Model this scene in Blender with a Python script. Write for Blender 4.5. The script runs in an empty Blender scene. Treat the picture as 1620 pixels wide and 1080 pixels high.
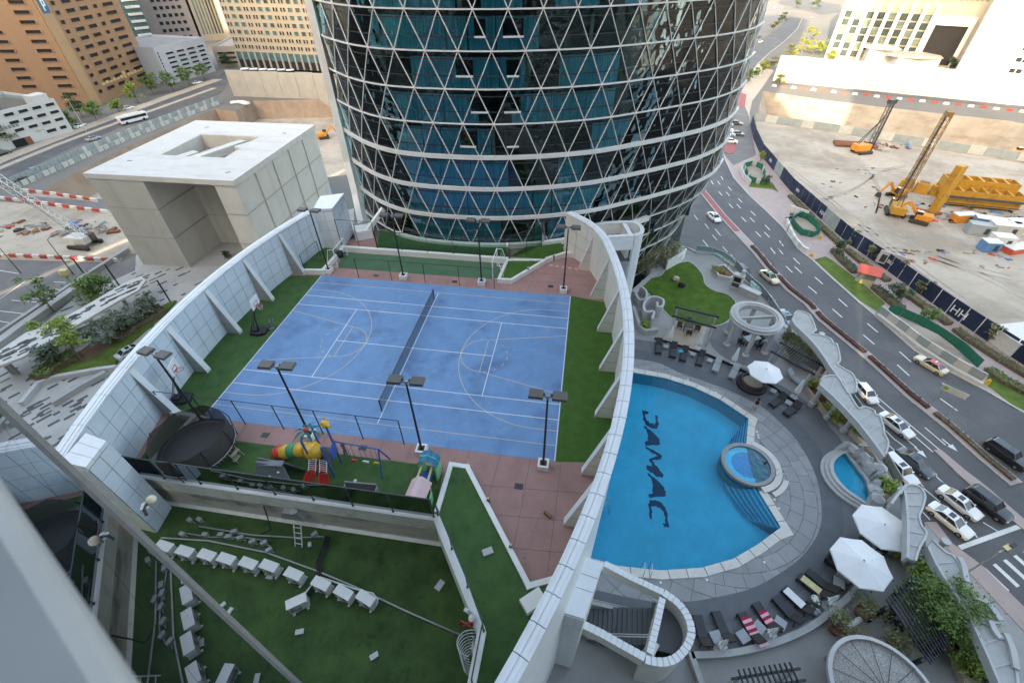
import bpy, bmesh, math, random
import mathutils
from mathutils import Vector, Matrix
import numpy as np
random.seed(7); rng = np.random.default_rng(11)
D = bpy.data; SC = bpy.context.scene; COL = SC.collection
R = math.radians

# ------------------------------------------------------------------ camera
FPX = 722.37                       # focal length in pixels of the 1620 px wide photograph
CAM = np.array([11.878, -25.098, 24.150])
PITCH, YAW, ROLL = R(41.464), R(-8.969), R(-0.4836)
_f = np.array([math.sin(YAW)*math.cos(PITCH), math.cos(YAW)*math.cos(PITCH), -math.sin(PITCH)])
_r0 = np.array([math.cos(YAW), -math.sin(YAW), 0.0]); _u0 = np.cross(_r0, _f)
_r = math.cos(ROLL)*_r0 + math.sin(ROLL)*_u0
_u = -math.sin(ROLL)*_r0 + math.cos(ROLL)*_u0
cd = D.cameras.new('camera'); co = D.objects.new('camera', cd); COL.objects.link(co)
m = Matrix(((_r[0], _u[0], -_f[0], CAM[0]), (_r[1], _u[1], -_f[1], CAM[1]), (_r[2], _u[2], -_f[2], CAM[2]), (0, 0, 0, 1)))
co.matrix_world = m
cd.sensor_width = 36; cd.sensor_fit = 'HORIZONTAL'; cd.lens = 36*FPX/1620
cd.clip_start = 0.05; cd.clip_end = 6000
cd.dof.use_dof = True; cd.dof.focus_distance = 45; cd.dof.aperture_fstop = 1.3
SC.camera = co

def ray(x, y):
    return _f + _r*(x-810)/FPX + _u*(540-y)/FPX
def P(x, y, z):                    # pixel of the photograph -> point on the level z
    d = ray(x, y); t = (z-CAM[2])/d[2]; p = CAM+d*t
    return (float(p[0]), float(p[1]), float(z))
def PP(l, z): return [P(x, y, z)[:2] for x, y in l]
def PY(x, y, Y):                   # pixel -> point on the plane y = Y
    d = ray(x, y); t = (Y-CAM[1])/d[1]; p = CAM+d*t
    return (float(p[0]), float(p[1]), float(p[2]))

# ------------------------------------------------------------------ sky, sun, exposure
SUN_EL, SUN_AZ = R(21), R(200)     # azimuth the light comes from, clockwise from +Y
w = D.worlds.new('World'); SC.world = w; w.use_nodes = True
nt = w.node_tree; bg = nt.nodes['Background']
sky = nt.nodes.new('ShaderNodeTexSky'); sky.sky_type = 'NISHITA'; sky.sun_disc = False
sky.sun_elevation = SUN_EL; sky.sun_rotation = SUN_AZ
sky.air_density = 1.0; sky.dust_density = 4.0; sky.ozone_density = 0.7
nt.links.new(sky.outputs[0], bg.inputs[0]); bg.inputs[1].default_value = 0.15
sd = D.lights.new('sun', 'SUN'); so = D.objects.new('sun', sd); COL.objects.link(so)
sd.energy = 2.0; sd.angle = R(0.55); sd.color = (1.0, 0.89, 0.72)
so.rotation_euler = (R(90)-SUN_EL, 0, math.pi-SUN_AZ)
so.location = (0, -60, 120)
SC.view_settings.view_transform = 'Standard'; SC.view_settings.look = 'None'
SC.view_settings.exposure = 2.75; SC.view_settings.gamma = 1.0
SC.view_settings.use_white_balance = True; SC.view_settings.white_balance_temperature = 7900; SC.view_settings.white_balance_tint = 8
SC.cycles.use_denoising = True
SC.cycles.max_bounces = 8; SC.cycles.transparent_max_bounces = 16
SC.cycles.sample_clamp_indirect = 6

# ------------------------------------------------------------------ materials
MT = {}
def mat(name, col, rough=0.6, var=0.12, scale=1.5, bump=0.0, bscale=None, metal=0.0, spec=0.5, dirt=None, stretch=None, rvar=0.0, alpha=None, emit=None):
    m = D.materials.new(name); m.use_nodes = True; n = m.node_tree.nodes; l = m.node_tree.links
    b = n['Principled BSDF']; b.inputs['Roughness'].default_value = rough; b.inputs['Metallic'].default_value = metal
    b.inputs['Specular IOR Level'].default_value = spec
    g = n.new('ShaderNodeNewGeometry'); src = g.outputs['Position']
    if stretch:
        mp = n.new('ShaderNodeMapping'); l.new(src, mp.inputs[0]); mp.inputs['Scale'].default_value = stretch; src = mp.outputs[0]
    cur = None
    if var > 0:
        nz = n.new('ShaderNodeTexNoise'); l.new(src, nz.inputs['Vector']); nz.inputs['Scale'].default_value = scale
        nz.inputs['Detail'].default_value = 6; nz.inputs['Roughness'].default_value = 0.62
        rp = n.new('ShaderNodeValToRGB'); l.new(nz.outputs['Fac'], rp.inputs[0])
        e = rp.color_ramp.elements; e[0].position = 0.3; e[1].position = 0.7
        e[0].color = (*[max(0, c*(1-var)) for c in col], 1); e[1].color = (*[min(1, c*(1+var)) for c in col], 1)
        cur = rp.outputs[0]
        if rvar:
            mr = n.new('ShaderNodeMapRange'); l.new(nz.outputs['Fac'], mr.inputs[0])
            mr.inputs[1].default_value = .3; mr.inputs[2].default_value = .7
            mr.inputs[3].default_value = max(0.02, rough-rvar); mr.inputs[4].default_value = min(1, rough+rvar)
            l.new(mr.outputs[0], b.inputs['Roughness'])
    for dt in (dirt if isinstance(dirt, list) else [dirt] if dirt else []):
        dc, ds, lo, hi, amt = dt[:5]
        dn = n.new('ShaderNodeTexNoise'); dn.inputs['Scale'].default_value = ds; dn.inputs['Detail'].default_value = 7
        dn.inputs['Roughness'].default_value = .65
        if len(dt) > 5:
            mp = n.new('ShaderNodeMapping'); l.new(g.outputs['Position'], mp.inputs[0]); mp.inputs['Scale'].default_value = dt[5]; l.new(mp.outputs[0], dn.inputs['Vector'])
        else: l.new(g.outputs['Position'], dn.inputs['Vector'])
        mr = n.new('ShaderNodeMapRange'); l.new(dn.outputs['Fac'], mr.inputs[0]); mr.inputs[1].default_value = lo; mr.inputs[2].default_value = hi
        mr.inputs[3].default_value = 0; mr.inputs[4].default_value = amt
        mx = n.new('ShaderNodeMix'); mx.data_type = 'RGBA'; l.new(mr.outputs[0], mx.inputs[0])
        if cur: l.new(cur, mx.inputs[6])
        else: mx.inputs[6].default_value = (*col, 1)
        mx.inputs[7].default_value = (*dc, 1); cur = mx.outputs[2]
    if cur: l.new(cur, b.inputs['Base Color'])
    else: b.inputs['Base Color'].default_value = (*col, 1)
    if bump > 0:
        bn = n.new('ShaderNodeTexNoise'); l.new(src, bn.inputs['Vector']); bn.inputs['Scale'].default_value = bscale or scale*6; bn.inputs['Detail'].default_value = 4
        bp = n.new('ShaderNodeBump'); bp.inputs['Strength'].default_value = bump; bp.inputs['Distance'].default_value = 0.05
        l.new(bn.outputs['Fac'], bp.inputs['Height']); l.new(bp.outputs[0], b.inputs['Normal'])
    if alpha is not None: b.inputs['Alpha'].default_value = alpha
    if emit: b.inputs['Emission Color'].default_value = (*emit[0], 1); b.inputs['Emission Strength'].default_value = emit[1]
    MT[name] = m
    return m
def glass(name, tint, body=(0.02, 0.03, 0.035), clear=0.6, rough=0.02, bump=0.0, bscale=0.5, ior=1.45, vary=0.0):
    """tinted pane: fresnel mirror over a mix of see-through tint and body colour"""
    m = D.materials.new(name); m.use_nodes = True; n = m.node_tree.nodes; l = m.node_tree.links
    n.remove(n['Principled BSDF']); out = n['Material Output']
    tr = n.new('ShaderNodeBsdfTransparent'); tr.inputs[0].default_value = (*tint, 1)
    df = n.new('ShaderNodeBsdfDiffuse'); df.inputs[0].default_value = (*body, 1)
    gl = n.new('ShaderNodeBsdfGlossy'); gl.inputs['Roughness'].default_value = rough; gl.inputs[0].default_value = (.95, .97, 1, 1)
    m1 = n.new('ShaderNodeMixShader'); m1.inputs[0].default_value = 1-clear; l.new(tr.outputs[0], m1.inputs[1]); l.new(df.outputs[0], m1.inputs[2])
    fr = n.new('ShaderNodeFresnel'); fr.inputs[0].default_value = ior
    m2 = n.new('ShaderNodeMixShader'); l.new(fr.outputs[0], m2.inputs[0]); l.new(m1.outputs[0], m2.inputs[1]); l.new(gl.outputs[0], m2.inputs[2])
    if bump > 0:
        g = n.new('ShaderNodeNewGeometry'); bn = n.new('ShaderNodeTexNoise'); l.new(g.outputs['Position'], bn.inputs['Vector']); bn.inputs['Scale'].default_value = bscale; bn.inputs['Detail'].default_value = 2
        bp = n.new('ShaderNodeBump'); bp.inputs['Strength'].default_value = bump; bp.inputs['Distance'].default_value = 0.3
        l.new(bn.outputs['Fac'], bp.inputs['Height']); l.new(bp.outputs[0], gl.inputs['Normal']); l.new(bp.outputs[0], fr.inputs['Normal'])
    l.new(m2.outputs[0], out.inputs[0]); MT[name] = m
    return m

# ------------------------------------------------------------------ mesh helpers
class MB:
    """collects faces; build() links them as ONE mesh object"""
    def __init__(s): s.v = []; s.f = []; s.mi = []
    def add(s, vs, fs, mi=0):
        o = len(s.v); s.v += [tuple(map(float, p)) for p in vs]; s.f += [tuple(i+o for i in f) for f in fs]; s.mi += [mi]*len(fs)
        return s
    def box(s, c, d, rz=0.0, mi=0, taper=1.0):
        cx, cy, cz = c; a, b, h = d[0]/2, d[1]/2, d[2]/2; q = []
        ca, sa = math.cos(rz), math.sin(rz)
        for z, k in ((-h, 1), (h, taper)):
            for x, y in ((-a, -b), (a, -b), (a, b), (-a, b)):
                x *= k; y *= k
                q.append((cx+x*ca-y*sa, cy+x*sa+y*ca, cz+z))
        return s.add(q, [(3, 2, 1, 0), (4, 5, 6, 7), (0, 1, 5, 4), (1, 2, 6, 5), (2, 3, 7, 6), (3, 0, 4, 7)], mi)
    def boxz(s, x0, x1, y0, y1, z0, z1, mi=0): return s.box(((x0+x1)/2, (y0+y1)/2, (z0+z1)/2), (x1-x0, y1-y0, z1-z0), 0, mi)
    def beam(s, a, b, w, h, mi=0, up=(0, 0, 1)):
        a = Vector(a); b = Vector(b); d = (b-a).normalized(); u = Vector(up)
        if abs(d.dot(u)) > .98: u = Vector((0, 1, 0))
        x = d.cross(u).normalized()*(w/2); y = x.cross(d).normalized()*(h/2)
        q = [a-x-y, a+x-y, a+x+y, a-x+y, b-x-y, b+x-y, b+x+y, b-x+y]
        return s.add(q, [(3, 2, 1, 0), (4, 5, 6, 7), (0, 1, 5, 4), (1, 2, 6, 5), (2, 3, 7, 6), (3, 0, 4, 7)], mi)
    def tube(s, pts, r, n=8, mi=0, cap=True):
        pts = [Vector(p) for p in pts]; rs = r if isinstance(r, (list, tuple)) else [r]*len(pts); q = []; fs = []
        for i, p in enumerate(pts):
            d = (pts[min(i+1, len(pts)-1)]-pts[max(i-1, 0)]).normalized()
            u = Vector((0, 0, 1)) if abs(d.z) < .95 else Vector((1, 0, 0))
            x = d.cross(u).normalized(); y = x.cross(d)
            for k in range(n):
                t = 2*math.pi*k/n; q.append(p+(x*math.cos(t)+y*math.sin(t))*rs[i])
        for i in range(len(pts)-1):
            for k in range(n): fs.append((i*n+k, i*n+(k+1) % n, (i+1)*n+(k+1) % n, (i+1)*n+k))
        if cap: fs += [tuple(range(n-1, -1, -1)), tuple(range((len(pts)-1)*n, len(pts)*n))]
        return s.add(q, fs, mi)
    def prism(s, poly, z0, z1, mi=0, zs=None, bottom=True):
        """vertical extrusion of a 2D polygon (any winding)"""
        poly = [tuple(p[:2]) for p in poly]; n = len(poly)
        a = sum(poly[i][0]*poly[(i+1) % n][1]-poly[(i+1) % n][0]*poly[i][1] for i in range(n))
        if a < 0: poly = poly[::-1]
        tz = z1 if not callable(z1) else None
        q = [(x, y, z0) for x, y in poly]+[(x, y, tz if tz is not None else z1(x, y)) for x, y in poly]
        fs = [(i, (i+1) % n, n+(i+1) % n, n+i) for i in range(n)]
        tri = mathutils.geometry.tessellate_polygon([[Vector((x, y, 0)) for x, y in poly]])
        for t in tri:
            (i, j, k) = t
            cr = (poly[j][0]-poly[i][0])*(poly[k][1]-poly[i][1])-(poly[j][1]-poly[i][1])*(poly[k][0]-poly[i][0])
            if cr < 0: i, k = k, i
            fs.append((n+i, n+j, n+k))
            if bottom: fs.append((k, j, i))
        return s.add(q, fs, mi)
    def sheet(s, poly, z, mi=0):
        poly = [tuple(p[:2]) for p in poly]
        tri = mathutils.geometry.tessellate_polygon([[Vector((x, y, 0)) for x, y in poly]])
        fs = []
        for (i, j, k) in tri:
            cr = (poly[j][0]-poly[i][0])*(poly[k][1]-poly[i][1])-(poly[j][1]-poly[i][1])*(poly[k][0]-poly[i][0])
            fs.append((i, j, k) if cr > 0 else (k, j, i))
        return s.add([(x, y, z) for x, y in poly], fs, mi)
    def strip(s, pts, w, z0, z1, mi=0, closed=False, side=0):
        """wall / line of width w along a polyline; side 0 centred, 1 left, -1 right"""
        pts = [np.array(p[:2], float) for p in pts]; n = len(pts); q = []; fs = []
        for i in range(n):
            if closed: a, b = pts[i-1], pts[(i+1) % n]
            else: a, b = pts[max(i-1, 0)], pts[min(i+1, n-1)]
            d = (b-a)/max(1e-9, np.linalg.norm(b-a)); nn = np.array([-d[1], d[0]])
            if closed or 0 < i < n-1:
                e = (pts[i]-pts[i-1]); e = e/max(1e-9, np.linalg.norm(e)); kk = 1/max(.45, abs(np.dot(nn, np.array([-e[1], e[0]]))))
            else: kk = 1
            o0, o1 = (-w/2, w/2) if side == 0 else (0, w) if side > 0 else (-w, 0)
            l, r = pts[i]+nn*o1*kk, pts[i]+nn*o0*kk
            za = z0(pts[i]) if callable(z0) else z0; zb = z1(pts[i]) if callable(z1) else z1
            q += [(r[0], r[1], za), (l[0], l[1], za), (l[0], l[1], zb), (r[0], r[1], zb)]
        m_ = n if closed else n-1
        for i in range(m_):
            a, b = 4*i, 4*((i+1) % n)
            for k in range(4): fs.append((a+k, a+(k+1) % 4, b+(k+1) % 4, b+k)[::-1])
        if not closed: fs += [(0, 1, 2, 3)[::1], tuple(4*(n-1)+k for k in (3, 2, 1, 0))]
        return s.add(q, fs, mi)
    def lathe(s, prof, c=(0, 0, 0), n=16, mi=0, sx=1, sy=1, cap=True):
        q = []; fs = []; k = len(prof)
        for i in range(n):
            t = 2*math.pi*i/n
            for r, z in prof: q.append((c[0]+r*math.cos(t)*sx, c[1]+r*math.sin(t)*sy, c[2]+z))
        for i in range(n):
            for j in range(k-1):
                a, b = i*k+j, ((i+1) % n)*k+j; fs.append((a, b, b+1, a+1))
        ring = prof[0] == prof[-1] or not cap
        if prof[0][0] > 1e-6 and not ring: fs.append(tuple(i*k for i in range(n))[::-1])
        if prof[-1][0] > 1e-6 and not ring: fs.append(tuple(i*k+k-1 for i in range(n)))
        return s.add(q, fs, mi)
    def mesh(s, name, mats, smooth=False):
        me = D.meshes.new(name); me.from_pydata(s.v, [], s.f)
        ms = mats if isinstance(mats, (list, tuple)) else [mats]
        for k in ms: me.materials.append(MT[k] if isinstance(k, str) else k)
        if len(ms) > 1: me.polygons.foreach_set('material_index', s.mi)
        if smooth: me.polygons.foreach_set('use_smooth', [True]*len(s.f))
        me.update()
        return me
    def build(s, name, mats, parent=None, smooth=False, world=False, loc=None, rz=0, bevel=0.0):
        if world and parent is not None:
            o = root_loc(parent); s.v = [(x-o[0], y-o[1], z-o[2]) for x, y, z in s.v]
        ob = D.objects.new(name, s.mesh(name, mats, smooth)); COL.objects.link(ob)
        if parent is not None: ob.parent = parent
        if loc is not None: ob.location = loc
        ob.rotation_euler[2] = rz
        if bevel:
            bv = ob.modifiers.new('bevel', 'BEVEL'); bv.width = bevel; bv.segments = 2; bv.limit_method = 'ANGLE'
        return ob
def root_loc(o):
    l = Vector((0, 0, 0))
    while o is not None: l = l+Vector(o.location); o = o.parent
    return l
def tag(o, label, cat, group=None, kind=None):
    if label: o['label'] = label
    if cat: o['category'] = cat
    if group: o['group'] = group
    if kind: o['kind'] = kind
    return o
def struct(o): o['kind'] = 'structure'; return o
def thing(name, label, cat, loc=(0, 0, 0), rz=0, group=None):
    o = D.objects.new(name, None); COL.objects.link(o); o.location = loc; o.rotation_euler[2] = rz; o.empty_display_size = .3
    return tag(o, label, cat, group)
def inst(me, name, parent=None, loc=(0, 0, 0), rz=0, sc=None):
    o = D.objects.new(name, me); COL.objects.link(o); o.location = loc; o.rotation_euler[2] = rz
    if sc is not None: o.scale = sc
    if parent is not None: o.parent = parent
    return o
def kids(o): return [c for c in D.objects if c.parent == o]
def copy_tree(tree, parent=None):
    """tree = (obj, [trees])"""
    o, ch = tree; c = o.copy(); COL.objects.link(c); c.parent = parent
    for t in ch: copy_tree(t, c)
    return c
def tree_of(o): return (o, [tree_of(c) for c in o.children])
def arcpts(c, r, a0, a1, n): return [(c[0]+r*math.cos(R(a0+(a1-a0)*i/n)), c[1]+r*math.sin(R(a0+(a1-a0)*i/n))) for i in range(n+1)]
def smooth_poly(pts, k=4, closed=True):
    """Catmull-Rom through the points"""
    pts = [np.array(p[:2], float) for p in pts]; n = len(pts); out = []
    for i in range(n if closed else n-1):
        p0, p1, p2, p3 = (pts[(i+j-1) % n] if closed else pts[min(max(i+j-1, 0), n-1)] for j in range(4))
        for t in np.arange(k)/k:
            out.append(tuple(.5*((2*p1)+(-p0+p2)*t+(2*p0-5*p1+4*p2-p3)*t*t+(-p0+3*p1-3*p2+p3)*t**3)))
    if not closed: out.append(tuple(pts[-1]))
    return out
def inside(p, poly):
    x, y = p; r = False; j = len(poly)-1
    for i in range(len(poly)):
        if (poly[i][1] > y) != (poly[j][1] > y) and x < (poly[j][0]-poly[i][0])*(y-poly[i][1])/(poly[j][1]-poly[i][1])+poly[i][0]: r = not r
        j = i
    return r
def leaves(mb, pts, size, n_each=1, flat=0.3, mi=0, jitter=0.0):
    """leaf-sized quads at points"""
    for p in pts:
        for _ in range(n_each):
            a = random.uniform(0, 6.28); b = random.gauss(0, .6); s = size*random.uniform(.6, 1.3)
            u = Vector((math.cos(a), math.sin(a), b*flat*2)).normalized(); v = u.cross(Vector((random.gauss(0, .5), random.gauss(0, .5), 1))).normalized()
            c = Vector(p)+Vector((random.gauss(0, jitter), random.gauss(0, jitter), random.gauss(0, jitter*.7)))
            mb.add([c-u*s, c+v*s*.45, c+u*s, c-v*s*.45], [(0, 1, 2, 3)], mi)
# ------------------------------------------------------------------ palette
mat('white_clad', (.74, .77, .80), .35, .05, .8, bump=.03, bscale=3, dirt=((.45, .44, .42), .9, .58, .8, .35))
mat('white_panel', (.66, .73, .80), .22, .05, 1.2, dirt=[((.42, .45, .48), .7, .55, .8, .4), ((.33, .35, .37), 1.6, .58, .74, .4, (1.5, 1.5, .12))])
mat('cream_panel', (.74, .72, .66), .4, .05, 1.0, dirt=((.45, .42, .36), .8, .58, .85, .3, (1, 1, .25)))
mat('joint', (.10, .11, .12), .8, .2, 3)
mat('white_paint', (.78, .78, .76), .5, .05, 2, dirt=((.4, .38, .34), 2.2, .6, .8, .4))
mat('cream_paint', (.80, .78, .72), .6, .08, 1.5, dirt=[((.25, .23, .2), 1.6, .55, .75, .55, (1, 1, .5)), ((.10, .10, .10), .6, .62, .78, .5, (.6, 1, 1.5))])
mat('dirty_wall', (.60, .57, .50), .75, .15, 1, dirt=((.05, .05, .05), .7, .5, .68, .8, (.5, 1, 2)))
mat('court_blue', (.14, .285, .50), .62, .10, .7, bump=.02, bscale=30, dirt=[((.08, .18, .38), .45, .5, .68, .45), ((.22, .36, .58), 1.6, .56, .7, .45), ((.07, .13, .26), .23, .54, .66, .45)])
mat('line_white', (.74, .76, .8), .6, .06, 3, dirt=((.16, .3, .6), 3, .55, .8, .5))
mat('line_yellow', (.56, .47, .34), .6, .08, 3, dirt=((.16, .28, .55), 2.5, .5, .75, .55))
mat('red_paving', (.36, .205, .185), .75, .12, .6, bump=.05, bscale=12, dirt=[((.22, .13, .12), .8, .52, .75, .5), ((.48, .38, .35), 3, .6, .8, .4)])
mat('turf', (.062, .125, .046), .95, .22, 1.2, bump=.35, bscale=45, spec=.1, dirt=[((.08, .145, .045), .5, .5, .7, .55), ((.02, .06, .02), 8, .55, .7, .4)])
mat('turf_lit', (.062, .135, .032), .95, .16, 1.5, bump=.3, bscale=45, spec=.1, dirt=[((.045, .11, .03), .5, .5, .7, .6), ((.03, .075, .02), 9, .55, .7, .4)])  # warmer copy of turf; reflected light is put into its colour
mat('turf_roof', (.050, .092, .033), .95, .3, .7, bump=.5, bscale=20, spec=.1, dirt=[((.065, .115, .032), .35, .48, .68, .7), ((.016, .04, .016), 1.3, .54, .7, .65), ((.10, .11, .06), 7, .66, .76, .5)])
mat('pitch_green', (.075, .155, .09), .9, .10, .8, spec=.1, dirt=((.11, .18, .13), .4, .5, .7, .5))
mat('lawn', (.075, .14, .025), .95, .3, .9, bump=.5, bscale=25, spec=.1, dirt=[((.05, .10, .02), .25, .45, .65, .7), ((.13, .16, .05), 2, .6, .75, .5)])
mat('grass_verge', (.10, .15, .035), .95, .3, .5, bump=.4, bscale=10, spec=.1, dirt=((.22, .19, .09), .4, .55, .75, .6))
mat('leaf_dark', (.045, .085, .026), .6, .35, 3); mat('leaf', (.105, .185, .032), .55, .4, 2.5)
mat('leaf_yellow', (.24, .26, .035), .55, .35, 2); mat('leaf_olive', (.165, .175, .078), .6, .35, 2.5); mat('leaf_bright', (.21, .30, .045), .55, .35, 2.5)
mat('leaf_grey', (.115, .15, .10), .6, .35, 2.5); mat('leaf_pale', (.30, .30, .17), .7, .3, 2)
mat('bark', (.16, .12, .085), .9, .25, 6); mat('soil', (.16, .09, .06), .95, .35, 2.5, bump=.5, bscale=8)
mat('black_metal', (.018, .019, .022), .45, .15, 3, spec=.5); mat('dark_metal', (.05, .055, .06), .45, .15, 3)
mat('grey_metal', (.38, .39, .40), .4, .08, 3, metal=.4); mat('steel', (.55, .56, .57), .28, .06, 3, metal=.9)
mat('lamp_head', (.115, .11, .105), .55, .12, 3); mat('lamp_glass', (.05, .055, .06), .15, .1, 3)
mat('plastic_red', (.62, .055, .045), .35, .06, 3); mat('plastic_yellow', (.72, .42, .04), .35, .06, 3); mat('plastic_green', (.03, .30, .15), .35, .06, 3)
mat('plastic_blue', (.03, .11, .38), .4, .06, 3); mat('plastic_sky', (.06, .36, .52), .4, .06, 3); mat('plastic_pink', (.66, .45, .46), .45, .06, 3)
mat('plastic_orange', (.62, .33, .14), .45, .06, 3); mat('plastic_grey', (.15, .165, .185), .5, .1, 3); mat('plastic_teal', (.02, .30, .30), .4, .06, 3); mat('plastic_lime', (.20, .50, .24), .4, .06, 3)
mat('net_dark', (.055, .05, .045), .8, .1, 4, alpha=.84); mat('mat_black', (.008, .009, .012), .95, .1, 3, spec=.05)
mat('bench_grey', (.22, .20, .20), .6, .1, 2)
mat('ac_white', (.64, .64, .62), .45, .06, 3, dirt=((.35, .33, .30), 3, .55, .8, .5)); mat('ac_grille', (.10, .10, .10), .6, .1, 4)
mat('pipe_grey', (.30, .31, .31), .5, .15, 3); mat('pipe_black', (.02, .02, .022), .6, .1, 3)
mat('pool_tile', (.24, .70, .80), .35, .10, .5, bump=0, dirt=((.16, .58, .74), 1.1, .5, .7, .6)); mat('pool_mark', (.008, .03, .09), .5, .05, 3); mat('pool_line', (.02, .10, .26), .5, .1, 3)
mat('coping', (.62, .60, .56), .6, .07, 1.2, dirt=((.42, .40, .36), 1.6, .55, .75, .5))
mat('pool_paving', (.27, .275, .285), .6, .10, .8, bump=.05, bscale=10, dirt=[((.21, .215, .23), .5, .5, .7, .6), ((.34, .34, .335), 2.5, .6, .8, .4)], rvar=.12)
mat('paving_b', (.30, .305, .31), .6, .12, 1.1, bump=.04, bscale=10, dirt=((.23, .235, .25), .7, .5, .72, .5))
mat('paving_c', (.245, .25, .26), .6, .12, 1.1, bump=.04, bscale=10, dirt=((.31, .31, .31), .7, .5, .72, .4))
mat('paving_joint', (.15, .155, .165), .8, .15, 2)
mat('deck_dark', (.135, .142, .155), .65, .14, .9, stretch=(1, 1, 1), dirt=((.19, .195, .2), .4, .5, .72, .5))
mat('deck_band', (.10, .11, .125), .6, .12, 1)
mat('terrace_grey', (.29, .288, .285), .65, .10, .7, dirt=[((.27, .27, .275), .45, .5, .72, .6), ((.44, .43, .42), 2.2, .6, .8, .35)])
mat('grc_white', (.47, .475, .48), .6, .07, 1.2, dirt=((.34, .34, .335), 1.2, .52, .75, .5, (1, 1, .5)))
mat('grc_grey', (.40, .405, .40), .7, .10, 1.3, dirt=((.27, .27, .26), 1.0, .5, .72, .55))
mat('wicker', (.022, .021, .022), .7, .25, 14, bump=.2, bscale=60); mat('wicker_brown', (.075, .05, .042), .7, .25, 14, bump=.2, bscale=60)
mat('cushion_dark', (.05, .055, .065), .85, .1, 3); mat('canvas_white', (.80, .81, .82), .8, .04, 1.2); mat('towel_red', (.36, .015, .05), .9, .08, 5); mat('towel_pink', (.72, .42, .50), .9, .08, 5)
mat('towel_yellow', (.62, .55, .30), .9, .08, 5); mat('towel_white', (.74, .75, .76), .9, .05, 5); mat('table_grey', (.30, .33, .36), .4, .06, 3); mat('cloth_blue', (.03, .42, .62), .8, .05, 4)
mat('timber_dark', (.014, .016, .022), .55, .2, 6); mat('timber_brown', (.24, .13, .07), .6, .2, 6); mat('timber_pale', (.34, .30, .22), .6, .15, 6)
mat('stone_wall', (.52, .42, .32), .7, .1, 2); mat('terracotta', (.24, .085, .05), .7, .12, 3); mat('pebble', (.30, .29, .28), .7, .6, 14, bump=.5, bscale=30)
mat('asphalt', (.092, .093, .097), .8, .14, .25, bump=.05, bscale=20, dirt=[((.13, .129, .13), .12, .48, .62, .8), ((.055, .055, .058), .5, .54, .7, .5), ((.15, .148, .145), 2.5, .62, .72, .35)])
mat('asphalt_pale', (.155, .15, .148), .85, .12, .3, dirt=((.21, .195, .175), .15, .5, .7, .7))
mat('road_paint', (.70, .70, .68), .6, .08, 4, dirt=((.2, .2, .2), 5, .55, .78, .5)); mat('kerb', (.46, .44, .41), .8, .15, 3)
mat('pavers_pink', (.40, .315, .295), .8, .12, .8, dirt=[((.30, .25, .24), .4, .5, .72, .5), ((.48, .43, .39), 2.5, .6, .8, .4)])
mat('pavers_red', (.34, .10, .10), .8, .15, .8, dirt=((.24, .08, .08), .8, .5, .72, .5)); mat('pavers_beige', (.44, .375, .30), .8, .15, .6, dirt=((.35, .28, .22), .4, .5, .7, .6))
mat('hedge_red', (.10, .045, .035), .9, .4, 2, bump=.7, bscale=6); mat('hedge_soil', (.13, .10, .065), .9, .4, 2, bump=.6, bscale=6)
mat('plaza', (.40, .395, .38), .75, .12, .25, dirt=[((.30, .295, .28), .3, .5, .7, .6, (1, .35, 1)), ((.50, .495, .48), .8, .58, .75, .5, (1, .2, 1))])
mat('plaza_dark', (.075, .078, .08), .7, .2, 1.5); mat('plaza_wall', (.34, .34, .335), .7, .12, .6)
mat('sand', (.42, .365, .295), .95, .14, .08, bump=.3, bscale=.8, dirt=[((.27, .22, .17), .055, .46, .62, .8), ((.46, .425, .375), .25, .52, .7, .7, (1, .35, 1)), ((.22, .18, .14), .5, .56, .68, .6, (.5, 1.6, 1)), ((.20, .165, .13), 1.3, .64, .74, .5)])
mat('sand_cut', (.34, .295, .24), .95, .18, .15, bump=.6, bscale=.8, dirt=[((.24, .195, .15), .12, .48, .66, .8, (1, 1, 3)), ((.42, .375, .315), .5, .58, .75, .5)])
mat('brown_cut', (.30, .225, .17), .95, .2, .2, bump=.5, bscale=1, dirt=((.24, .15, .10), .15, .5, .7, .7, (1, 1, .3)))
mat('city_ground', (.165, .158, .145), .95, .2, .02, dirt=((.11, .108, .10), .01, .5, .65, .7))
mat('concrete', (.36, .345, .315), .85, .1, .3, bump=.1, bscale=4, dirt=[((.24, .225, .20), .2, .5, .72, .6, (1, 1, .15)), ((.15, .14, .13), .12, .62, .75, .5, (1, 1, .3))])
mat('concrete_pale', (.56, .545, .50), .8, .06, .3, dirt=[((.37, .355, .32), .35, .52, .75, .6, (1, 1, .12)), ((.44, .42, .38), .09, .5, .7, .5)])
mat('box_joint', (.40, .385, .35), .85, .12, 1); mat('roof_white', (.56, .55, .525), .6, .05, .6, dirt=((.38, .365, .335), .5, .5, .75, .6, (.25, 1, 1)))
mat('roof_grey', (.27, .262, .25), .85, .15, .5)
mat('orange_wall', (.36, .215, .125), .8, .06, .2, dirt=((.31, .18, .10), .06, .5, .7, .6)); mat('orange_light', (.44, .28, .155), .8, .06, .2)
mat('bld_white', (.56, .56, .54), .7, .05, .2, dirt=((.42, .42, .40), .1, .5, .7, .5, (1, 1, .2))); mat('bld_bluewhite', (.47, .50, .545), .7, .05, .2, dirt=((.36, .385, .42), .1, .5, .7, .5))
mat('bld_beige', (.38, .335, .27), .75, .05, .2); mat('bld_cream', (.36, .32, .26), .7, .05, .2); mat('bld_grey', (.30, .285, .27), .75, .08, .2); mat('bld_pinkgrey', (.34, .295, .28), .75, .08, .2)
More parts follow.
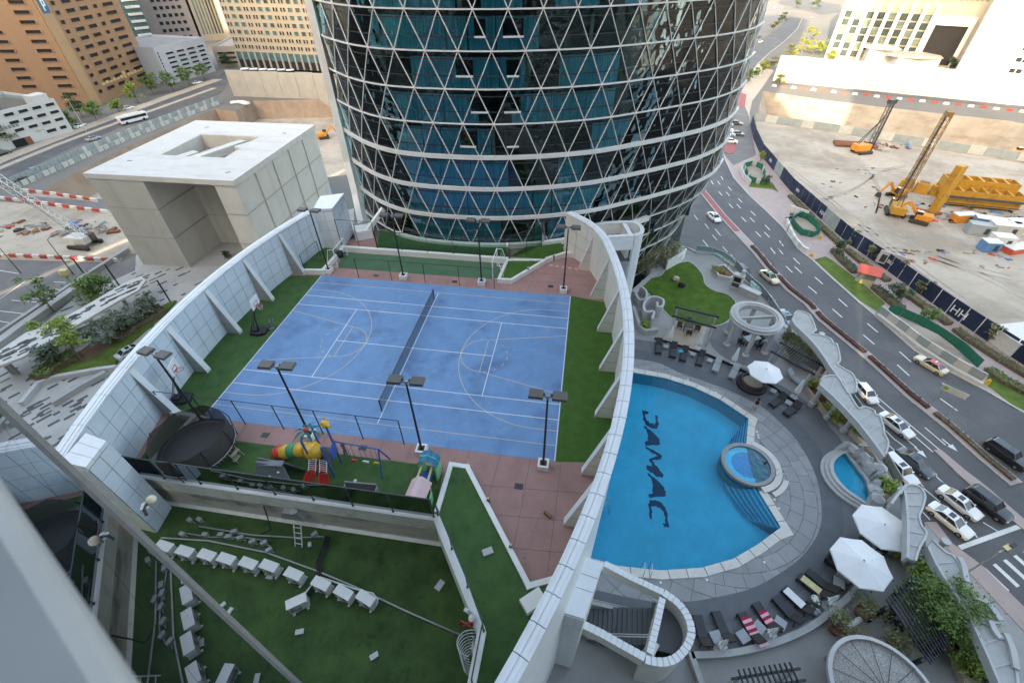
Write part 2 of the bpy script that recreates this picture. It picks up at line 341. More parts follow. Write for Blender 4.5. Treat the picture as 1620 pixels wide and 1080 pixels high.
mat('void', (.012, .012, .013), .8, .2, .8); mat('win_dark', (.020, .022, .025), .12, .3, .5, spec=.6); mat('win_teal', (.06, .13, .145), .12, .3, .5, spec=.6); mat('win_green', (.15, .19, .165), .15, .35, .6, spec=.6); mat('win_glaze', (.055, .075, .075), .1, .4, .25, spec=.6)
mat('sign_blue', (.03, .14, .27), .4, .05, 2); mat('sign_white', (.8, .8, .78), .5, 0); mat('sign_gold', (.68, .50, .24), .5, .05, 2); mat('sign_grey', (.22, .22, .22), .6, .05, 2)
mat('navy', (.010, .022, .058), .5, .12, .5, dirt=((.03, .05, .10), .4, .55, .75, .5)); mat('hoard_grey', (.30, .335, .33), .6, .12, .6); mat('hoard_white', (.52, .515, .50), .6, .04, .3)
mat('hoard_pale', (.50, .50, .46), .65, .12, .5); mat('green_mesh', (.01, .15, .095), .75, .15, 1.2); mat('barrier_red', (.42, .07, .055), .6, .12, 2); mat('barrier_white', (.64, .63, .60), .6, .1, 2)
mat('crane_yellow', (.54, .27, .025), .55, .2, 1.2, dirt=((.16, .09, .04), 1.2, .46, .66, .75)); mat('crane_orange', (.68, .26, .03), .45, .1, 1.2); mat('crane_red', (.62, .10, .055), .45, .1, 1.2); mat('crane_white', (.62, .62, .60), .5, .1, 1.2); mat('rust', (.20, .085, .045), .85, .3, 2); mat('rig_brown', (.22, .13, .045), .6, .25, 2)
mat('track', (.045, .04, .035), .85, .3, 3); mat('tarp_blue', (.09, .21, .42), .6, .15, 1); mat('debris', (.30, .25, .22), .9, .5, 1.2); mat('tank_white', (.66, .65, .62), .5, .08, 1)
mat('tyre', (.012, .012, .013), .85, .1, 4); mat('rim', (.40, .41, .42), .35, .1, 4, metal=.8); mat('car_glass', (.018, .022, .027), .06, .1, 2, spec=.8); mat('headlight', (.70, .72, .74), .12, 0); mat('taillight', (.35, .02, .02), .25, 0)
mat('skin', (.42, .25, .17), .6, .05, 6); mat('cloth_black', (.015, .015, .018), .9, .1, 5); mat('hair_dark', (.012, .010, .009), .7, .1, 8); mat('cloth_pink', (.62, .42, .40), .9, .05, 5)
for k, c in {'car_white': (.80, .80, .79), 'car_black': (.010, .011, .013), 'car_grey': (.055, .062, .072), 'car_silver': (.42, .44, .46), 'car_cream': (.70, .60, .40), 'car_red': (.50, .012, .03), 'car_green': (.02, .17, .10), 'car_blue': (.03, .09, .30), 'car_skyblue': (.22, .32, .40)}.items():
    m_ = mat(k, c, .28, .03, 2, spec=.55); m_.node_tree.nodes['Principled BSDF'].inputs['Coat Weight'].default_value = .6; m_.node_tree.nodes['Principled BSDF'].inputs['Coat Roughness'].default_value = .06
mat('fin_white', (.78, .775, .75), .4, .05, .8, dirt=((.46, .45, .42), .6, .55, .8, .4)); mat('mullion', (.78, .775, .76), .38, .06, 1.5); mat('slab_dark', (.012, .014, .016), .7, .2, 1)
mat('curtain', (.09, .66, .80), .85, .28, 2.2, stretch=(3, 3, .12), dirt=((.05, .42, .55), 1.4, .5, .66, .6, (2.5, 2.5, .1)))
mat('curtain_pale', (.52, .47, .38), .85, .1, 2); mat('interior', (.05, .08, .09), .8, .5, .6); mat('interior_teal', (.02, .075, .095), .8, .5, .5)
mat('sill_grey', (.18, .225, .275), .5, .04, 3); mat('sill_nose', (.36, .365, .37), .45, .05, 3); mat('rail_alu', (.27, .26, .25), .35, .12, 4); mat('cctv_cream', (.62, .54, .40), .5, .08, 6)
glass('tower_glass', (.82, .97, 1.0), (.006, .02, .026), .95, .015, .25, .55, 1.5)
glass('own_glass', (.1, .14, .15), (.008, .012, .014), .25, .012, .0, 1, 1.45)
glass('clear_glass', (.80, .90, .87), (.05, .12, .10), .9, .02, 0, 1, 1.22)
glass('green_glass', (.55, .75, .70), (.05, .12, .10), .75, .03, 0, 1, 1.4)
MT['clear_glass'].node_tree.nodes['Glossy BSDF'].inputs[0].default_value = (.4, .43, .45, 1)
# pool water: tinted surface with small ripples over a real tiled basin
wm = D.materials.new('pool_water'); wm.use_nodes = True; n_ = wm.node_tree.nodes; l_ = wm.node_tree.links; n_.remove(n_['Principled BSDF'])
tr_ = n_.new('ShaderNodeBsdfTransparent'); tr_.inputs[0].default_value = (.15, .80, .95, 1); gl_ = n_.new('ShaderNodeBsdfGlossy'); gl_.inputs['Roughness'].default_value = .05
fr_ = n_.new('ShaderNodeFresnel'); fr_.inputs[0].default_value = 1.33; mx_ = n_.new('ShaderNodeMixShader'); l_.new(fr_.outputs[0], mx_.inputs[0]); l_.new(tr_.outputs[0], mx_.inputs[1]); l_.new(gl_.outputs[0], mx_.inputs[2])
ge_ = n_.new('ShaderNodeNewGeometry'); no_ = n_.new('ShaderNodeTexNoise'); no_.inputs['Scale'].default_value = 2.6; no_.inputs['Detail'].default_value = 3; l_.new(ge_.outputs['Position'], no_.inputs['Vector'])
bu_ = n_.new('ShaderNodeBump'); bu_.inputs['Strength'].default_value = .3; bu_.inputs['Distance'].default_value = .1; l_.new(no_.outputs['Fac'], bu_.inputs['Height']); l_.new(bu_.outputs[0], gl_.inputs['Normal']); l_.new(bu_.outputs[0], fr_.inputs['Normal'])
l_.new(mx_.outputs[0], n_['Material Output'].inputs[0]); MT['pool_water'] = wm
# ------------------------------------------------------------------ ground, pits, roads
G = -30.0
# pit of the construction site on the right and of the one on the left: holes in the ground sheet
PIT_R = PP([(1196, 192), (1300, 207), (1400, 224), (1500, 240), (1680, 268), (1700, 212), (1600, 192), (1500, 181), (1400, 170), (1300, 158), (1207, 144)], G)
PIT_L = PP([(66, 301), (200, 232), (340, 172), (372, 176), (400, 160), (523, 157)], G)+[(-46, 150), (-44, 120), (-60, 104), (-100, 86), (-128, 76)]
EXT = [(-2500, -700), (2500, -700), (2500, 3500), (-2500, 3500)]
def cdt_sheet(outer, holes, z, mb):
    vs = [Vector(p) for p in outer]; es = [(i, (i+1) % len(outer)) for i in range(len(outer))]
    for h in holes:
        o = len(vs); vs += [Vector(p) for p in h]; es += [(o+i, o+(i+1) % len(h)) for i in range(len(h))]
    v, e, f, *_ = mathutils.geometry.delaunay_2d_cdt(vs, es, [], 0, 1e-4)
    fs = []
    for t in f:
        c = sum((v[i] for i in t), Vector((0, 0)))/len(t)
        if inside(c, outer) and not any(inside(c, h) for h in holes): fs.append(tuple(t))
    mb.add([(p.x, p.y, z) for p in v], fs)
mb = MB(); cdt_sheet(EXT, [PIT_R, PIT_L], G, mb); struct(mb.build('ground', 'city_ground'))
def pit(poly, dz, mats, name, slope=0.0):
    mb = MB(); c = np.mean(np.array(poly), axis=0); n = len(poly)
    low = [tuple(np.array(p)+(c-np.array(p))*slope) for p in poly]
    a = sum(poly[i][0]*poly[(i+1) % n][1]-poly[(i+1) % n][0]*poly[i][1] for i in range(n))
    for i in range(n):
        j = (i+1) % n; K = 6
        for k in range(K):
            q = []
            for (s, t) in ((i, k/K), (j, k/K), (j, (k+1)/K), (i, (k+1)/K)):
                jig = 0 if t in (0,) else .25
                p = np.array(poly[s])*(1-t)+np.array(low[s])*t; q.append((p[0], p[1], G-dz*t))
            mb.add(q, [(0, 1, 2, 3) if a < 0 else (3, 2, 1, 0)], 0)
    mb.sheet(low, G-dz, 1)
    return struct(mb.build(name, mats))
pit(PIT_R, 13, ['sand_cut', 'sand'], 'excavation_pit', .16)
pit(PIT_L, 7, ['brown_cut', 'sand'], 'excavation_pit', .04)

# --- right hand side: carriageways
KERB_R = PP([(1269, 30), (1262, 46), (1240, 67), (1219, 83), (1200, 101), (1178, 130), (1156, 165), (1143, 205), (1142, 235), (1150, 257), (1162, 282), (1188, 311), (1212, 333), (1241, 361), (1264, 394), (1288, 413), (1317, 440), (1360, 478), (1384, 498), (1449, 555), (1502, 587), (1558, 616), (1620, 652), (1700, 702)], G)
ROAD_L = PP([(1700, 1160), (1500, 1160)], G)+[(40, -40), (30, -10), (24, 30), (26, 60), (40, 100)]+PP([(1110, 215), (1130, 150), (1160, 100), (1200, 65), (1225, 50), (1243, 34), (1250, 28)], G)
mb = MB(); mb.sheet(KERB_R+ROAD_L, G+.02); struct(mb.build('road', 'asphalt'))
MED = PP([(1093, 278), (1112, 304), (1142, 341), (1170, 371), (1199, 402), (1214, 421), (1249, 458), (1280, 482), (1300, 505), (1371, 563), (1440, 626), (1503, 676), (1560, 727), (1607, 766)], G)
mb = MB(); mb.strip(MED, 2.0, G, G+.2, 0); mb.strip(MED, 1.5, G+.2, G+.23, 1)
med = struct(mb.build('median_strip', ['kerb', 'pavers_pink']))
MED2 = PP([(1100, 288), (1112, 304), (1142, 341), (1166, 367)], G)
mb = MB(); mb.strip(MED2, 1.35, G+.23, G+.27); struct(mb.build('median_paving', 'pavers_red'))
# low clipped hedge planted in the median, one object per bed
def hedge_run(pts, w, h, matn, name, label, leafm, dens=26, cat='hedge', group=None, z=G, leafs=.16):
    pts = [np.array(p[:2]) for p in pts]; mb = MB(); mb.strip(pts, w, z, z+h*.72)
    L_ = sum(np.linalg.norm(pts[i+1]-pts[i]) for i in range(len(pts)-1)); lp = []
    for i in range(len(pts)-1):
        d = pts[i+1]-pts[i]; ln = np.linalg.norm(d); nn = np.array([-d[1], d[0]])/ln
        for _ in range(int(ln*dens)):
            t = random.random(); o = random.uniform(-.5, .5)*w*1.1; q = pts[i]+d*t+nn*o
            lp.append((q[0], q[1], z+h*(random.uniform(.55, 1.05) if abs(o) < w*.46 else random.uniform(.1, .95))))
    c = pts[len(pts)//2]; t = thing(name, label, cat, (c[0], c[1], z), 0, group)
    mb.build('soil_core', matn, t, world=True); lb = MB(); leaves(lb, lp, leafs, 1, .5); lb.build('foliage', leafm, t, world=True)
    return t
def seg(pts, a, b):
    """sub-polyline between fractions a and b of the length"""
    pts = [np.array(p[:2], float) for p in pts]; ls = [0]
    for i in range(len(pts)-1): ls.append(ls[-1]+np.linalg.norm(pts[i+1]-pts[i]))
    T = ls[-1]
    def at(s):
        for i in range(len(pts)-1):
            if ls[i+1] >= s-1e-9: return pts[i]+(pts[i+1]-pts[i])*((s-ls[i])/(ls[i+1]-ls[i]))
        return pts[-1]
    return [tuple(at(a*T))]+[tuple(p) for p, s in zip(pts, ls) if a*T < s < b*T]+[tuple(at(b*T))]
def plen(pts): return sum(math.dist(pts[i][:2], pts[i+1][:2]) for i in range(len(pts)-1))
mat('leaf_redbrown', (.085, .04, .03), .7, .4, 2.5)
MH = seg(MED, .40, 1.0); nb = 5
mat('leaf_drygreen', (.10, .085, .035), .7, .4, 2.5)
for i in range(nb):
    lab = ['low red brown hedge bed in the median at the far end', 'low red brown hedge bed in the median beside the cream taxi with green roof', 'low red brown hedge bed in the median opposite the white hatchback', 'low red brown hedge bed in the median beside the median road sign', 'low dry green hedge bed at the junction end of the median'][i]
    hedge_run(seg(MH, i/nb+.008, (i+1)/nb-.008), .75, .5, 'hedge_red' if i < 4 else 'hedge_soil', 'median_hedge', lab, 'leaf_redbrown' if i < 4 else 'leaf_drygreen', 22, group='hedge beds along the median', z=G+.23)
# kerb and pavement along the far side of the road
mb = MB(); mb.strip(KERB_R, .35, G, G+.16, side=-1); struct(mb.build('kerb', 'kerb'))
HOARD = PP([(1186, 178), (1187, 197), (1192, 220), (1203, 245), (1226, 273), (1250, 302), (1300, 348), (1342, 386), (1388, 417), (1440, 455), (1500, 498), (1553, 534), (1620, 578), (1720, 642)], G)
mb = MB(); i0 = 6
mb.sheet(KERB_R[8:]+HOARD[::-1], G+.06); struct(mb.build('pavement', 'pavers_pink'))
VERGE = PP([(1224, 112), (1205, 140), (1190, 160), (1186, 178), (1187, 197)], G)
mb = MB(); mb.sheet(KERB_R[4:9]+VERGE[::-1], G+.055); struct(mb.build('verge', 'pavers_beige'))
# slip lane with parked cars (right of the tower)
SL = PP([(1148, 228), (1158, 236), (1170, 232), (1180, 205), (1183, 185), (1178, 168), (1166, 160), (1152, 168), (1143, 190), (1141, 215)], G)
mb = MB(); mb.sheet(PP([(1146, 246), (1160, 262), (1196, 246), (1190, 214), (1185, 185), (1176, 162), (1160, 155), (1148, 172), (1141, 200), (1139, 225)], G), G+.075); struct(mb.build('slip_road', 'asphalt_pale'))
mb = MB(); mb.prism(PP([(1150, 244), (1160, 243), (1166, 236), (1163, 230), (1150, 228), (1144, 230), (1137, 203), (1134, 206), (1141, 238)], G), G, G+.2); struct(mb.build('traffic_island', 'pavers_red'))
mb = MB(); mb.prism(PP([(1150, 168), (1178, 170), (1181, 150), (1165, 145)], G), G, G+.14); struct(mb.build('red_pavement', 'pavers_red'))
# construction ground
SITE = HOARD[1:]+PP([(1800, 400), (1800, 290), (1680, 268), (1500, 240), (1400, 224), (1300, 207), (1196, 192)], G)
mb = MB(); mb.sheet(SITE, G+.04); struct(mb.build('site_ground', 'sand'))
# grass strips on the pavement
for q in ([(1288, 411), (1306, 406), (1318, 413), (1372, 455), (1400, 480), (1388, 494), (1360, 476), (1317, 438)], [(1184, 296), (1222, 300), (1232, 305), (1222, 290), (1203, 275), (1190, 283)], [(1556, 606), (1566, 590), (1592, 602), (1640, 625), (1640, 660), (1600, 640)], [(1180, 268), (1192, 262), (1206, 274), (1186, 290)]):
    mb = MB(); mb.sheet(PP(q, G), G+.085); struct(mb.build('grass_verge', 'grass_verge'))
HB = PP([(1248, 310), (1290, 352), (1330, 390), (1372, 424), (1420, 458), (1480, 500), (1530, 538), (1580, 570), (1640, 606)], G)
for i in range(5):
    hedge_run(seg(HB, i/5+.01, (i+1)/5-.01), 1.5, .9, 'hedge_soil', 'pavement_hedge', ['straggly hedge below the far end of the navy hoarding', 'straggly hedge below the navy hoarding near the green mesh ring', 'straggly hedge below the navy hoarding by the red kiosk', 'straggly hedge below the middle of the navy hoarding', 'straggly hedge below the navy hoarding with the double H emblem'][i], 'leaf_olive', 30, group='hedges along the navy hoarding', z=G+.06, leafs=.24)
hedge_run(PP([(1318, 398), (1330, 412), (1352, 433)], G), 1.6, 1.1, 'hedge_soil', 'pavement_hedge', 'dark green shrubs beside the triangular lawn near the red kiosk', 'leaf_dark', 40, z=G+.06, leafs=.25)
hedge_run(PP([(1382, 456), (1402, 474), (1424, 492)], G), 1.6, 1.1, 'hedge_soil', 'pavement_hedge', 'dark green shrubs between the red kiosk and the green mesh screen', 'leaf_dark', 40, z=G+.06, leafs=.25)
hedge_run(PP([(1560, 585), (1590, 605), (1640, 630)], G), 1.8, .8, 'hedge_soil', 'pavement_hedge', 'bright green shrubs past the end of the grey road barrier', 'leaf', 40, z=G+.06, leafs=.25)
# --- painted markings
def dashes(pts, L, gap, w, name='lane_dash', z=G+.03, start=0.0, out=None):
    T = plen(pts); s = start; me = None
    while s+L < T:
        mb = MB(); mb.strip(seg(pts, s/T, (s+L)/T), w, z, z+.006); o = mb.build(name, 'road_paint', D.objects['road']); s += L+gap
def mix(a, b, t, n=26): return [tuple(np.array(seg(a, i/n, min(1, i/n+1e-4))[0])*(1-t)+np.array(seg(b, i/n, min(1, i/n+1e-4))[0])*t) for i in range(n)]
KR = KERB_R[9:23]
for t in (.36, .67): dashes(mix(MED, KR, t), 2.6, 5.2, .22)
dashes(mix(MED[:8], KR[:8], .52, 12), 2.6, 5.2, .2, start=2)
def pxline(a, b, w=.16, name='lane_line'):
    mb = MB(); mb.strip([P(*a, G)[:2], P(*b, G)[:2]], w, G+.03, G+.036); return mb.build(name, 'road_paint', D.objects['road'])
for a, b in [((1378, 620), (1487, 712)), ((1383, 634), (1476, 715)), ((1340, 586), (1378, 620)), ((1393, 692), (1419, 716)), ((1401, 681), (1417, 697)), ((1417, 696), (1434, 709)), ((1433, 694), (1450, 708)), ((1380, 694), (1405, 717)), ((1443, 752), (1461, 770)), ((1461, 772), (1487, 794)), ((1477, 750), (1502, 772)), ((1490, 762), (1510, 777)), ((1463, 676), (1496, 704)), ((1460, 810), (1471, 822)), ((1537, 838), (1546, 850)), ((1555, 826), (1578, 840)), ((1156, 402), (1170, 424)), ((1112, 380), (1120, 390)), ((1131, 362), (1140, 373)), ((1098, 340), (1104, 348)), ((1115, 354), (1121, 362)), ((1127, 372), (1134, 380)), ((1143, 390), (1151, 399))]: pxline(a, b)
def arrow(p, q):
    a = np.array(P(*p, G)[:2]); b = np.array(P(*q, G)[:2]); d = b-a; d /= np.linalg.norm(d); n_ = np.array([-d[1], d[0]])
    mb = MB(); mb.sheet([a-n_*.1, b-d*1.1-n_*.1, b-d*1.1-n_*.5, b, b-d*1.1+n_*.5, b-d*1.1+n_*.1, a+n_*.1], G+.034); mb.build('lane_arrow', 'road_paint', D.objects['road'])
arrow((1447, 707), (1466, 724)); arrow((1490, 694), (1515, 714))
mb = MB(); mb.strip([P(1518, 866, G)[:2], P(1616, 831, G)[:2]], .5, G+.03, G+.037); mb.build('stop_line', 'road_paint', D.objects['road'])
a0, b0, a1 = (np.array(P(*p, G)[:2]) for p in ((1556, 899), (1594, 935), (1572.5, 892)))
for i in range(8):
    o = (a1-a0)*i; mb = MB(); mb.strip([tuple(a0+o), tuple(b0+o)], .52, G+.03, G+.037); mb.build('crossing_stripe', 'road_paint', D.objects['road'])
mb = MB(); mb.prism(PP([(1476, 712), (1488, 712), (1526, 744), (1560, 770), (1640, 840), (1640, 856), (1560, 790), (1520, 755)], G), G, G+.16); struct(mb.build('traffic_island', 'pavers_pink'))
mb = MB(); mb.prism(PP([(1480, 826), (1506, 860), (1553, 895), (1700, 1040), (1700, 1085), (1527, 901), (1490, 858), (1462, 826)], G), G, G+.15); struct(mb.build('pavement', 'pavers_pink'))
mb = MB(); mb.prism(PP([(1527, 901), (1700, 1075), (1700, 1200), (1480, 1200), (1462, 826), (1490, 858)], G), G, G+.1); struct(mb.build('forecourt', 'terrace_grey'))
# --- left hand side: boulevard, service road, plaza
mb = MB(); mb.sheet(PP([(-60, 286), (0, 257), (130, 207), (259, 159), (345, 128), (352, 112), (372, 118), (356, 140), (345, 152), (259, 183), (187, 203), (100, 240), (0, 290), (-60, 318)], G), G+.02); struct(mb.build('road', 'asphalt'))
mb = MB(); mb.strip(PP([(-40, 284), (0, 267), (90, 230), (130, 215), (259, 169), (340, 140)], G), 2.4, G, G+.22); struct(mb.build('median_strip', 'pavers_beige'))
mb = MB(); mb.strip(PP([(-60, 282), (0, 254), (130, 204), (259, 156), (345, 126)], G), 5.5, G, G+.15); struct(mb.build('pavement', 'pavers_beige'))
mb = MB(); mb.sheet(PP([(-80, 412), (0, 412), (190, 417), (214, 404), (214, 430), (120, 470), (60, 520), (-80, 590)], G), G+.02); struct(mb.build('service_road', 'asphalt_pale'))
mb = MB(); mb.sheet(PP([(-80, 398), (0, 398), (196, 402), (190, 416), (0, 411), (-80, 411)], G), G+.05); struct(mb.build('site_strip', 'sand'))
mb = MB(); mb.sheet(PP([(-120, 330), (0, 318), (70, 302), (150, 318), (240, 350), (262, 400), (190, 402), (0, 398), (-120, 398)], G), G+.03); struct(mb.build('site_ground', 'sand'))
for a, b in [((0, 473), (40, 445)), ((18, 475), (58, 478)), ((30, 470), (62, 474)), ((48, 462), (95, 466)), ((66, 455), (110, 460)), ((0, 492), (44, 497)), ((0, 508), (22, 512)), ((85, 446), (125, 448)), ((0, 428), (30, 433))]:
    mb = MB(); mb.strip([P(*a, G)[:2], P(*b, G)[:2]], .15, G+.03, G+.036); mb.build('parking_line', 'road_paint', D.objects['service_road'])
PLAZA = PP([(215, 404), (300, 372), (420, 360), (560, 330), (560, 480), (300, 900), (-150, 900), (-150, 560), (60, 520), (120, 470), (214, 428)], G)
mb = MB(); mb.sheet(PLAZA, G+.04); plaza = struct(mb.build('plaza', 'plaza'))
# dark paving slabs set in the pale plaza (only the ones large enough to tell apart)
sm = MB(); sm.box((0, 0, 0), (1.5, .55, .02)); slab_me = sm.mesh('dark_slab', 'plaza_dark'); k = 0
BOXFOOT = PP([(228, 428), (300, 421), (380, 395), (535, 335), (480, 300), (140, 380)], G)
ang = math.atan2(P(300, 372, G)[1]-P(215, 404, G)[1], P(300, 372, G)[0]-P(215, 404, G)[0])
for i in range(700):
    x = random.uniform(0, 330); y = random.uniform(395, 740)
    if y < 470 and x < 150-(y-400)*1.0 or y < 428 and not (205 < x < 330): continue
    if y > 480 and x < 40 and y < 520: continue
    p = P(x, y, G)
    if not inside(p[:2], PLAZA) or inside(p[:2], BOXFOOT): continue
    o = inst(slab_me, 'dark_slab', plaza, (p[0], p[1], G+.046), ang+R(4), (random.choice((.6, 1, 1, 1.3)), random.choice((.7, 1, 1)), 1)); k += 1
    if k >= 290: break
# wheel ruts on the site, cross road and lawn beyond the far bend
for q in ([(1230, 250), (1300, 262), (1380, 268), (1480, 275), (1600, 290)], [(1290, 320), (1350, 300), (1400, 270), (1470, 258)], [(1330, 350), (1420, 380), (1500, 415), (1600, 440)], [(1380, 395), (1450, 400), (1540, 430), (1620, 470)], [(1250, 268), (1330, 330), (1400, 385), (1480, 445), (1560, 500)], [(1300, 240), (1360, 262), (1390, 300), (1385, 340)]):
    c = smooth_poly(PP(q, G), 5, False)
    for o in (-.9, .9): mb = MB(); mb.strip([(x+o*.6, y+o) for x, y in c], .5, G+.04, G+.052); struct(mb.build('wheel_rut', 'sand_cut'))
mb = MB(); mb.sheet(PP([(1196, 62), (1228, 40), (1240, 12), (1228, 2), (1200, 10), (1188, 30)], G), G+.015); struct(mb.build('fountain_garden', 'asphalt_pale'))
mb = MB(); mb.sheet(PP([(1230, 6), (1300, 24), (1330, 20), (1330, 8), (1240, -6)], G), G+.012); struct(mb.build('cross_road', 'asphalt'))
# ------------------------------------------------------------------ podium with the sports court (court level z = 0)
def arc(y): return 15.72-.0115*y*y
WH = 4.2
def wall_pts(side, y0, y1, n=40, off=0.0):
    return [(side*(arc(y0+(y1-y0)*i/n)+off), y0+(y1-y0)*i/n) for i in range(n+1)]
WR = wall_pts(1, -21.2, 12.0, 44)+[(13.45, 13.4), (12.35, 14.9), (10.75, 16.2)]
def offset(pts, d):
    pts = [np.array(p) for p in pts]; out = []
    for i in range(len(pts)):
        t = pts[min(i+1, len(pts)-1)]-pts[max(i-1, 0)]; t = t/np.linalg.norm(t); out.append((pts[i][0]+t[1]*d, pts[i][1]-t[0]*d))
    return out
WRo = offset(WR, .52)
WL = wall_pts(-1, -15.3, 13.3, 40); WLo = [(x-.6, y) for x, y in WL]
BAL_R = [(5.78, -13.5), (9.05, -18.05), (9.36, -18.55), (9.32, -20.9)]      # parapet between raised planter and plant roof
DECK = WL[2:]+[(-12.6, 15.2), (-9.6, 18.4), (-5, 17.2), (0, 17), (5, 17.4), (9, 18.6), (10.9, 17.2)]+WR[::-1]+[(9.32, -21.2)]+BAL_R[::-1]+[(-13.3, -13.55)]
mb = MB(); mb.prism(DECK, -.55, 0); deck = struct(mb.build('court_deck', 'red_paving'))
BASE = [(x, y) for x, y in WLo]+[(-13.5, 15.5), (-9.6, 19.5), (11.5, 19.5)]+WRo[::-1]+[(11.6, -24), (11, -40), (-20, -24), (-14.6, -19)]
mb = MB(); mb.prism(BASE, G, -2.5); struct(mb.build('podium_base', 'cream_paint'))
mb = MB(); mb.sheet([(-14.8, -13.8), (9.3, -13.8), (11.2, -22), (11, -30), (-16, -26), (-14.2, -18)], -2.494); struct(mb.build('plant_roof', 'turf_roof'))
# blue playing surface and its lines
mb = MB(); mb.boxz(-11.94, 11.94, -8.74, 8.74, 0, .006); court = struct(mb.build('court_surface', 'court_blue'))
ZL = .010
def cl(pts, w, m, name, closed=False):
    mb = MB(); mb.strip(pts, w, .006, ZL if m == 'line_white' else ZL-.0015, closed=closed); return mb.build(name, m, court)
B_, D_, S_, V_ = 11.885, 5.485, 4.115, 6.40
for y in (D_, S_, -S_, -D_): cl([(-B_, y), (B_, y)], .055, 'line_white', 'tennis_line')
for x in (-B_, B_): cl([(x, -8.7), (x, 8.7)], .06, 'line_white', 'tennis_line')
for x in (-V_, V_): cl([(x, -S_+.03), (x, S_-.03)], .055, 'line_white', 'tennis_line')
cl([(-V_+.03, 0), (V_-.03, 0)], .055, 'line_white', 'tennis_line'); cl([(0, -7.5), (0, 7.5)], .055, 'line_white', 'halfway_line')
for y in (-7.56, 7.56): cl([(-11.85, y), (11.85, y)], .055, 'line_yellow', 'basketball_line')
for s in (-1, 1):
    cx = s*(B_-1.575)
    cl([(s*B_, -6.42), (cx, -6.42)]+[(cx-s*6.42*math.sin(R(a)), -6.42*math.cos(R(a))) for a in range(4, 177, 4)]+[(cx, 6.42), (s*B_, 6.42)], .055, 'line_yellow', 'basketball_line')
    fx = s*(B_-5.8-.35)
    cl([(s*B_, -3.2), (fx, -1.8)], .055, 'line_yellow', 'basketball_line'); cl([(s*B_, 3.2), (fx, 1.8)], .055, 'line_yellow', 'basketball_line')
    cl([(fx, -1.8), (fx, 1.8)], .055, 'line_yellow', 'basketball_line')
    cl([(fx-s*1.8*math.sin(R(a)), -1.8*math.cos(R(a))) for a in range(0, 181, 6)], .055, 'line_yellow', 'basketball_line')
    for k in range(7):
        a = 8+k*24.5; cl([(fx+s*1.8*math.sin(R(a+j*3.3)), -1.8*math.cos(R(a+j*3.3))) for j in range(4)], .055, 'line_yellow', 'basketball_dash')
# artificial turf beside the court
tl = [(-11.95, -8.75), (-11.95, 8.76)]+[(x+.02, y) for x, y in WL[::-1] if -8.75 <= y <= 8.8]
mb = MB(); mb.sheet(tl, .008); struct(mb.build('turf_strip', 'turf'))
tr = [(11.95, -8.75)]+[(x-.02, y) for x, y in WR if -8.75 <= y <= 8.8]+[(11.95, 8.76)]
mb = MB(); mb.sheet(tr, .008); struct(mb.build('turf_strip', 'turf_lit'))
mb = MB(); mb.sheet([(-11.0, 10.2), (4.95, 10.4), (4.95, 13.25), (-11.7, 13.15)], .008); struct(mb.build('football_pitch', 'pitch_green'))
mb = MB(); mb.sheet([(-12.6, -10.2), (5.2, -10.15), (5.6, -13.3), (-13.1, -13.3)], .008); struct(mb.build('playground_turf', 'turf'))
mb = MB(); mb.sheet([(-14.3, -9.0), (-12.2, -8.95), (-12.6, -13.3), (-13.4, -13.3)], .012); struct(mb.build('corner_turf', 'turf'))
mb = MB(); mb.sheet([(-9.3, 17.6), (-8.2, 13.6), (5.2, 13.62), (5.2, 17), (0, 16.9), (-4.7, 17)], .35); mb.v = mb.v; struct(mb.build('tower_verge', 'turf'))
mb = MB(); mb.sheet([(5.6, 14.2), (9.1, 14.25), (12.3, 16.6), (10.8, 16.25), (9.9, 19.4), (8.6, 19.2)], .30); struct(mb.build('ramp_turf', 'turf_lit'))
# --- tall clad side walls
def wall_thing(name, label, inner, outer, col, cap):
    c = inner[len(inner)//2]; t = thing(name, label, 'wall', (c[0], c[1], 0))
    mb = MB(); mb.prism(inner+outer[::-1], -2.5, WH); mb.build('core', 'joint', t, world=True)
    mb = MB(); mb.prism(outer+offset(outer, .03 if inner[0][0] > 0 else -.03)[::-1], G, WH-.002); mb.build('outer_cladding', 'white_clad', t, world=True)
    return t
wl = wall_thing('left_boundary_wall', 'tall white panelled wall curving behind the basketball hoops', WL, WLo, 'white_panel', None)
wr = wall_thing('right_boundary_wall', 'tall cream buttressed wall curving between court and swimming pool', WR, WRo, 'cream_panel', None)
unit = MB(); unit.box((0, 0, 0), (1, .035, 1)); PM = {k: unit.mesh('panel', k) for k in ('white_panel', 'cream_panel', 'white_clad')}
def panels(parent, pts, side, z0, z1, rows, wid, key):
    T = plen(pts); n = round(T/wid); o = root_loc(parent); h = (z1-z0)/rows
    for i in range(n):
        a = seg(pts, i/n, min(1, (i+1)/n)); p, q = np.array(a[0]), np.array(a[-1]); d = q-p; ln = np.linalg.norm(d); m_ = (p+q)/2
        nn = np.array([-d[1], d[0]])/ln*side; rz = math.atan2(d[1], d[0])
        for r in range(rows): inst(PM[key], 'panel', parent, (m_[0]+nn[0]*.02-o[0], m_[1]+nn[1]*.02-o[1], z0+h*(r+.5)-o[2]), rz, (ln-.035, 1, h-.035))
panels(wl, WL, -1, 0, WH-.03, 4, 1.16, 'white_panel')
panels(wl, WL[:6], -1, -2.5, -.03, 2, 1.16, 'white_panel')
panels(wr, WR, 1, 0, WH-.03, 3, 1.5, 'cream_panel')
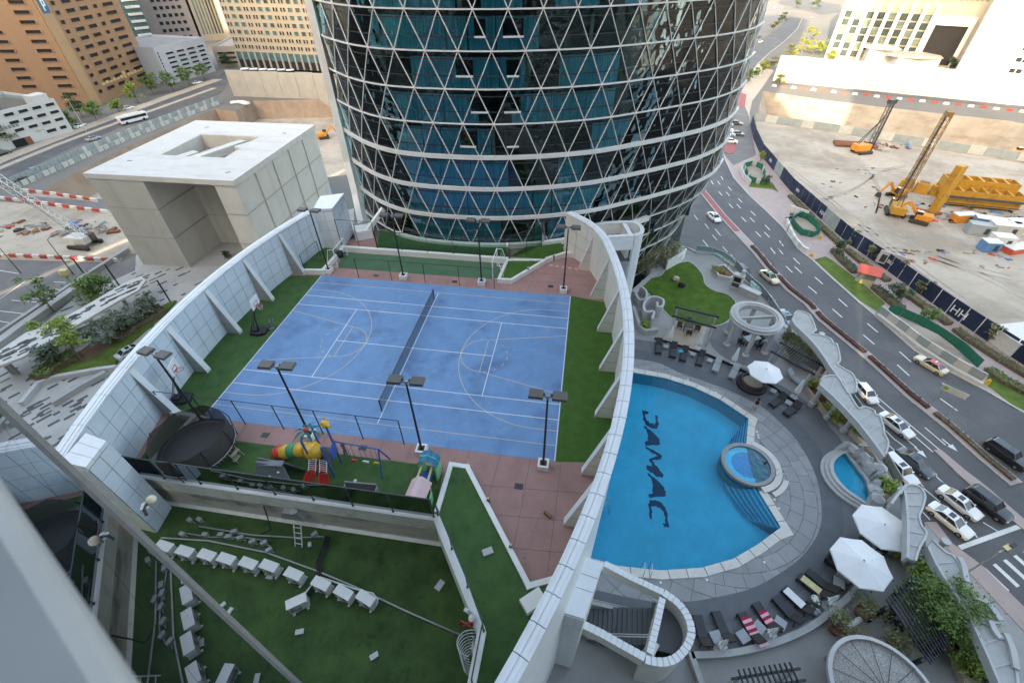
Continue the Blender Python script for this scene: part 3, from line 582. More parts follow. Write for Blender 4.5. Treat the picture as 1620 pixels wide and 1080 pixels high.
def cap(parent, inner, outer, w, zc):
    T = plen(inner); n = round(T/w); o = root_loc(parent)
    for i in range(n):
        a = seg(inner, i/n+.0004, (i+1)/n-.0006); b = seg(outer, i/n+.0004, (i+1)/n-.0006); mb = MB()
        mb.prism([a[0], a[-1], b[-1], b[0]], WH, zc); 
        for k in (.3, .62):
            pa = [tuple(np.array(a[j])*(1-k)+np.array(b[j])*k) for j in (0, -1)]; mb.strip(pa, .16, zc, zc+.05)
        mb.build('coping_slab', 'white_clad', parent, world=True)
cap(wl, offset(WL, .07), offset(WLo, -.1), 2.3, WH+.14); cap(wr, offset(WR, -.07), offset(WRo, .1), 1.25, WH+.14)
# buttresses
def buttress(parent, side, y, foot, name='buttress'):
    x = arc(y) if abs(y) < 13 else 13.65; o = root_loc(parent); d = 1.15
    t = .17; mb = MB(); xi = side*x
    for (p0, p1, mi) in ((t, -t, 0),):
        q = [(xi, y-t, 0), (xi-side*d, y-t, 0), (xi-side*(d), y-t, .25), (xi, y-t, 4.1), (xi, y+t, 0), (xi-side*d, y+t, 0), (xi-side*d, y+t, .25), (xi, y+t, 4.1)]
        mb.add(q, [(0, 1, 2, 3), (7, 6, 5, 4), (1, 5, 6, 2), (2, 6, 7, 3)][::1] if side > 0 else [(3, 2, 1, 0), (4, 5, 6, 7), (2, 6, 5, 1), (3, 7, 6, 2)])
    b = mb.build(name, 'cream_panel' if side > 0 else 'grc_grey', parent, world=True)
    mb = MB(); mb.beam((xi-side*(d+.02), y, .2), (xi-side*.03, y, 4.15), .40, .05); mb.box((xi-side*(d+.02), y, .12), (.06, .4, .3)); mb.build('edge_strip', 'white_clad', b, world=True)
    for z in (1.0, 2.0, 3.0):
        dd = d*(1-(z-.2)/4.0); mb = MB(); mb.box((xi-side*dd/2, y, z), (dd*.96, .352, .02)); mb.build('groove', 'joint', b, world=True)
for y in (-8.75, -4.68, -.23, 4.33): buttress(wl, -1, y, 0)
buttress(wl, -1, 8.8, 0)
for y in (13.34, 8.82, 4.25, -.27, -4.7, -9.25, -12.6): buttress(wr, 1, y, 0)
# pier at the near end of the left wall and return wall at its far end
t = thing('corner_pier', 'white clad pier at the near end of the left court wall', 'pier', (-12.3, -14.6, -2.5))
pq = [(-13.15, -13.6), (-11.62, -13.9), (-11.35, -15.5), (-12.9, -15.4)]
mb = MB(); mb.prism(pq, -2.5, WH-.05); mb.build('core', 'joint', t, world=True)
for k in range(3):
    f0, f1 = k/3+.006, (k+1)/3-.006; a0_, b0_ = np.array(pq[0]), np.array(pq[3]); a1_, b1_ = np.array(pq[1]), np.array(pq[2])
    mb = MB(); mb.prism([a0_+(b0_-a0_)*f0, a1_+(b1_-a1_)*f0, a1_+(b1_-a1_)*f1, a0_+(b0_-a0_)*f1], WH-.05, WH+.2); mb.build('cap_slab', 'white_clad', t, world=True)
panels(t, [pq[1], pq[2]], 1, -2.5, WH-.06, 6, .8, 'white_panel'); panels(t, [pq[0], pq[1]], -1, 0, WH-.06, 4, .8, 'white_panel'); panels(t, [pq[2], pq[3]], 1, -2.5, WH-.06, 6, .8, 'white_panel')
t = thing('return_wall', 'white stepped wall block beside the far goal and the grey pavilion', 'wall', (-13, 14, 0))
pq = [(-13.7, 13.35), (-11.95, 13.7), (-12.3, 17.2), (-14.3, 16.2)]
mb = MB(); mb.prism(pq, -2.5, WH+.05); mb.build('core', 'joint', t, world=True)
mb = MB(); mb.prism(offset(pq+pq[:1], .06)[:4], WH+.05, WH+.3); mb.build('cap_slab', 'white_clad', t, world=True)
panels(t, [pq[0], pq[1]], -1, 0, WH, 4, .85, 'white_clad'); panels(t, [pq[1], pq[2]], -1, 0, WH, 4, 1.2, 'white_panel')
# wide flat plinth of the stair head next to the right wall
# --- planters, kerbs, parapets
def kerb_thing(name, label, pts, w, h, closed=False, cat='planter', m='white_paint', z=0.0, group=None):
    c = np.mean(np.array([p[:2] for p in pts]), axis=0); t = thing(name, label, cat, (c[0], c[1], z), 0, group); pts = list(pts)+([pts[0]] if closed else [])
    for i in range(len(pts)-1):
        a, b = np.array(pts[i]), np.array(pts[i+1]); d = (b-a)/np.linalg.norm(b-a); mb = MB()
        mb.strip([tuple(a-d*w*.5*(i > 0 or closed)), tuple(b+d*(w*.5-.004*(i % 2)))], w, z, z+h-.003*(i % 2)); mb.build('kerb_wall', m, t, world=True)
    return t
t = kerb_thing('corner_planter', 'low white kerbed planter in the far left corner by the goal', [(-13.7, 8.85), (-11.85, 9.05), (-11.75, 13.3)], .3, .45)
mb = MB(); mb.sheet([(-14.4, 8.9), (-11.95, 9.1), (-11.85, 13.2), (-13.8, 13.2)], .32); mb.build('turf', 'turf', t, world=True)
t = kerb_thing('corner_planter', 'low white kerbed planter beside the trampoline', [(-13.9, -8.9), (-12.1, -9.0), (-12.35, -12.9)], .3, .5)
kerb_thing('back_kerb', 'long low white wall between mini football pitch and tower', [(-11.9, 13.4), (5.3, 13.5)], .35, .55, cat='low wall')
t = kerb_thing('wedge_planter', 'white kerbed wedge planter of turf beside the far goal', [(5.15, 9.95), (6.3, 10.0), (9.05, 13.85), (5.4, 13.35)], .26, .45, closed=True)
mb = MB(); mb.sheet([(5.25, 10.05), (6.25, 10.1), (8.9, 13.75), (5.5, 13.3)], .34); mb.build('turf', 'turf_lit', t, world=True)
kerb_thing('ramp_kerb', 'white kerb of the sloping turf beside the far court exit', [(9.15, 14.05), (11.0, 15.5), (12.25, 15.55)], .3, .5, cat='kerb')
mb = MB(); mb.strip([(5.6, 13.95), (9.0, 14.0)], .3, .0, .33); tag(mb.build('timber_sleeper', 'timber_pale'), 'pale timber sleeper between wedge planter and sloping turf', 'sleeper')
t = kerb_thing('triangle_planter', 'long white kerbed triangular turf bed between playground and red paving', [(5.7, -13.2), (5.72, -10.1), (6.72, -10.12), (11.2, -16.25), (12.4, -15.75)], .28, .42)
mb = MB(); mb.sheet([(5.8, -13.4), (5.85, -10.25), (6.65, -10.25), (11.1, -16.4), (12.3, -16.0), (11.3, -20.6), (9.45, -20.9), (9.5, -18.5), (9.15, -18.0)], .30); mb.build('turf', 'turf', t, world=True)
mb = MB(); mb.box((11.5, -16.95, .45), (1.1, .7, .5), R(40)); tag(mb.build('buttress_plinth', 'white_paint'), 'white plinth at the foot of the last buttress on the turf', 'plinth')
for i, (x, y, z, rz) in enumerate(((8.9, -14.9, .30, 30), (6.3, -15.9, -2.494, 65))):
    mb = MB(); mb.box((x, y, z+.05), (.55, .36, .1), R(rz)); tag(mb.build('access_cover', 'grc_white', bevel=.02), ['pale access cover lying on the triangular turf bed', 'pale access cover on the dark plant roof turf'][i], 'access cover')
for i, q in enumerate(((9.95, -10.75), (-6.9, -9.5), (-.2, -9.5), (-6.7, 9.45), (1.0, 9.5), (10.0, 10.0))):
    mb = MB(); mb.box((*q, .008), (.5, .38, .012)); 
    for k in range(5): mb.box((q[0]-.2+k*.1, q[1], .018), (.04, .34, .008))
    tag(mb.build('floor_drain', 'dark_metal'), 'dark square drain grating in the red paving '+('beside the triangular bed', 'near the trampoline', 'behind the swing set', 'between corner planter and mini pitch', 'in the middle of the mini pitch edge', 'at the far court exit')[i], 'drain', 'drain gratings around the court')
for i in range(5):
    mb = MB(); x = 12.2-i*.62; mb.box((x, 13.3+.08*i, .009), (.34, .22, .008)); tag(mb.build('warning_tile', 'line_yellow'), 'yellow painted square at the far court exit', 'floor marking', 'yellow squares across the court exit')
# parapet of the deck towards the plant roof
t = thing('deck_parapet', 'white parapet beam carrying the playground glass balustrade above the plant roof', 'parapet', (-3.5, -13.5, 0))
mb = MB(); mb.boxz(-12.6, 5.75, -13.6, -13.32, -.9, .22); mb.build('fascia', 'cream_paint', t, world=True)
mb = MB(); mb.boxz(-12.6, 5.72, -13.55, -13.2, -2.5, -.9); mb.build('lower_wall', 'dirty_wall', t, world=True)
mb = MB(); mb.boxz(-12.6, 5.76, -13.66, -13.28, .22, .27); mb.build('cap', 'white_paint', t, world=True)
t = thing('side_parapet', 'white slanting parapet beside the triangular turf bed above the plant roof', 'parapet', (7.5, -15.9, 0))
mb = MB(); mb.strip(BAL_R, .32, -2.5, .45); mb.build('wall', 'cream_paint', t, world=True)
mb = MB(); mb.strip([(x-.02, y-.02) for x, y in BAL_R], .38, .45, .5); mb.build('cap', 'white_paint', t, world=True)
def balustrade(name, label, pts, z, h, gap, post='dark_metal', gl='clear_glass', ph=None, lean=0.0, w=.05, rail=True):
    T = plen(pts); n = max(1, round(T/gap)); c = np.mean(np.array([p[:2] for p in pts]), axis=0); t = thing(name, label, 'balustrade', (c[0], c[1], z))
    ps = [seg(pts, min(i/n, 1-1e-6), 1)[0] for i in range(n+1)]
    for i, p in enumerate(ps):
        mb = MB(); mb.box((p[0], p[1], z+h/2), (w, w, h)); mb.box((p[0], p[1], z+.05), (w*2.2, w*2.2, .1)); mb.build('post', post, t, world=True)
    for i in range(n):
        a = np.array(ps[i]); b = np.array(ps[i+1]); d = (b-a)/np.linalg.norm(b-a); mb = MB(); mb.strip([a+d*.05, b-d*.05], .02, z+.08, z+h-.03); mb.build('glass_pane', gl, t, world=True)
    if rail:
        mb = MB(); mb.strip(ps, .06, z+h-.03, z+h+.02); mb.build('top_rail', post, t, world=True)
    return t
balustrade('glass_balustrade', 'tall glass balustrade with dark posts along the playground edge', [(-13.2, -13.47), (5.62, -13.47)], .27, 1.9, 2.35)
balustrade('glass_balustrade', 'glass balustrade running beside the triangular turf bed', [(5.85, -13.42), (9.12, -17.95), (9.42, -18.5), (9.38, -20.6)], .50, 1.1, 1.9, gl='green_glass')
balustrade('glass_balustrade', 'glass screen in front of the tower base behind the mini pitch', [(-8.0, 13.55), (5.2, 13.6)], .55, 1.9, 2.6)
balustrade('glass_balustrade', 'tall slanting glass screen above the sloping turf near the tower', [(5.5, 13.9), (8.2, 16.2), (9.3, 18.6)], .3, 2.4, 1.8)
# thin court fences
def net_fence(name, label, pts, h, gap, r=.035):
    c = np.mean(np.array(pts), axis=0); t = thing(name, label, 'fence', (c[0], c[1], 0)); T = plen(pts); n = round(T/gap)
    for i in range(n+1):
        p = seg(pts, min(i/n, 1-1e-6), 1)[0]; mb = MB(); mb.tube([(p[0], p[1], 0), (p[0], p[1], h)], r, 6); mb.build('post', 'black_metal', t, world=True)
    mb = MB(); mb.tube([(*p, h) for p in pts], .025, 5)
    mb.build('top_rail', 'black_metal', t, world=True)
    mb = MB()
    for k in range(1, 9): mb.tube([(*p, h*k/9) for p in pts], .004, 3, cap=False)
    mb.build('mesh_wires', 'dark_metal', t, world=True)
net_fence('court_fence', 'low dark post fence between blue court and playground', [(-14.2, -8.86), (2.3, -8.86)], 2.35, 2.75)
net_fence('court_fence', 'dark post fence between blue court and mini football pitch', [(-8.2, 8.9), (4.9, 8.95)], 2.1, 3.2, .03)
net_fence('court_fence', 'short dark post fence on the far corner planter', [(-13.6, 8.9), (-13.3, 11.6)], 2.0, 2.7, .03)
net_fence('court_fence', 'tall dark mesh fence between the far goal and the return wall', [(-11.9, 13.55), (-8.1, 13.6)], 3.4, 1.9, .03)
# saw-cut joints in the red paving
for k in range(14):
    x = -12.4+1.9*k; mb = MB(); mb.strip([(x, -10.1), (x, -8.76)] if x < 5.6 else [(x, -8.76), (x-.25, -9.2-max(0, min(6.5, (x-6.2)*1.4)))], .02, 0, .006); mb.build('paving_joint', 'joint', deck)
for k in range(13): mb = MB(); x = -11+1.9*k; mb.strip([(x, 8.76), (x, 10.1)], .02, 0, .006); mb.build('paving_joint', 'joint', deck)
for a, b in (((7.4, -11), (14.3, -10.6)), ((8.6, -12.7), (13.6, -12.4)), ((9.8, -14.4), (13.0, -14.2)), ((9, 12.0), (13.8, 12.2)), ((8, 10.6), (14.2, 10.7)), ((11, 9), (11.2, 15))): mb = MB(); mb.strip([a, b], .02, 0, .006); mb.build('paving_joint', 'joint', deck)
# ------------------------------------------------------------------ things on the court deck
LP = [(-11.45, -9.25), (-3.9, -9.18), (3.6, -9.25), (11.22, -9.2), (-11.45, 9.4), (-3.94, 9.42), (3.6, 9.5), (11.2, 9.35)]
LB = ['twin floodlight on black pole between trampoline and left court wall', 'twin floodlight on black pole behind the play tower with tunnel slide', 'twin floodlight on black pole behind the blue roofed playhouse', 'twin floodlight on black pole by the turf strip along the pool wall', 'twin floodlight on black pole beside the goal at the corner planter', 'twin floodlight on black pole behind the mini pitch near the corner planter', 'twin floodlight on black pole beside the goal at the wedge planter', 'twin floodlight on black pole at the red paved far exit']
def flood():
    t = thing('floodlight_pole', LB[0], 'floodlight', (0, 0, 0), 0, 'floodlights around the sports court')
    mb = MB(); mb.strip([(-.27, -.27), (.27, -.27), (.27, .27), (-.27, .27)], .12, 0, .42, closed=True); mb.build('planter_box', 'white_paint', t)
    mb = MB(); mb.box((0, 0, .17), (.5, .5, .3)); mb.build('soil', 'soil', t)
    mb = MB(); mb.tube([(0, 0, .2), (0, 0, 6.35)], [.075, .055], 10); mb.box((0, 0, .34), (.24, .24, .03)); mb.build('pole', 'black_metal', t, smooth=False)
    mb = MB(); mb.box((0, 0, 6.38), (.9, .09, .09)); mb.box((0, 0, 6.3), (.14, .14, .2)); mb.build('crossbar', 'grey_metal', t)
    for s in (-1, 1):
        mb = MB(); mb.box((s*.62, .05, 6.42), (.78, .62, .17), 0, 0, .93); h = mb.build('lamp_head', 'lamp_head', t, bevel=.02)
        mb = MB(); mb.box((s*.62, .05, 6.32), (.66, .5, .03)); mb.build('lamp_glass', 'lamp_glass', h)
        mb = MB(); mb.box((s*.2, .05, 6.43), (.12, .12, .1)); mb.build('bracket', 'black_metal', h)
    return t
f0 = flood(); ft = tree_of(f0)
for i, (x, y) in enumerate(LP):
    o = f0 if i == 0 else copy_tree(ft); o.location = (x, y, 0); o['label'] = LB[i]; o.rotation_euler[2] = R((-8, 3, 2, 0, 178, 181, 180, 182)[i])
# tennis net
t = thing('tennis_net', 'dark tennis net stretched across the blue court', 'net', (-.1, 0, 0))
for y in (-6.45, 6.5):
    mb = MB(); mb.tube([(-.1, y, 0), (-.1, y, 1.1)], .05, 8); mb.build('net_post', 'black_metal', t, world=True)
mb = MB(); mb.box((-.1, 0, 1.0), (.05, 12.9, .07)); mb.build('net_tape', 'dark_metal', t, world=True)
mb = MB()
for k in range(12): mb.box((-.1, 0, .07+k*.078), (.008, 12.9, .012))
for k in range(150): mb.box((-.1, -6.4+k*.0863, .5), (.008, .013, .96))
o = mb.build('net_mesh', 'black_metal', t, world=True)
# football goals
def goal(x, y, rz, label):
    t = thing('football_goal', label, 'goal', (x, y, 0), rz, 'white goals of the mini pitch'); pr = .05
    for s in (-1.15, 1.15):
        mb = MB(); mb.tube([(0, s, 0), (0, s, 1.95)], pr, 8); mb.build('goal_post', 'white_paint', t)
        mb = MB(); mb.tube([(0, s, 1.93), (.55, s, 1.9), (1.1, s, .04)], .03, 6); mb.tube([(0, s, .04), (1.1, s, .04)], .03, 6); mb.build('side_frame', 'white_paint', t)
    mb = MB(); mb.tube([(0, -1.15, 1.93), (0, 1.15, 1.93)], pr, 8); mb.build('crossbar', 'white_paint', t)
    mb = MB(); mb.tube([(1.1, -1.15, .04), (1.1, 1.15, .04)], .03, 6); mb.build('ground_bar', 'white_paint', t)
    mb = MB()
    for k in range(12):
        yy = -1.1+k*.2; mb.tube([(.5, yy, 1.9), (1.08, yy, .05)], .004, 3)
    for k in range(7): mb.tube([(.55+k*.085, -1.15, 1.75-k*.27), (.55+k*.085, 1.15, 1.75-k*.27)], .004, 3)
    mb.build('goal_net', 'white_paint', t)
goal(-10.95, 11.45, math.pi, 'white small football goal by the corner planter'); goal(4.5, 11.6, 0, 'white small football goal beside the wedge planter')
mb = MB(); mb.lathe([(0, 0), (.28, .05), (.4, .3), (.36, .55), (.15, .72), (0, .75)], (-11.55, 12.2, 0), 12); tag(mb.build('ball_bag', 'pipe_black', smooth=True), 'black bag of balls lying behind the corner goal', 'bag')
# portable basketball hoops
def hoop(x, y, rz, label, tipped=False):
    t = thing('basketball_hoop', label, 'basketball hoop', (x, y, 0), rz, 'portable basketball hoops')
    mb = MB(); mb.prism([(-.95, -.4), (-.2, -.55), (.3, -.35), (.3, .35), (-.2, .55), (-.95, .4)], 0, .26); mb.lathe([(0, 0), (.1, 0), (.3, .1), (.3, .2), (0, .3)], (-.6, 0, .2), 10); mb.build('base', 'pipe_black', t, bevel=.05)
    mb = MB(); mb.tube([(-.35, 0, .2), (-.15, 0, 1.6), (.25, 0, 2.7)], .055, 8); mb.build('pole', 'black_metal', t)
    mb = MB(); mb.tube([(-.9, .2, .2), (.05, .1, 2.2)], .025, 6); mb.tube([(-.9, -.2, .2), (.05, -.1, 2.2)], .025, 6); mb.build('brace', 'black_metal', t)
    mb = MB(); mb.box((.42, 0, 3.05), (.05, 1.15, .8)); b = mb.build('backboard', 'towel_white', t)
    mb = MB(); mb.strip([(0, -.25), (0, .25)], .04, 0, .03); 
    for s in (-.25, .25): mb.box((.0, s, .15), (.02, .035, .33))
    mb.box((0, 0, .31), (.02, .5, .035)); mb.v = [(a+.455, b_, c+2.78) for a, b_, c in mb.v]; mb.build('target_square', 'plastic_red', b)
    mb = MB(); mb.tube([(.69+.23*math.cos(R(a)), .23*math.sin(R(a)), 2.78) for a in range(0, 361, 24)], .016, 6); mb.box((.45, 0, 2.78), (.1, .14, .1)); r_ = mb.build('rim', 'plastic_red', t)
    mb = MB()
    for a in range(0, 360, 30): mb.tube([(.69+.22*math.cos(R(a)), .22*math.sin(R(a)), 2.78), (.69+.13*math.cos(R(a+20)), .13*math.sin(R(a+20)), 2.4)], .008, 3)
    mb.build('hoop_net', 'towel_white', r_)
hoop(-12.75, .1, R(8), 'portable basketball hoop standing at the middle of the left turf strip'); hoop(-14.0, -7.4, R(20), 'portable basketball hoop against the left wall near the trampoline')
mb = MB(); mb.box((-12.35, .75, .35), (.06, .5, .75), R(35)); mb.beam((-12.5, .4, .05), (-12.1, 1.0, .8), .07, .07); mb.box((-12.2, .5, .1), (.35, .3, .2), R(30)); tag(mb.build('hoop_cover', 'plastic_grey'), 'dark folded cover leaning beside the standing basketball hoop', 'cover')
# small loose things on the red paving
mb = MB(); mb.box((11.8, -12.3, .12), (.5, .16, .24), R(-35)); tag(mb.build('timber_block', 'timber_brown'), 'short brown timber block on the red paving by a buttress', 'timber')
mb = MB()
for k in range(18): mb.lathe([(0, 0), (.03, .02), (.03, .05), (0, .07)], (10.7+k*.055, -15.3+k*.26, .0), 6)
tag(mb.build('cable_on_paving', 'grey_metal'), 'thin grey knotted cable lying across the red paving', 'cable')
# trampoline
t = thing('trampoline', 'round black trampoline with tall mesh enclosure in the playground corner', 'trampoline', (-9.95, -11.45, 0)); RT = 2.15
mb = MB(); mb.lathe([(RT*.86, .86), (RT*.86, .88), (0, .88)], n=40); mb.build('jumping_mat', 'mat_black', t)
mb = MB(); mb.lathe([(RT*.86, .885), (RT*.9, .92), (RT, .92), (RT, .85), (RT*.86, .85)], n=40); mb.build('spring_pad', 'pipe_black', t)
mb = MB()
for k in range(60):
    a = 6.283*k/60; mb.tube([(RT*math.cos(a), RT*math.sin(a), .82), (1.01*RT*math.cos(a+.05), 1.01*RT*math.sin(a+.05), .6)], .012, 4)
mb.tube([(1.0*RT*math.cos(R(a)), 1.0*RT*math.sin(R(a)), .84) for a in range(0, 361, 10)], .035, 6); mb.build('frame_ring', 'grey_metal', t)
mb = MB(); mb.lathe([(RT*.97, .55), (RT*1.0, .8)], n=40); mb.f = mb.f[:40]; mb.mi = mb.mi[:40]; mb.build('skirt', 'net_dark', t)
for k in range(8):
    a = 6.283*k/8+.2; x, y = math.cos(a), math.sin(a)
    mb = MB(); mb.tube([(RT*x, RT*y, 0), (RT*1.02*x, RT*1.02*y, .9), (RT*1.05*x, RT*1.05*y, 1.7), (RT*.98*x, RT*.98*y, 2.3)], .03, 6); mb.build('enclosure_pole', 'black_metal', t)
me_ = MB(); n_ = 48; q = []
for i in range(n_):
    a = 6.283*i/n_
    for r_, z in ((RT*.97, .9), (RT*.985, 1.3), (RT*.985, 1.75), (RT*.97, 2.2+.07*math.cos(8*(a-.2)))): q.append((r_*math.cos(a), r_*math.sin(a), z))
me_.add(q, [(4*i+j, 4*((i+1) % n_)+j, 4*((i+1) % n_)+j+1, 4*i+j+1) for i in range(n_) for j in range(3)]); me_.build('enclosure_net', 'net_dark', t, smooth=True)
mb = MB(); mb.box((2.35, .1, .55), (.25, .6, .05)); mb.box((2.45, -.1, .25), (.25, .5, .05)); mb.beam((2.25, .35, .8), (2.6, .35, 0), .04, .04); mb.beam((2.25, -.25, .8), (2.6, -.25, 0), .04, .04); mb.build('ladder', 'timber_pale', t)
# play tower with tunnel slide
t = thing('play_tower', 'colourful play tower with ringed tunnel slide, palm roof and red scoop slides', 'play equipment', (-1.6, -11.2, 0))
T0 = np.array((-1.6, -11.2, 0))
for (x, y, h) in ((-.55, -.5, 3.3), (.55, -.55, 3.0), (.5, .5, 3.6), (-.5, .55, 3.3)):
    mb = MB(); mb.tube([(x, y, 0), (x, y, h)], .06, 8); mb.build('post', 'plastic_blue', t)
mb = MB(); mb.box((0, 0, 1.25), (1.15, 1.15, .12)); mb.build('platform', 'dark_metal', t)
mb = MB(); mb.box((.62, .15, 1.75), (.06, .8, .95), .1); mb.build('blue_panel', 'plastic_blue', t, bevel=.03)
ringc = ['plastic_red', 'plastic_yellow', 'plastic_green', 'plastic_yellow']
path = [(-3.35, .35, .45), (-2.95, .3, .62), (-2.3, .2, 1.0), (-1.65, .1, 1.4), (-.95, .0, 1.68), (-.45, .0, 1.75)]
for k in range(4):
    a, b = Vector(path[k]), Vector(path[k+1]); d = (b-a)
    mb = MB(); mb.tube([a+d*.02, a+d*.08, a+d*.5, a+d*.92, a+d*.98], [.40, .46, .43, .46, .40], 16); mb.build('tunnel_ring', ringc[k], t, smooth=True)
mb = MB(); mb.tube([path[0], (-3.55, .38, .30), (-3.7, .4, .18)], [.42, .40, .36], 14); mb.build('tunnel_mouth', 'plastic_red', t, smooth=True)
mb = MB(); mb.lathe([(.0, .5), (.44, .42), (.52, .1), (.5, -.1), (.4, -.45), (0, -.5)], (-.5, -.1, 1.72), 14); mb.build('hub', 'plastic_yellow', t, smooth=True)
mb = MB()
for k in range(8):
    a = 6.283*k/8; mb.add([(-.5, .1, 3.45), (-.5+.45*math.cos(a-.22), .1+.45*math.sin(a-.22), 3.5), (-.5+.85*math.cos(a), .1+.85*math.sin(a), 3.15), (-.5+.45*math.cos(a+.22), .1+.45*math.sin(a+.22), 3.5)], [(0, 1, 2, 3), (3, 2, 1, 0)])
mb.build('palm_roof', 'plastic_teal', t)
mb = MB(); mb.lathe([(0, 0), (.12, .02), (.16, .15), (.1, .3), (0, .33)], (-.5, .1, 3.35), 10); mb.build('palm_knob', 'plastic_red', t, smooth=True)
mb = MB(); mb.lathe([(0, -.14), (.2, -.1), (.26, .05), (.16, .2), (0, .24)], (.5, .5, 3.7), 12); mb.box((.72, .42, 3.72), (.3, .16, .16), -.4)
for s in (-1, 1): mb.tube([(.5, .5+s*.1, 3.9), (.45, .5+s*.2, 4.08)], .035, 6)
mb.build('giraffe_head', 'plastic_yellow', t, smooth=False)
for s, x in ((-1, -.32), (1, .32)):
    mb = MB()
    for e in (-.22, .22): mb.beam((x+e, -.55, 1.75), (x+e+s*.02, -1.0, 1.1), .035, .035)
    for k in range(6): mb.beam((x-.22, -.58-.07*k, 1.7-.1*k), (x+.22, -.58-.07*k, 1.7-.1*k), .02, .02)
    mb.build('guard_rail', 'towel_white', t)
    mb = MB(); q = []
    pth = [(x, -.6, 1.22), (x+s*.04, -1.0, .95), (x+s*.16, -1.4, .55), (x+s*.3, -1.85, .3), (x+s*.34, -2.2, .26)]; W_ = [.26, .28, .36, .42, .3]
    for p, wd in zip(pth, W_): q += [(p[0]-wd, p[1], p[2]+.2), (p[0]-wd*.8, p[1], p[2]), (p[0]+wd*.8, p[1], p[2]), (p[0]+wd, p[1], p[2]+.2)]
    fs = [(4*i+j, 4*i+j+1, 4*i+5+j, 4*i+4+j) for i in range(4) for j in range(3)]; mb.add(q, fs+[f[::-1] for f in fs]); mb.build('scoop_slide', 'plastic_red', t)
# climbing wall
t = thing('climbing_frame', 'grey plastic climbing wall with white hand holds beside the red slides', 'climbing wall', (-4.05, -12.4, 0), R(6)); t.scale = (1.15, 1.15, 1.15)
for s, y0 in ((-1, -.55), (1, .35)):
    mb = MB(); mb.add([(-1.1, y0-.25*s*-1, 0), (1.05, y0-.2*s*-1, 0), (.55, 0+.1*s, 1.35), (-.75, 0+.1*s, 1.75), (-1.1, y0-.25*s*-1+.08, 0), (1.05, y0-.2*s*-1+.08, 0), (.55, .08+.1*s, 1.35), (-.75, .08+.1*s, 1.75)], [(0, 1, 2, 3), (7, 6, 5, 4), (0, 4, 5, 1), (1, 5, 6, 2), (2, 6, 7, 3), (3, 7, 4, 0)]); mb.build('climbing_panel', 'plastic_grey', t, bevel=.05)
mb = MB(); mb.box((-.1, 0, 1.5), (1.3, .34, .12)); mb.build('top_bridge', 'plastic_grey', t, bevel=.04)
for (x, z) in ((-.6, .5), (.1, .35), (.5, .65), (-.2, .9), (-.5, 1.3), (.25, 1.1), (-.85, .95), (.8, .25)):
    mb = MB(); yy = -.78+.5*z; mb.lathe([(.07, 0), (.05, .05), (0, .06)], (x, yy+.0, z), 8); mb.build('hand_hold', 'towel_white', t)
# swing set
t = thing('swing_set', 'dark blue swing frame with three hanging seats on the playground turf', 'swing', (.6, -11, 0))
for x, y0, y1 in ((1.2, -.45, .95),):
    for y in (y0, y1):
        mb = MB(); mb.tube([(x, y, 0), (x-.05, .2, 2.05)], .05, 8); mb.build('leg', 'plastic_blue', t)
mb = MB(); mb.tube([(-1.6, .35, 2.05), (1.2, .2, 2.05)], .045, 8); mb.build('crossbar', 'plastic_blue', t)
for i, (x, m_) in enumerate(((-.75, 'plastic_red'), (.0, 'towel_white'), (.7, 'plastic_yellow'))):
    mb = MB(); mb.box((x, .25, .48), (.38, .16, .05)); mb.box((x, .17, .56), (.36, .03, .16)); s_ = mb.build('swing_seat', m_, t, bevel=.02)
    mb = MB()
    for e in (-.17, .17): mb.tube([(x+e, .25, .5), (x+e*.8, .27, 2.04)], .012, 4)
    mb.build('swing_chain', 'dark_metal', s_)
mb = MB(); mb.box((-1.55, .75, .75), (.12, .95, .06), .5); mb.beam((-1.6, .9, 0), (-1.6, .9, .75), .06, .06)
for k in range(6): mb.box((-1.85+k*.11, 1.0-k*.09, .8), (.06, .3, .03), .5)
mb.build('step_ladder', 'pipe_black', t)
# playhouse
t = thing('playhouse', 'pastel toy playhouse with pink roof, blue canopy and small slide', 'playhouse', (4.55, -12.3, 0), R(-4))
for s in (-1, 1):
    for y in (-.62, .2):
        mb = MB(); mb.box((s*.45, y, .5), (.16, .14, 1.0)); mb.build('corner_post', 'plastic_orange', t)
mb = MB(); mb.box((0, -.62, .85), (.9, .1, .55)); mb.box((0, .2, .85), (.9, .1, .55)); mb.build('wall_panel', 'plastic_orange', t, bevel=.03)
mb = MB(); mb.add([(-.62, -.85, 1.15), (.62, -.85, 1.15), (.62, .42, 1.15), (-.62, .42, 1.15), (-.15, -.85, 1.62), (.15, -.85, 1.62), (.15, .42, 1.62), (-.15, .42, 1.62)], [(3, 2, 1, 0), (4, 5, 6, 7), (0, 1, 5, 4), (1, 2, 6, 5), (2, 3, 7, 6), (3, 0, 4, 7)]); mb.build('pink_roof', 'plastic_pink', t, bevel=.04)
for s in (-1, 1):
    mb = MB(); mb.beam((s*.33, .35, 1.2), (s*.3, 1.25, 1.35), .09, .14); mb.build('bridge_rail', 'towel_yellow', t)
mb = MB(); mb.box((0, .8, .75), (.6, .9, .08)); mb.build('bridge_floor', 'plastic_blue', t)
for s in (-1, 1):
    mb = MB(); mb.box((s*.5, 1.55, .7), (.12, .8, 1.4)); mb.build('side_panel', 'plastic_lime', t, bevel=.04)
mb = MB(); mb.tube([(-.55, 1.55, 1.35), (-.45, 1.55, 1.75), (0, 1.55, 1.95), (.45, 1.55, 1.75), (.55, 1.55, 1.35)], .08, 6)
q = []
for k in range(9):
    a = math.pi*k/8; q += [(-.58*math.cos(a), 1.15, 1.35+.6*math.sin(a)), (-.58*math.cos(a), 1.95, 1.35+.6*math.sin(a))]
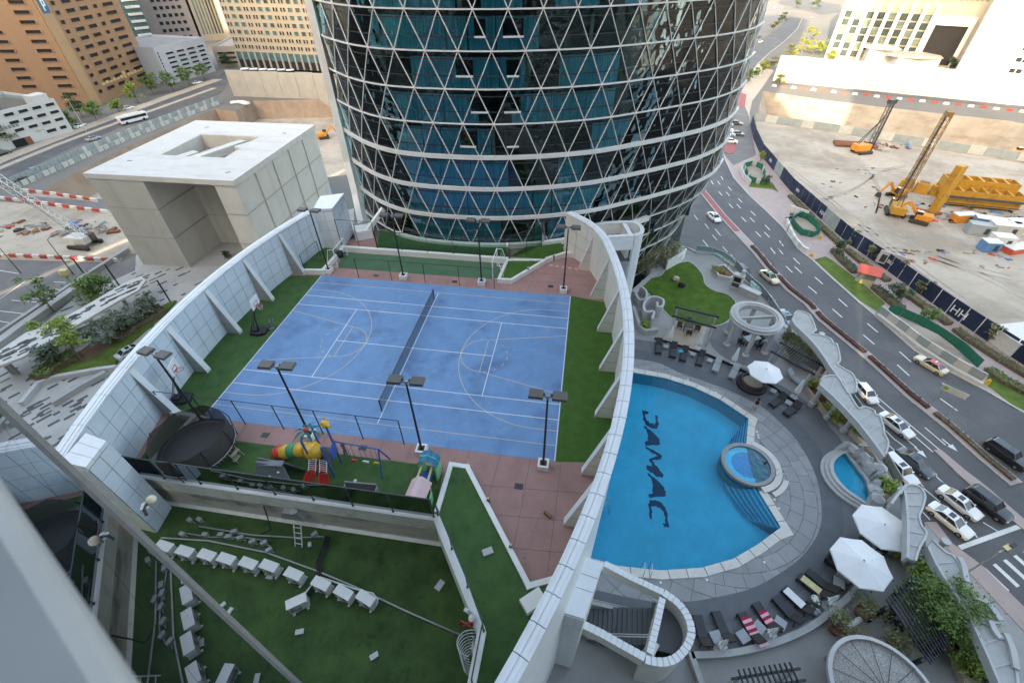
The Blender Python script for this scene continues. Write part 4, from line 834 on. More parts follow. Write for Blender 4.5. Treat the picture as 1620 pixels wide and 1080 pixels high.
fs = [(2*i, 2*i+1, 2*i+3, 2*i+2) for i in range(8)]; mb.add(q, fs+[f[::-1] for f in fs]); mb.build('blue_canopy', 'plastic_sky', t)
mb = MB(); mb.box((-.85, -.5, .45), (.8, .4, .06), .1); mb.box((-1.2, -.55, .2), (.3, .4, .1)); mb.build('toy_slide', 'plastic_sky', t, bevel=.02)
mb = MB(); mb.box((.72, -.35, .5), (.1, .8, .9), .2); mb.build('green_panel', 'plastic_lime', t, bevel=.03)
# bench tub
t = thing('toy_bench', 'grey plastic bench box standing behind the balustrade', 'bench', (1.15, -12.85, 0), R(3))
mb = MB(); mb.box((0, 0, .4), (1.75, .6, .12)); mb.build('seat', 'bench_grey', t)
mb = MB(); mb.box((0, -.3, .35), (1.85, .08, .7)); mb.build('front_panel', 'bench_grey', t)
mb = MB(); mb.box((0, .33, .6), (1.85, .08, 1.1)); mb.build('backrest', 'bench_grey', t)
for s in (-1, 1):
    mb = MB(); mb.box((s*.93, 0, .45), (.09, .7, .9)); mb.build('arm', 'bench_grey', t)
for i, q in enumerate(((.3, -11.85, .05), (-4.9, -10.85, .04))):
    mb = MB(); mb.lathe([(0, 0), (.1, .03), (.11, .1), (0, .16)], (*q[:2], .01), 8); tag(mb.build('toy_ball', 'towel_white', smooth=True), ['white ball on the turf in front of the swing seats', 'white ball on the turf beside the tunnel slide mouth'][i], 'ball')
# little globe lamps and bollards along kerbs
for i, (x, y) in enumerate(((7.55, 12.0), (9.8, 14.6), (8.3, -12.0), (9.95, -14.4))):
    t = thing('kerb_lamp', ['small dark kerb lamp on the wedge planter edge', 'small dark kerb lamp on the sloping turf kerb', 'small dark wall lamp on the triangular bed kerb near the playground', 'small dark wall lamp on the triangular bed kerb near the last buttress'][i], 'lamp', (x+.1, y-.12, .0), 0, 'lamps on the planter kerbs')
    mb = MB(); mb.box((0, 0, .3), (.16, .12, .6)); mb.build('body', 'dark_metal', t); mb = MB(); mb.lathe([(.06, 0), (.08, .05), (.05, .12), (0, .14)], (0, 0, .6), 8); mb.build('globe', 'cctv_cream', t)
# --- plant roof: outdoor units, pipes
UN = [(262.9, 866, 2), (295.5, 874, 2), (330, 880, 3), (360.7, 886, 3), (395.3, 893, 4), (428, 897, 4), (466.6, 910, 6), (509.4, 925, 8), (545, 939, 10), (580, 948, 12), (470.7, 953, 50)]
ULAB = ['white outdoor air conditioner at the left wall end of the row', 'second outdoor air conditioner from the left wall', 'third outdoor air conditioner from the left wall', 'fourth outdoor air conditioner from the left wall', 'fifth outdoor air conditioner from the left wall', 'outdoor air conditioner with a white block lying at its foot', 'outdoor air conditioner just before the black pipe bundle', 'outdoor air conditioner just after the black pipe bundle', 'second to last air conditioner at the pipe run end of the row', 'last outdoor air conditioner of the row with curled pipe', 'lone outdoor air conditioner standing apart on the turf']
def acunit():
    t = thing('air_conditioner', ULAB[0], 'air conditioner', (0, 0, -2.494), 0, 'outdoor air conditioners on the plant roof')
    mb = MB(); mb.box((0, 0, .42), (.92, .36, .66)); mb.build('casing', 'ac_white', t, bevel=.02)
    mb = MB(); mb.box((0, 0, .76), (.96, .40, .03)); mb.build('lid', 'ac_white', t)
    mb = MB(); mb.lathe([(.27, 0), (.27, .02), (0, .02)], (0, 0, 0), 20); mb.v = [(x-.12, -.185-z, y+.42) for x, y, z in mb.v]; g = mb.build('fan_grille', 'ac_grille', t)
    mb = MB()
    for r_ in (.08, .15, .22, .27): mb.tube([(-.12+r_*math.cos(R(a)), -.215, .42+r_*math.sin(R(a))) for a in range(0, 361, 30)], .006, 4)
    mb.build('guard', 'ac_white', g)
    for s in (-.33, .33):
        mb = MB(); mb.box((s, 0, .045), (.1, .5, .09)); mb.build('foot', 'ac_white', t)
    return t
a0u = acunit(); at_ = tree_of(a0u)
for i, (x, y, rz) in enumerate(UN):
    o = a0u if i == 0 else copy_tree(at_); p = P(x, y, -1.9); o.location = (p[0], p[1], -2.494); o.scale = (1.06, 1.25, 1.12); o.rotation_euler[2] = R(-rz*1.2-4) if i < 10 else R(35); o['label'] = ULAB[i]
def pipe(name, label, pts, r, m_, cat='pipe', n=6):
    mb = MB(); mb.tube(pts, r, n); o = mb.build(name, m_, smooth=True); return tag(o, label, cat)
RZ = -2.494
def PR(l, h=.1): return [P(x, y, RZ+h) for x, y in l]
pipe('roof_pipe', 'long pale conduit running behind the row of air conditioners', PR([(255, 850), (330, 855), (420, 873), (500, 902), (560, 927), (640, 965), (733, 1006)]), .05, 'grc_grey')
pipe('roof_pipe', 'pale conduit below the deck wall ending at the small ladder', PR([(315, 832), (400, 846), (470, 850), (512, 848)]), .05, 'pipe_grey')
pipe('roof_pipe', 'grey pipe joining the left end of the conduit cluster', PR([(290, 842), (330, 849), (390, 850), (420, 855)]), .04, 'pipe_grey')
for i in range(3): pipe('refrigerant_pipe', ['black insulated pipe of the bundle leading down from the deck wall', 'inner black insulated pipe of the bundle', 'outer black insulated pipe of the bundle'][i], PR([(516+3*i, 848), (508+3*i, 870), (500+3*i, 890), (502+3*i, 903), (492+3*i, 925), (480+3*i, 945)], .12+.03*i), .05, 'pipe_black')
pipe('refrigerant_pipe', 'white wrapped pipe lying between the lone unit and the row', PR([(477, 945), (489, 930), (497, 920)], .35), .05, 'ac_white')
pipe('refrigerant_pipe', 'white wrapped pipe along the last three units', PR([(506, 912), (530, 920), (562, 931), (590, 938), (598, 948), (594, 958)], .5), .045, 'ac_white')
pipe('drain_cable', 'dark hanging cable against the deck wall', [PY(417, 800, -13.7), PY(424, 820, -13.7), P(428, 838, RZ+.05), P(412, 845, RZ+.05)], .04, 'pipe_black')
JB = [(301, 823), (316, 822), (289, 845), (325, 846), (350, 846), (362, 849), (371, 841), (381, 851), (400, 857), (418, 859), (426, 870), (498, 845)]
for i, (x, y) in enumerate(JB):
    p = P(x, y, RZ+.15); mb = MB(); mb.box((p[0], p[1], RZ+.16), (.34, .22, .3), R(-20+7*i)); mb.tube([(p[0]-.3, p[1], RZ+.08), (p[0]+.35, p[1]-.05, RZ+.08)], .03, 5); tag(mb.build('junction_box', 'pipe_grey'), 'small grey valve box in the conduit cluster below the deck wall', 'valve box', 'valve boxes on the plant roof')
for i, (x, y, s) in enumerate(((427, 912, .4), (474, 999, .42), (592, 1037, .42), (352, 957, .35), (364, 966, .35), (413, 1055, .4), (490, 861, .3))):
    p = P(x, y, RZ+.05); mb = MB(); mb.box((p[0], p[1], RZ+.06), (s, s*.62, .12), R(20*i)); tag(mb.build('concrete_block', 'grc_white', bevel=.02), ['white block at the foot of a unit in the row', 'white block on open turf below the lone unit', 'white block on open turf beside the green roof seam', 'pale round edged block near the tower glass', 'small white block beside the round edged one near the tower glass', 'white block half hidden by the tower edge frame', 'small white bottle shaped block near the short ladder'][i], 'block', 'loose blocks on the plant roof')
p = P(476, 858, RZ); t = thing('roof_ladder', 'short white ladder leaning below the deck parapet', 'ladder', p); mb = MB()
for e in (-.22, .22): mb.beam((e, -.25, 0), (e, .45, 1.4), .05, .05)
mb.build('stile', 'ac_white', t)
for k in range(4):
    mb = MB(); mb.beam((-.22, -.15+.16*k, .2+.33*k), (.22, -.15+.16*k, .2+.33*k), .035, .035); mb.build('rung', 'ac_white', t)
p = PY(470, 828, -13.9); t = thing('wall_hopper', 'grey metal hood fixed below the deck parapet above the ladder', 'vent hood', (p[0], -13.75, -1.2)); mb = MB(); mb.box((0, 0, 0), (1.5, .5, .55), 0, 0, .7); mb.build('hood', 'grey_metal', t); mb = MB(); mb.lathe([(.0, 0), (.22, .05), (.25, .3), (.1, .4), (0, .4)], (.2, -.05, .2), 12); mb.build('fan_motor', 'grey_metal', t)
# caged ladder at the end of the slanting parapet
t = thing('caged_ladder', 'white hooped cage ladder at the end of the slanting parapet', 'ladder', (8.75, -19.3, RZ))
for k in range(9):
    z = .5+k*.42; mb = MB(); mb.tube([(.42-.62*math.cos(R(a))*1.0-.1, .5*math.sin(R(a)), z) for a in range(-90, 91, 15)], .022, 5); mb.build('hoop', 'grc_white', t)
for a in (-60, 0, 60):
    mb = MB(); mb.tube([(.32-.62*math.cos(R(a)), .5*math.sin(R(a)), .5), (.32-.62*math.cos(R(a)), .5*math.sin(R(a)), 3.86)], .02, 5); mb.build('cage_bar', 'grc_white', t)
for e in (-.22, .22):
    mb = MB(); mb.beam((.35, e, 0), (.35, e, 4), .05, .05); mb.build('stile', 'grc_white', t)
for k in range(11):
    mb = MB(); mb.beam((.35, -.22, .3+k*.33), (.35, .22, .3+k*.33), .03, .03); mb.build('rung', 'grc_white', t)
p = (8.6, -18.4, .9); mb = MB()
for k in range(5): mb.tube([(p[0]+(.2+.03*k)*math.cos(R(a)), p[1]+.06*math.sin(R(a*3)), p[2]+(.2+.03*k)*math.sin(R(a))-.3) for a in range(0, 331, 30)], .025, 5)
tag(mb.build('hose_coil', 'plastic_red'), 'coiled orange hose hanging inside the ladder cage', 'hose')
t = thing('pipe_head', 'white pipe elbow and lamp at the top of the ladder cage', 'pipe', (8.75, -18.0, .5)); mb = MB(); mb.tube([(0, 0, -.4), (0, 0, .1), (-.2, .1, .25), (-.35, .15, .2)], .1, 8); mb.build('elbow', 'ac_white', t); mb = MB(); mb.lathe([(0, 0), (.16, .02), (.16, .12), (0, .16)], (.05, -.15, .1), 10); mb.build('lamp', 'ac_white', t)
# ------------------------------------------------------------------ lattice tower beyond the court
TP = [(-13.6, 23.0), (-12.7, 21.8), (-9.9, 19.2), (-7.6, 17.6), (-5.3, 16.6), (-2.7, 16.15), (0, 16.05), (2.6, 16.15), (5.3, 16.55), (9.1, 17.6), (13.0, 19.25), (16.6, 21.6), (20.2, 24.2), (23.9, 27.3), (27.0, 31.2), (29.0, 35.8)]
TC = smooth_poly(TP, 6, False)
TB = TC+[(29.3, 48), (24, 62), (10, 70), (-6, 66), (-15, 50), (-16, 34)]
RINGS = [-11.45, -8.5, -5.55, -2.6, .35, 3.3, 6.25, 9.2, 12.05, 14.75, 17.45, 20.15, 22.85, 25.55]
tw = thing('lattice_tower', 'dark glass tower wrapped in a white triangular lattice', 'tower', (6, 40, G))
T_ = plen(TC); MOD = 2.68
def tpos(s, z, off=0.0):
    s = min(max(s, 0), T_-.01); a = seg(TC, s/T_, min(1, s/T_+.001)); p, q = np.array(a[0]), np.array(a[1]); d = (q-p)/np.linalg.norm(q-p); n_ = np.array([d[1], -d[0]])
    if z < 3.3: off = off-(3.3-z)*.34*min(1, max(0, (p[0]-8)/15))      # the base draws in towards the street end
    return (p[0]+n_[0]*off, p[1]+n_[1]*off, z)
s0 = [s for s in np.linspace(0, T_, 4000) if tpos(s, 0)[0] >= -.12][0]      # a lattice node of ring z = 3.3
def nodes(k):
    o = s0 % MOD+(MOD/2 if ((k+1) % 2) else 0); return [o-MOD+i*MOD for i in range(int(T_/MOD)+3)]
# lattice
ND = 0
for k in range(len(RINGS)-1):
    za, zb = RINGS[k], RINGS[k+1]; A, Bn = nodes(k), nodes(k+1)
    for a in A:
        for b in (a-MOD/2, a+MOD/2):
            if -.02 <= a <= T_ and -.02 <= b <= T_:
                mb = MB(); mb.beam(tpos(a, za, .06), tpos(b, zb, .06), .068, .08, up=(0, -1, 0)); mb.build('lattice_bar', 'mullion', tw, world=True); ND += 1
for k, z in enumerate(RINGS):
    hh = .38 if 5 <= k <= 7 else .095; mb = MB(); mb.strip([tpos(i*T_/90, z, .07)[:2] for i in range(91)], .16, z-hh/2, z+hh/2); mb.build('ring_beam', 'fin_white' if hh > .3 else 'mullion', tw, world=True)
    if k < len(RINGS)-1 and k >= 3:
        zz = RINGS[k+1]-.55; mb = MB(); mb.strip([tpos(i*T_/90, zz, .03)[:2] for i in range(91)], .05, zz-.03, zz+.03); mb.build('transom', 'dark_metal', tw, world=True)
        zz = z+.95; mb = MB(); mb.strip([tpos(i*T_/90, zz, .03)[:2] for i in range(91)], .05, zz-.03, zz+.03); mb.build('transom', 'dark_metal', tw, world=True)
# panes: triangles between the bars; the 290 nearest to the middle as parts, the rest joined
cand = []
for k in range(0, len(RINGS)-1):
    za, zb = RINGS[k], RINGS[k+1]; A, Bn = nodes(k), nodes(k+1)
    for a in A: cand += [((a, za), (a+MOD, za), (a+MOD/2, zb)), ((a, za), (a+MOD/2, zb), (a-MOD/2, zb))]
cand.sort(key=lambda c: (max(0, -c[0][1])*30+abs(tpos(c[0][0], 0)[0]-6)+max(0, c[0][1]-18)*20))
rest = MB(); npane = 0
for c in cand:
    if any(s < -.05 or s > T_ for s, _ in c): continue
    x, _, z = tpos(sum(s for s, _ in c)/3, sum(z for _, z in c)/3); mb = MB() if npane < 296 else rest
    jit = random.gauss(0, .012); V = [tpos(s, z_, -.02+jit*(i-1)) for i, (s, z_) in enumerate(c)]; W_ = [tpos(s, z_, -.05+jit*(i-1)) for i, (s, z_) in enumerate(c)]
    mb.add(V+W_, [(0, 1, 2), (5, 4, 3), (0, 3, 4, 1), (1, 4, 5, 2), (2, 5, 3, 0)])
    if mb is not rest: mb.build('pane', 'tower_glass', tw, world=True); npane += 1
o = rest.build('panes_far', 'tower_glass', tw, world=True); o['kind'] = 'stuff'
# storey floors, curtains and partitions seen through the glass
inner = [tpos(i*T_/60, 0, -7.5)[:2] for i in range(61)]
for k, z in enumerate(RINGS[:-1]):
    mb = MB(); mb.prism([tpos(i*T_/60, z-.4, -.12)[:2] for i in range(61)]+inner[::-1], z-.42, z-.02); mb.build('floor_slab', 'slab_dark', tw, world=True)
mb = MB(); mb.strip(inner, .3, -3, 26); mb.build('core_wall', 'interior', tw, world=True)
rr = random.Random(5)
for k in range(3, len(RINGS)-1):
    s = .5; z0, z1 = RINGS[k], RINGS[k+1]-.45
    while s < T_-2:
        x = tpos(s, 0)[0]; L_ = rr.uniform(1.2, 3.6); u = rr.random()
        pc = .88 if x < 2.5 else .58 if x < 8 else .72 if x < 13 else .42
        if u < pc:
            mb = MB(); n_ = int(L_/.12); mb.strip([tpos(s+i*.12, z0, -.2-.05*(i % 2)-.02*rr.random())[:2] for i in range(n_+1)], .02, z0, z1); mb.build('curtain', 'curtain', tw, world=True)
        elif u < pc+.07:
            mb = MB(); mb.strip([tpos(s+i*.12, 0, -.5-.05*(i % 2))[:2] for i in range(4)], .02, z0, z1); mb.build('curtain', 'curtain_pale', tw, world=True)
        elif u < pc+.17:
            p, q = tpos(s, 0, -.3), tpos(s, 0, -4.5); mb = MB(); mb.strip([p[:2], q[:2]], .15, z0, z1); mb.build('partition', 'interior_teal', tw, world=True)
        elif u < pc+.42:
            mb = MB(); p = tpos(s+.5, z0+.45, -1.4); mb.box((p[0], p[1], z0+.4), (rr.uniform(.6, 1.6), .8, rr.uniform(.5, 1.2)), rr.uniform(0, 3)); mb.build('furniture', rr.choice(['interior', 'interior_teal', 'bench_grey']), tw, world=True)
        s += L_
# opened sashes with pale frames
def sash(px0, px1, k, d0=.35):
    """tilted opening light: pale sill bar and side jamb in storey k between two pixels at mid height"""
    z0 = RINGS[k]+.95; z1 = RINGS[k+1]-.55; pass
    def s_of(px):
        best = min(np.linspace(0, T_, 600), key=lambda s: abs(pix(tpos(s, (z0+z1)/2))[0]-px)); return best
    a, b = s_of(px0), s_of(px1)
    mb = MB(); mb.strip([tpos(a+(b-a)*i/6, 0, .10)[:2] for i in range(7)], .14, z0-.06, z0+.05); f = mb.build('sash_frame', 'mullion', tw, world=True)
    mb = MB(); mb.strip([tpos(a+(b-a)*i/6, 0, -.1)[:2] for i in range(7)], .05, z0+.05, z1-.03); mb.build('sash_void', 'void', f, world=True)
def pix(p):
    d = np.array(p)-CAM; z = d@_f; return 810+FPX*(d@_r)/z, 540-FPX*(d@_u)/z
for a in ((720, 748, 9), (802, 820, 9), (745, 772, 8), (797, 824, 8), (727, 752, 7), (802, 820, 7), (1006, 1060, 10), (998, 1043, 9), (990, 1040, 8), (982, 1030, 7), (750, 768, 10), (795, 828, 10)): sash(*a)
# end fin, base beam, lower and upper body
mb = MB(); fx = [(-13.75, 23.1, 30), (-13.7, 23.0, 22), (-13.55, 22.7, 12), (-13.2, 22.0, 6), (-12.3, 20.4, 3), (-11.2, 18.2, .8)]
for i in range(len(fx)-1): mb.beam((fx[i][0]-.2, fx[i][1]-.1, fx[i][2]), (fx[i+1][0]-.2, fx[i+1][1]-.1, fx[i+1][2]-.05), .75, .8, up=(0, 1, 0))
mb.build('end_fin', 'fin_white', tw, world=True)
mb = MB(); mb.beam((-10.4, 16.6, .6), (-8.6, 17.9, 2.7), .45, .45); mb.build('base_strut', 'fin_white', tw, world=True)
mb = MB(); mb.box((-10.9, 16.8, .45), (1.9, 1.9, .9), .5, 0, .85); mb.build('fin_plinth', 'fin_white', tw, world=True)
mb = MB(); mb.strip([tpos(i*T_/60, 0, .35)[:2] for i in range(10, 44)], .45, .1, .62); mb.build('base_kerb', 'white_paint', tw, world=True)
mb = MB(); mb.strip([tpos(i*T_/60, RINGS[0], -.1)[:2] for i in range(61)], .1, G, RINGS[0]); mb.build('lower_glazing', 'win_glaze', tw, world=True)
for z in np.arange(-14.4, G+2, -2.9):
    mb = MB(); mb.strip([tpos(i*T_/60, RINGS[0], .1)[:2] for i in range(61)], .2, z-.15, z+.15); mb.build('ring_beam', 'mullion', tw, world=True)
mb = MB(); mb.prism([tpos(i*T_/60, 0, -8)[:2] for i in range(61)]+TB[len(TC):], G, 25.4); mb.build('rear_body', 'win_glaze', tw, world=True)
mb = MB(); mb.prism(TB, 25.8, 150); mb.build('upper_body', 'win_glaze', tw, world=True)
# ------------------------------------------------------------------ the tower the picture is taken from, and the shade towers added behind it
FN = np.array([math.cos(R(64)), math.sin(R(64)), 0]); FD = np.array([FN[1], -FN[0], 0]); FO = CAM-FN*1.15
def on_facade(px, py):
    d = ray(px, py); t = -1.15/(d@FN); p = CAM+d*t; return float((p-FO)@FD), float(p[2])
(sa, za), (sb, zb) = on_facade(0, 640), on_facade(470, 1080); sl = (sa-sb)/(za-zb)
def s_edge(z): return max(-24.0, sb+(z-zb)*sl)
def fpt(s, z, off=0.0): q = FO+FD*s+FN*off; return (q[0], q[1], z)
own = thing('viewpoint_tower', 'dark reflective glass tower face with slanting aluminium edge frame and window ledge', 'tower', fpt(0, G, -10))
zs = [G, -2.5, 4, 12, 20, 23.0]
zz = [G]+[float(z) for z in np.arange(-2.6, 23.2, 3.2)]
for i in range(len(zz)-1):
    a, b = zz[i], zz[i+1]; xs = [0, 4, 8, 12, 16]
    cols = [(None, 0.0), (0.0, 4.0), (4.0, 9.0), (9.0, 16.0)] if s_edge(b) < -.2 else [(None, 9.0), (9.0, 16.0)]
    for (c0, c1) in cols:
        q0, q1 = (s_edge(a) if c0 is None else c0), (s_edge(b) if c0 is None else c0)
        if c1 <= q0+.05 and c1 <= q1+.05: continue
        mb = MB(); V = [fpt(min(q0, c1-.02)+.02, a+.01), fpt(c1-.02, a+.01), fpt(c1-.02, b-.01), fpt(q1+.02, b-.01)]; W_ = [fpt(min(q0, c1-.02)+.02, a+.01, -.04), fpt(c1-.02, a+.01, -.04), fpt(c1-.02, b-.01, -.04), fpt(q1+.02, b-.01, -.04)]
        mb.add(V+W_, [(3, 2, 1, 0), (4, 5, 6, 7), (0, 1, 5, 4), (1, 2, 6, 5), (2, 3, 7, 6), (3, 0, 4, 7)]); mb.build('facade_pane', 'own_glass', own, world=True)
mb = MB(); zz2 = [G, 0, 10, 22.9]
q = [fpt(s_edge(z)+.1, z, -.3) for z in zz2]+[fpt(16, z, -.3) for z in zz2[::-1]]; qb = [fpt(s_edge(z)+3, z, -9) for z in zz2]+[fpt(16, z, -9) for z in zz2[::-1]]; n_ = len(q)
mb.add(q+qb, [tuple(range(n_))[::-1], tuple(range(n_, 2*n_))]+[(i, (i+1) % n_, n_+(i+1) % n_, n_+i) for i in range(n_)]); mb.build('body', 'slab_dark', own, world=True)
for e, w_, o_ in ((-.02, .10, .06), (.11, .05, .03), (-.14, .05, .02)):
    mb = MB(); mb.beam(fpt(s_edge(-2.5)+e, -2.5, o_), fpt(s_edge(23.2)+e, 23.2, o_), w_, .08+o_*.4, up=tuple(FN)); mb.build('edge_frame', 'rail_alu', own, world=True)
SD = -.87; mb = MB(); mb.add([fpt(-9, CAM[2]+SD, .95), fpt(3, CAM[2]+SD, .95), fpt(3, CAM[2]+SD, .80), fpt(-9, CAM[2]+SD, .80), fpt(-9, CAM[2]+SD-.10, .95), fpt(3, CAM[2]+SD-.10, .95), fpt(3, CAM[2]+SD-.10, .80), fpt(-9, CAM[2]+SD-.10, .80)], [(0, 1, 2, 3), (7, 6, 5, 4), (4, 5, 1, 0), (5, 6, 2, 1), (6, 7, 3, 2), (7, 4, 0, 3)]); mb.build('ledge_nose', 'sill_nose', own, world=True, bevel=.03)
mb = MB(); z0_ = CAM[2]+SD-.02; mb.add([fpt(-9, z0_, .80), fpt(3, z0_, .80), fpt(3, z0_+.06, .05), fpt(-9, z0_+.06, .05), fpt(-9, z0_-.12, .80), fpt(3, z0_-.12, .80), fpt(3, z0_-.12, .05), fpt(-9, z0_-.12, .05)], [(0, 1, 2, 3), (7, 6, 5, 4), (4, 5, 1, 0), (5, 6, 2, 1), (6, 7, 3, 2), (7, 4, 0, 3)]); mb.build('ledge_sheet', 'sill_grey', own, world=True)
UP = [fpt(-22, 0, -.4)[:2], fpt(-10, 0, .1)[:2], fpt(2, 0, -.3)[:2], fpt(16, 0, -2.5)[:2], fpt(26, 0, -8)[:2], fpt(20, 0, -24)[:2], fpt(0, 0, -32)[:2], fpt(-20, 0, -22)[:2]]
mb = MB(); mb.prism(UP, 26.5, 62); mb.build('upper_storeys', 'win_glaze', own, world=True)
mb = MB(); mb.prism([fpt(-8, 0, -9)[:2], fpt(16, 0, -9)[:2], fpt(26, 0, -10)[:2], fpt(20, 0, -24)[:2], fpt(0, 0, -32)[:2], fpt(-12, 0, -22)[:2]], G, 26.5); mb.build('lower_storeys', 'win_glaze', own, world=True)
for z in np.arange(30, 62, 6.5):
    mb = MB(); mb.strip(UP, .4, z, z+.7, closed=True); mb.build('storey_band', 'mullion', own, world=True)
# security cameras on the edge frame
p_ = fpt(s_edge(12.3)-.7, 12.3, .9); t = thing('security_camera', 'cream dome camera pair on a bracket beside the slanting tower edge', 'camera', fpt(s_edge(10.9)-.2, 10.9, .5))
mb = MB(); mb.beam((0, 0, 0), (.25, -.2, -.1), .12, .12); mb.beam((0, 0, 0), (-.1, .4, .05), .1, .1); mb.build('bracket', 'black_metal', t)
mb = MB(); mb.lathe([(0, .16), (.2, .14), (.24, 0), (.18, -.16), (0, -.2)], (.05, .5, .1), 14); mb.build('dome', 'cctv_cream', t, smooth=True); t.scale = (.62,)*3
mb = MB(); mb.lathe([(0, .1), (.14, .08), (.15, -.05), (0, -.12)], (-.2, .25, -.05), 12); mb.box((-.1, .1, -.05), (.3, .18, .14), .6); mb.build('housing', 'ac_white', t, smooth=False)
# out-of-view towers added to shade the scene; they also show in the glass
def shade_tower(x, y, sx, sy, top, rz, wm, gm, label, step=4.0):
    t = thing('shade_tower', label, 'tower', (x, y, G), rz, 'added shade towers out of view behind the viewpoint'); H = top-G
    mb = MB(); mb.box((0, 0, H/2), (sx, sy, H)); mb.build('body', wm, t)
    for z in np.arange(5, H-3, step):
        mb = MB(); mb.box((0, 0, z), (sx+.3, sy+.3, step*.52)); mb.build('window_band', gm, t)
    mb = MB(); mb.box((0, 0, H+.8), (sx+.8, sy+.8, 1.6)); mb.build('roof_parapet', wm, t)
shade_tower(-97, -84, 84, 40, 82, R(0), 'bld_beige', 'win_glaze', 'added beige banded shade tower left of the viewpoint tower')
shade_tower(-31, -92, 46, 40, 86, R(0), 'bld_white', 'win_teal', 'added white banded shade tower directly left of the viewpoint tower')
shade_tower(-192, -66, 84, 46, 122, R(0), 'bld_grey', 'win_teal', 'added grey banded shade tower at the boulevard left of the viewpoint')
shade_tower(-288, -40, 100, 50, 128, R(0), 'bld_pinkgrey', 'win_glaze', 'added pink grey banded shade slab far left of the viewpoint')
shade_tower(-410, 0, 130, 60, 96, R(0), 'bld_beige', 'win_teal', 'added broad beige banded shade slab farthest left of the viewpoint')
shade_tower(45, -84, 40, 44, 150, R(0), 'bld_white', 'win_glaze', 'added slim white banded shade tower right of the viewpoint across the street')
shade_tower(81, -84, 31.5, 44, 82, R(0), 'bld_beige', 'win_teal', 'added low beige banded shade block beside the slim white tower')
shade_tower(124, -80, 54, 44, 86, R(0), 'bld_grey', 'win_teal', 'added grey banded shade tower right of the viewpoint past the white one')
shade_tower(196, -70, 80, 46, 56, R(0), 'bld_cream', 'win_teal', 'added cream banded shade tower far right of the viewpoint')
# ------------------------------------------------------------------ pool terrace (z = -10)
TZ = -10.0
def Z1(x, y): return (1000+x/5.4, 380+y/5.4)
def Z2(x, y): return (1180+x/5.4, 480+y/5.4)
def Z3(x, y): return (1280+x/5.4, 620+y/5.4)
def Z4(x, y): return (1280+x/5.4, 780+y/5.4)
def Z5(x, y): return (1080+x/6.0, 900+y/6.0)
def Z6(x, y): return (1380+x/4.908, 860+y/4.908)
def Z7(x, y): return (870+x/4.908, 860+y/4.908)
def Zp(x, y): return (920+x/3.1775, 560+y/3.1775)
def pz(f, l, z=TZ): return [P(*f(*q), z)[:2] for q in l]
POOL = PP([(1004, 591), (1052, 598), (1096, 612), (1140, 632.5), (1184, 662), (1180, 705), (1200, 777), (1235, 834), (1197, 862), (1159, 884), (1109, 898), (1044, 902), (978, 895), (930, 868)], TZ)
POOL[0] = (POOL[0][0]-1.5, POOL[0][1]+.3); POOL[-1] = (POOL[-1][0]-2.2, POOL[-1][1]-.3)
JC = np.array(P(1182, 735, TZ)[:2]); JR = 2.15
PAVE = PP([(985, 556), (1037, 565), (1077, 582), (1140, 604), (1203, 632), (1250, 670), (1282, 708), (1307, 758), (1317, 815), (1310, 856), (1282, 896), (1240, 927), (1200, 948), (1156, 960), (1097, 970), (1026, 969), (930, 948)], TZ); PAVE[0] = (PAVE[0][0]-3, PAVE[0][1])
PAVE = smooth_poly(PAVE, 3, False); PAVE[-1] = (PAVE[-1][0]-3, PAVE[-1][1])
TERR = [(14.5, 15.6), (13, 23), (20, 24.5)]+PP([(1085, 392), (1100, 400), (1132, 404), (1162, 424), (1178, 445), (1205, 468), (1236, 515), (1262, 535), (1300, 578), (1344, 640), (1372, 680), (1378, 702), (1416, 770), (1432, 800), (1424, 838), (1440, 878), (1470, 905), (1500, 960), (1530, 1030), (1560, 1110), (1570, 1250)], TZ)+[(12.5, -34), (11.2, -24)]+WRo[:40:3]
mb = MB(); cdt_sheet(TERR, [POOL], TZ, mb)
terr = struct(mb.build('pool_terrace', 'terrace_grey'))
mb = MB(); mb.strip(TERR[2:24], .5, G, TZ-.01, side=1); struct(mb.build('terrace_retaining_wall', 'bld_grey'))
mb = MB(); mb.strip(TERR[2:24], .6, TZ-1.2, TZ+.12, side=1); struct(mb.build('terrace_edge', 'grc_grey'))
# dark boarded deck outside the paving, and its darker band
DECKO = PP([(985, 530), (1030, 540), (1075, 545), (1130, 565), (1180, 583), (1240, 612), (1285, 642), (1298, 652), (1312, 675), (1335, 704), (1310, 735), (1330, 775), (1365, 800), (1378, 830), (1372, 868), (1340, 934), (1288, 976), (1247, 999), (1197, 1017), (1147, 1027), (1090, 1031), (1020, 1024), (930, 990)], TZ)
DECKO[0] = (DECKO[0][0]-3, DECKO[0][1])
mb = MB(); mb.sheet(PAVE+smooth_poly(DECKO, 2, False)[::-1], TZ+.012); struct(mb.build('dark_deck', 'deck_dark'))
mb = MB(); mb.strip([(x, y) for x, y in PAVE], 1.5, TZ, TZ+.027, side=0); struct(mb.build('deck_border', 'deck_band'))
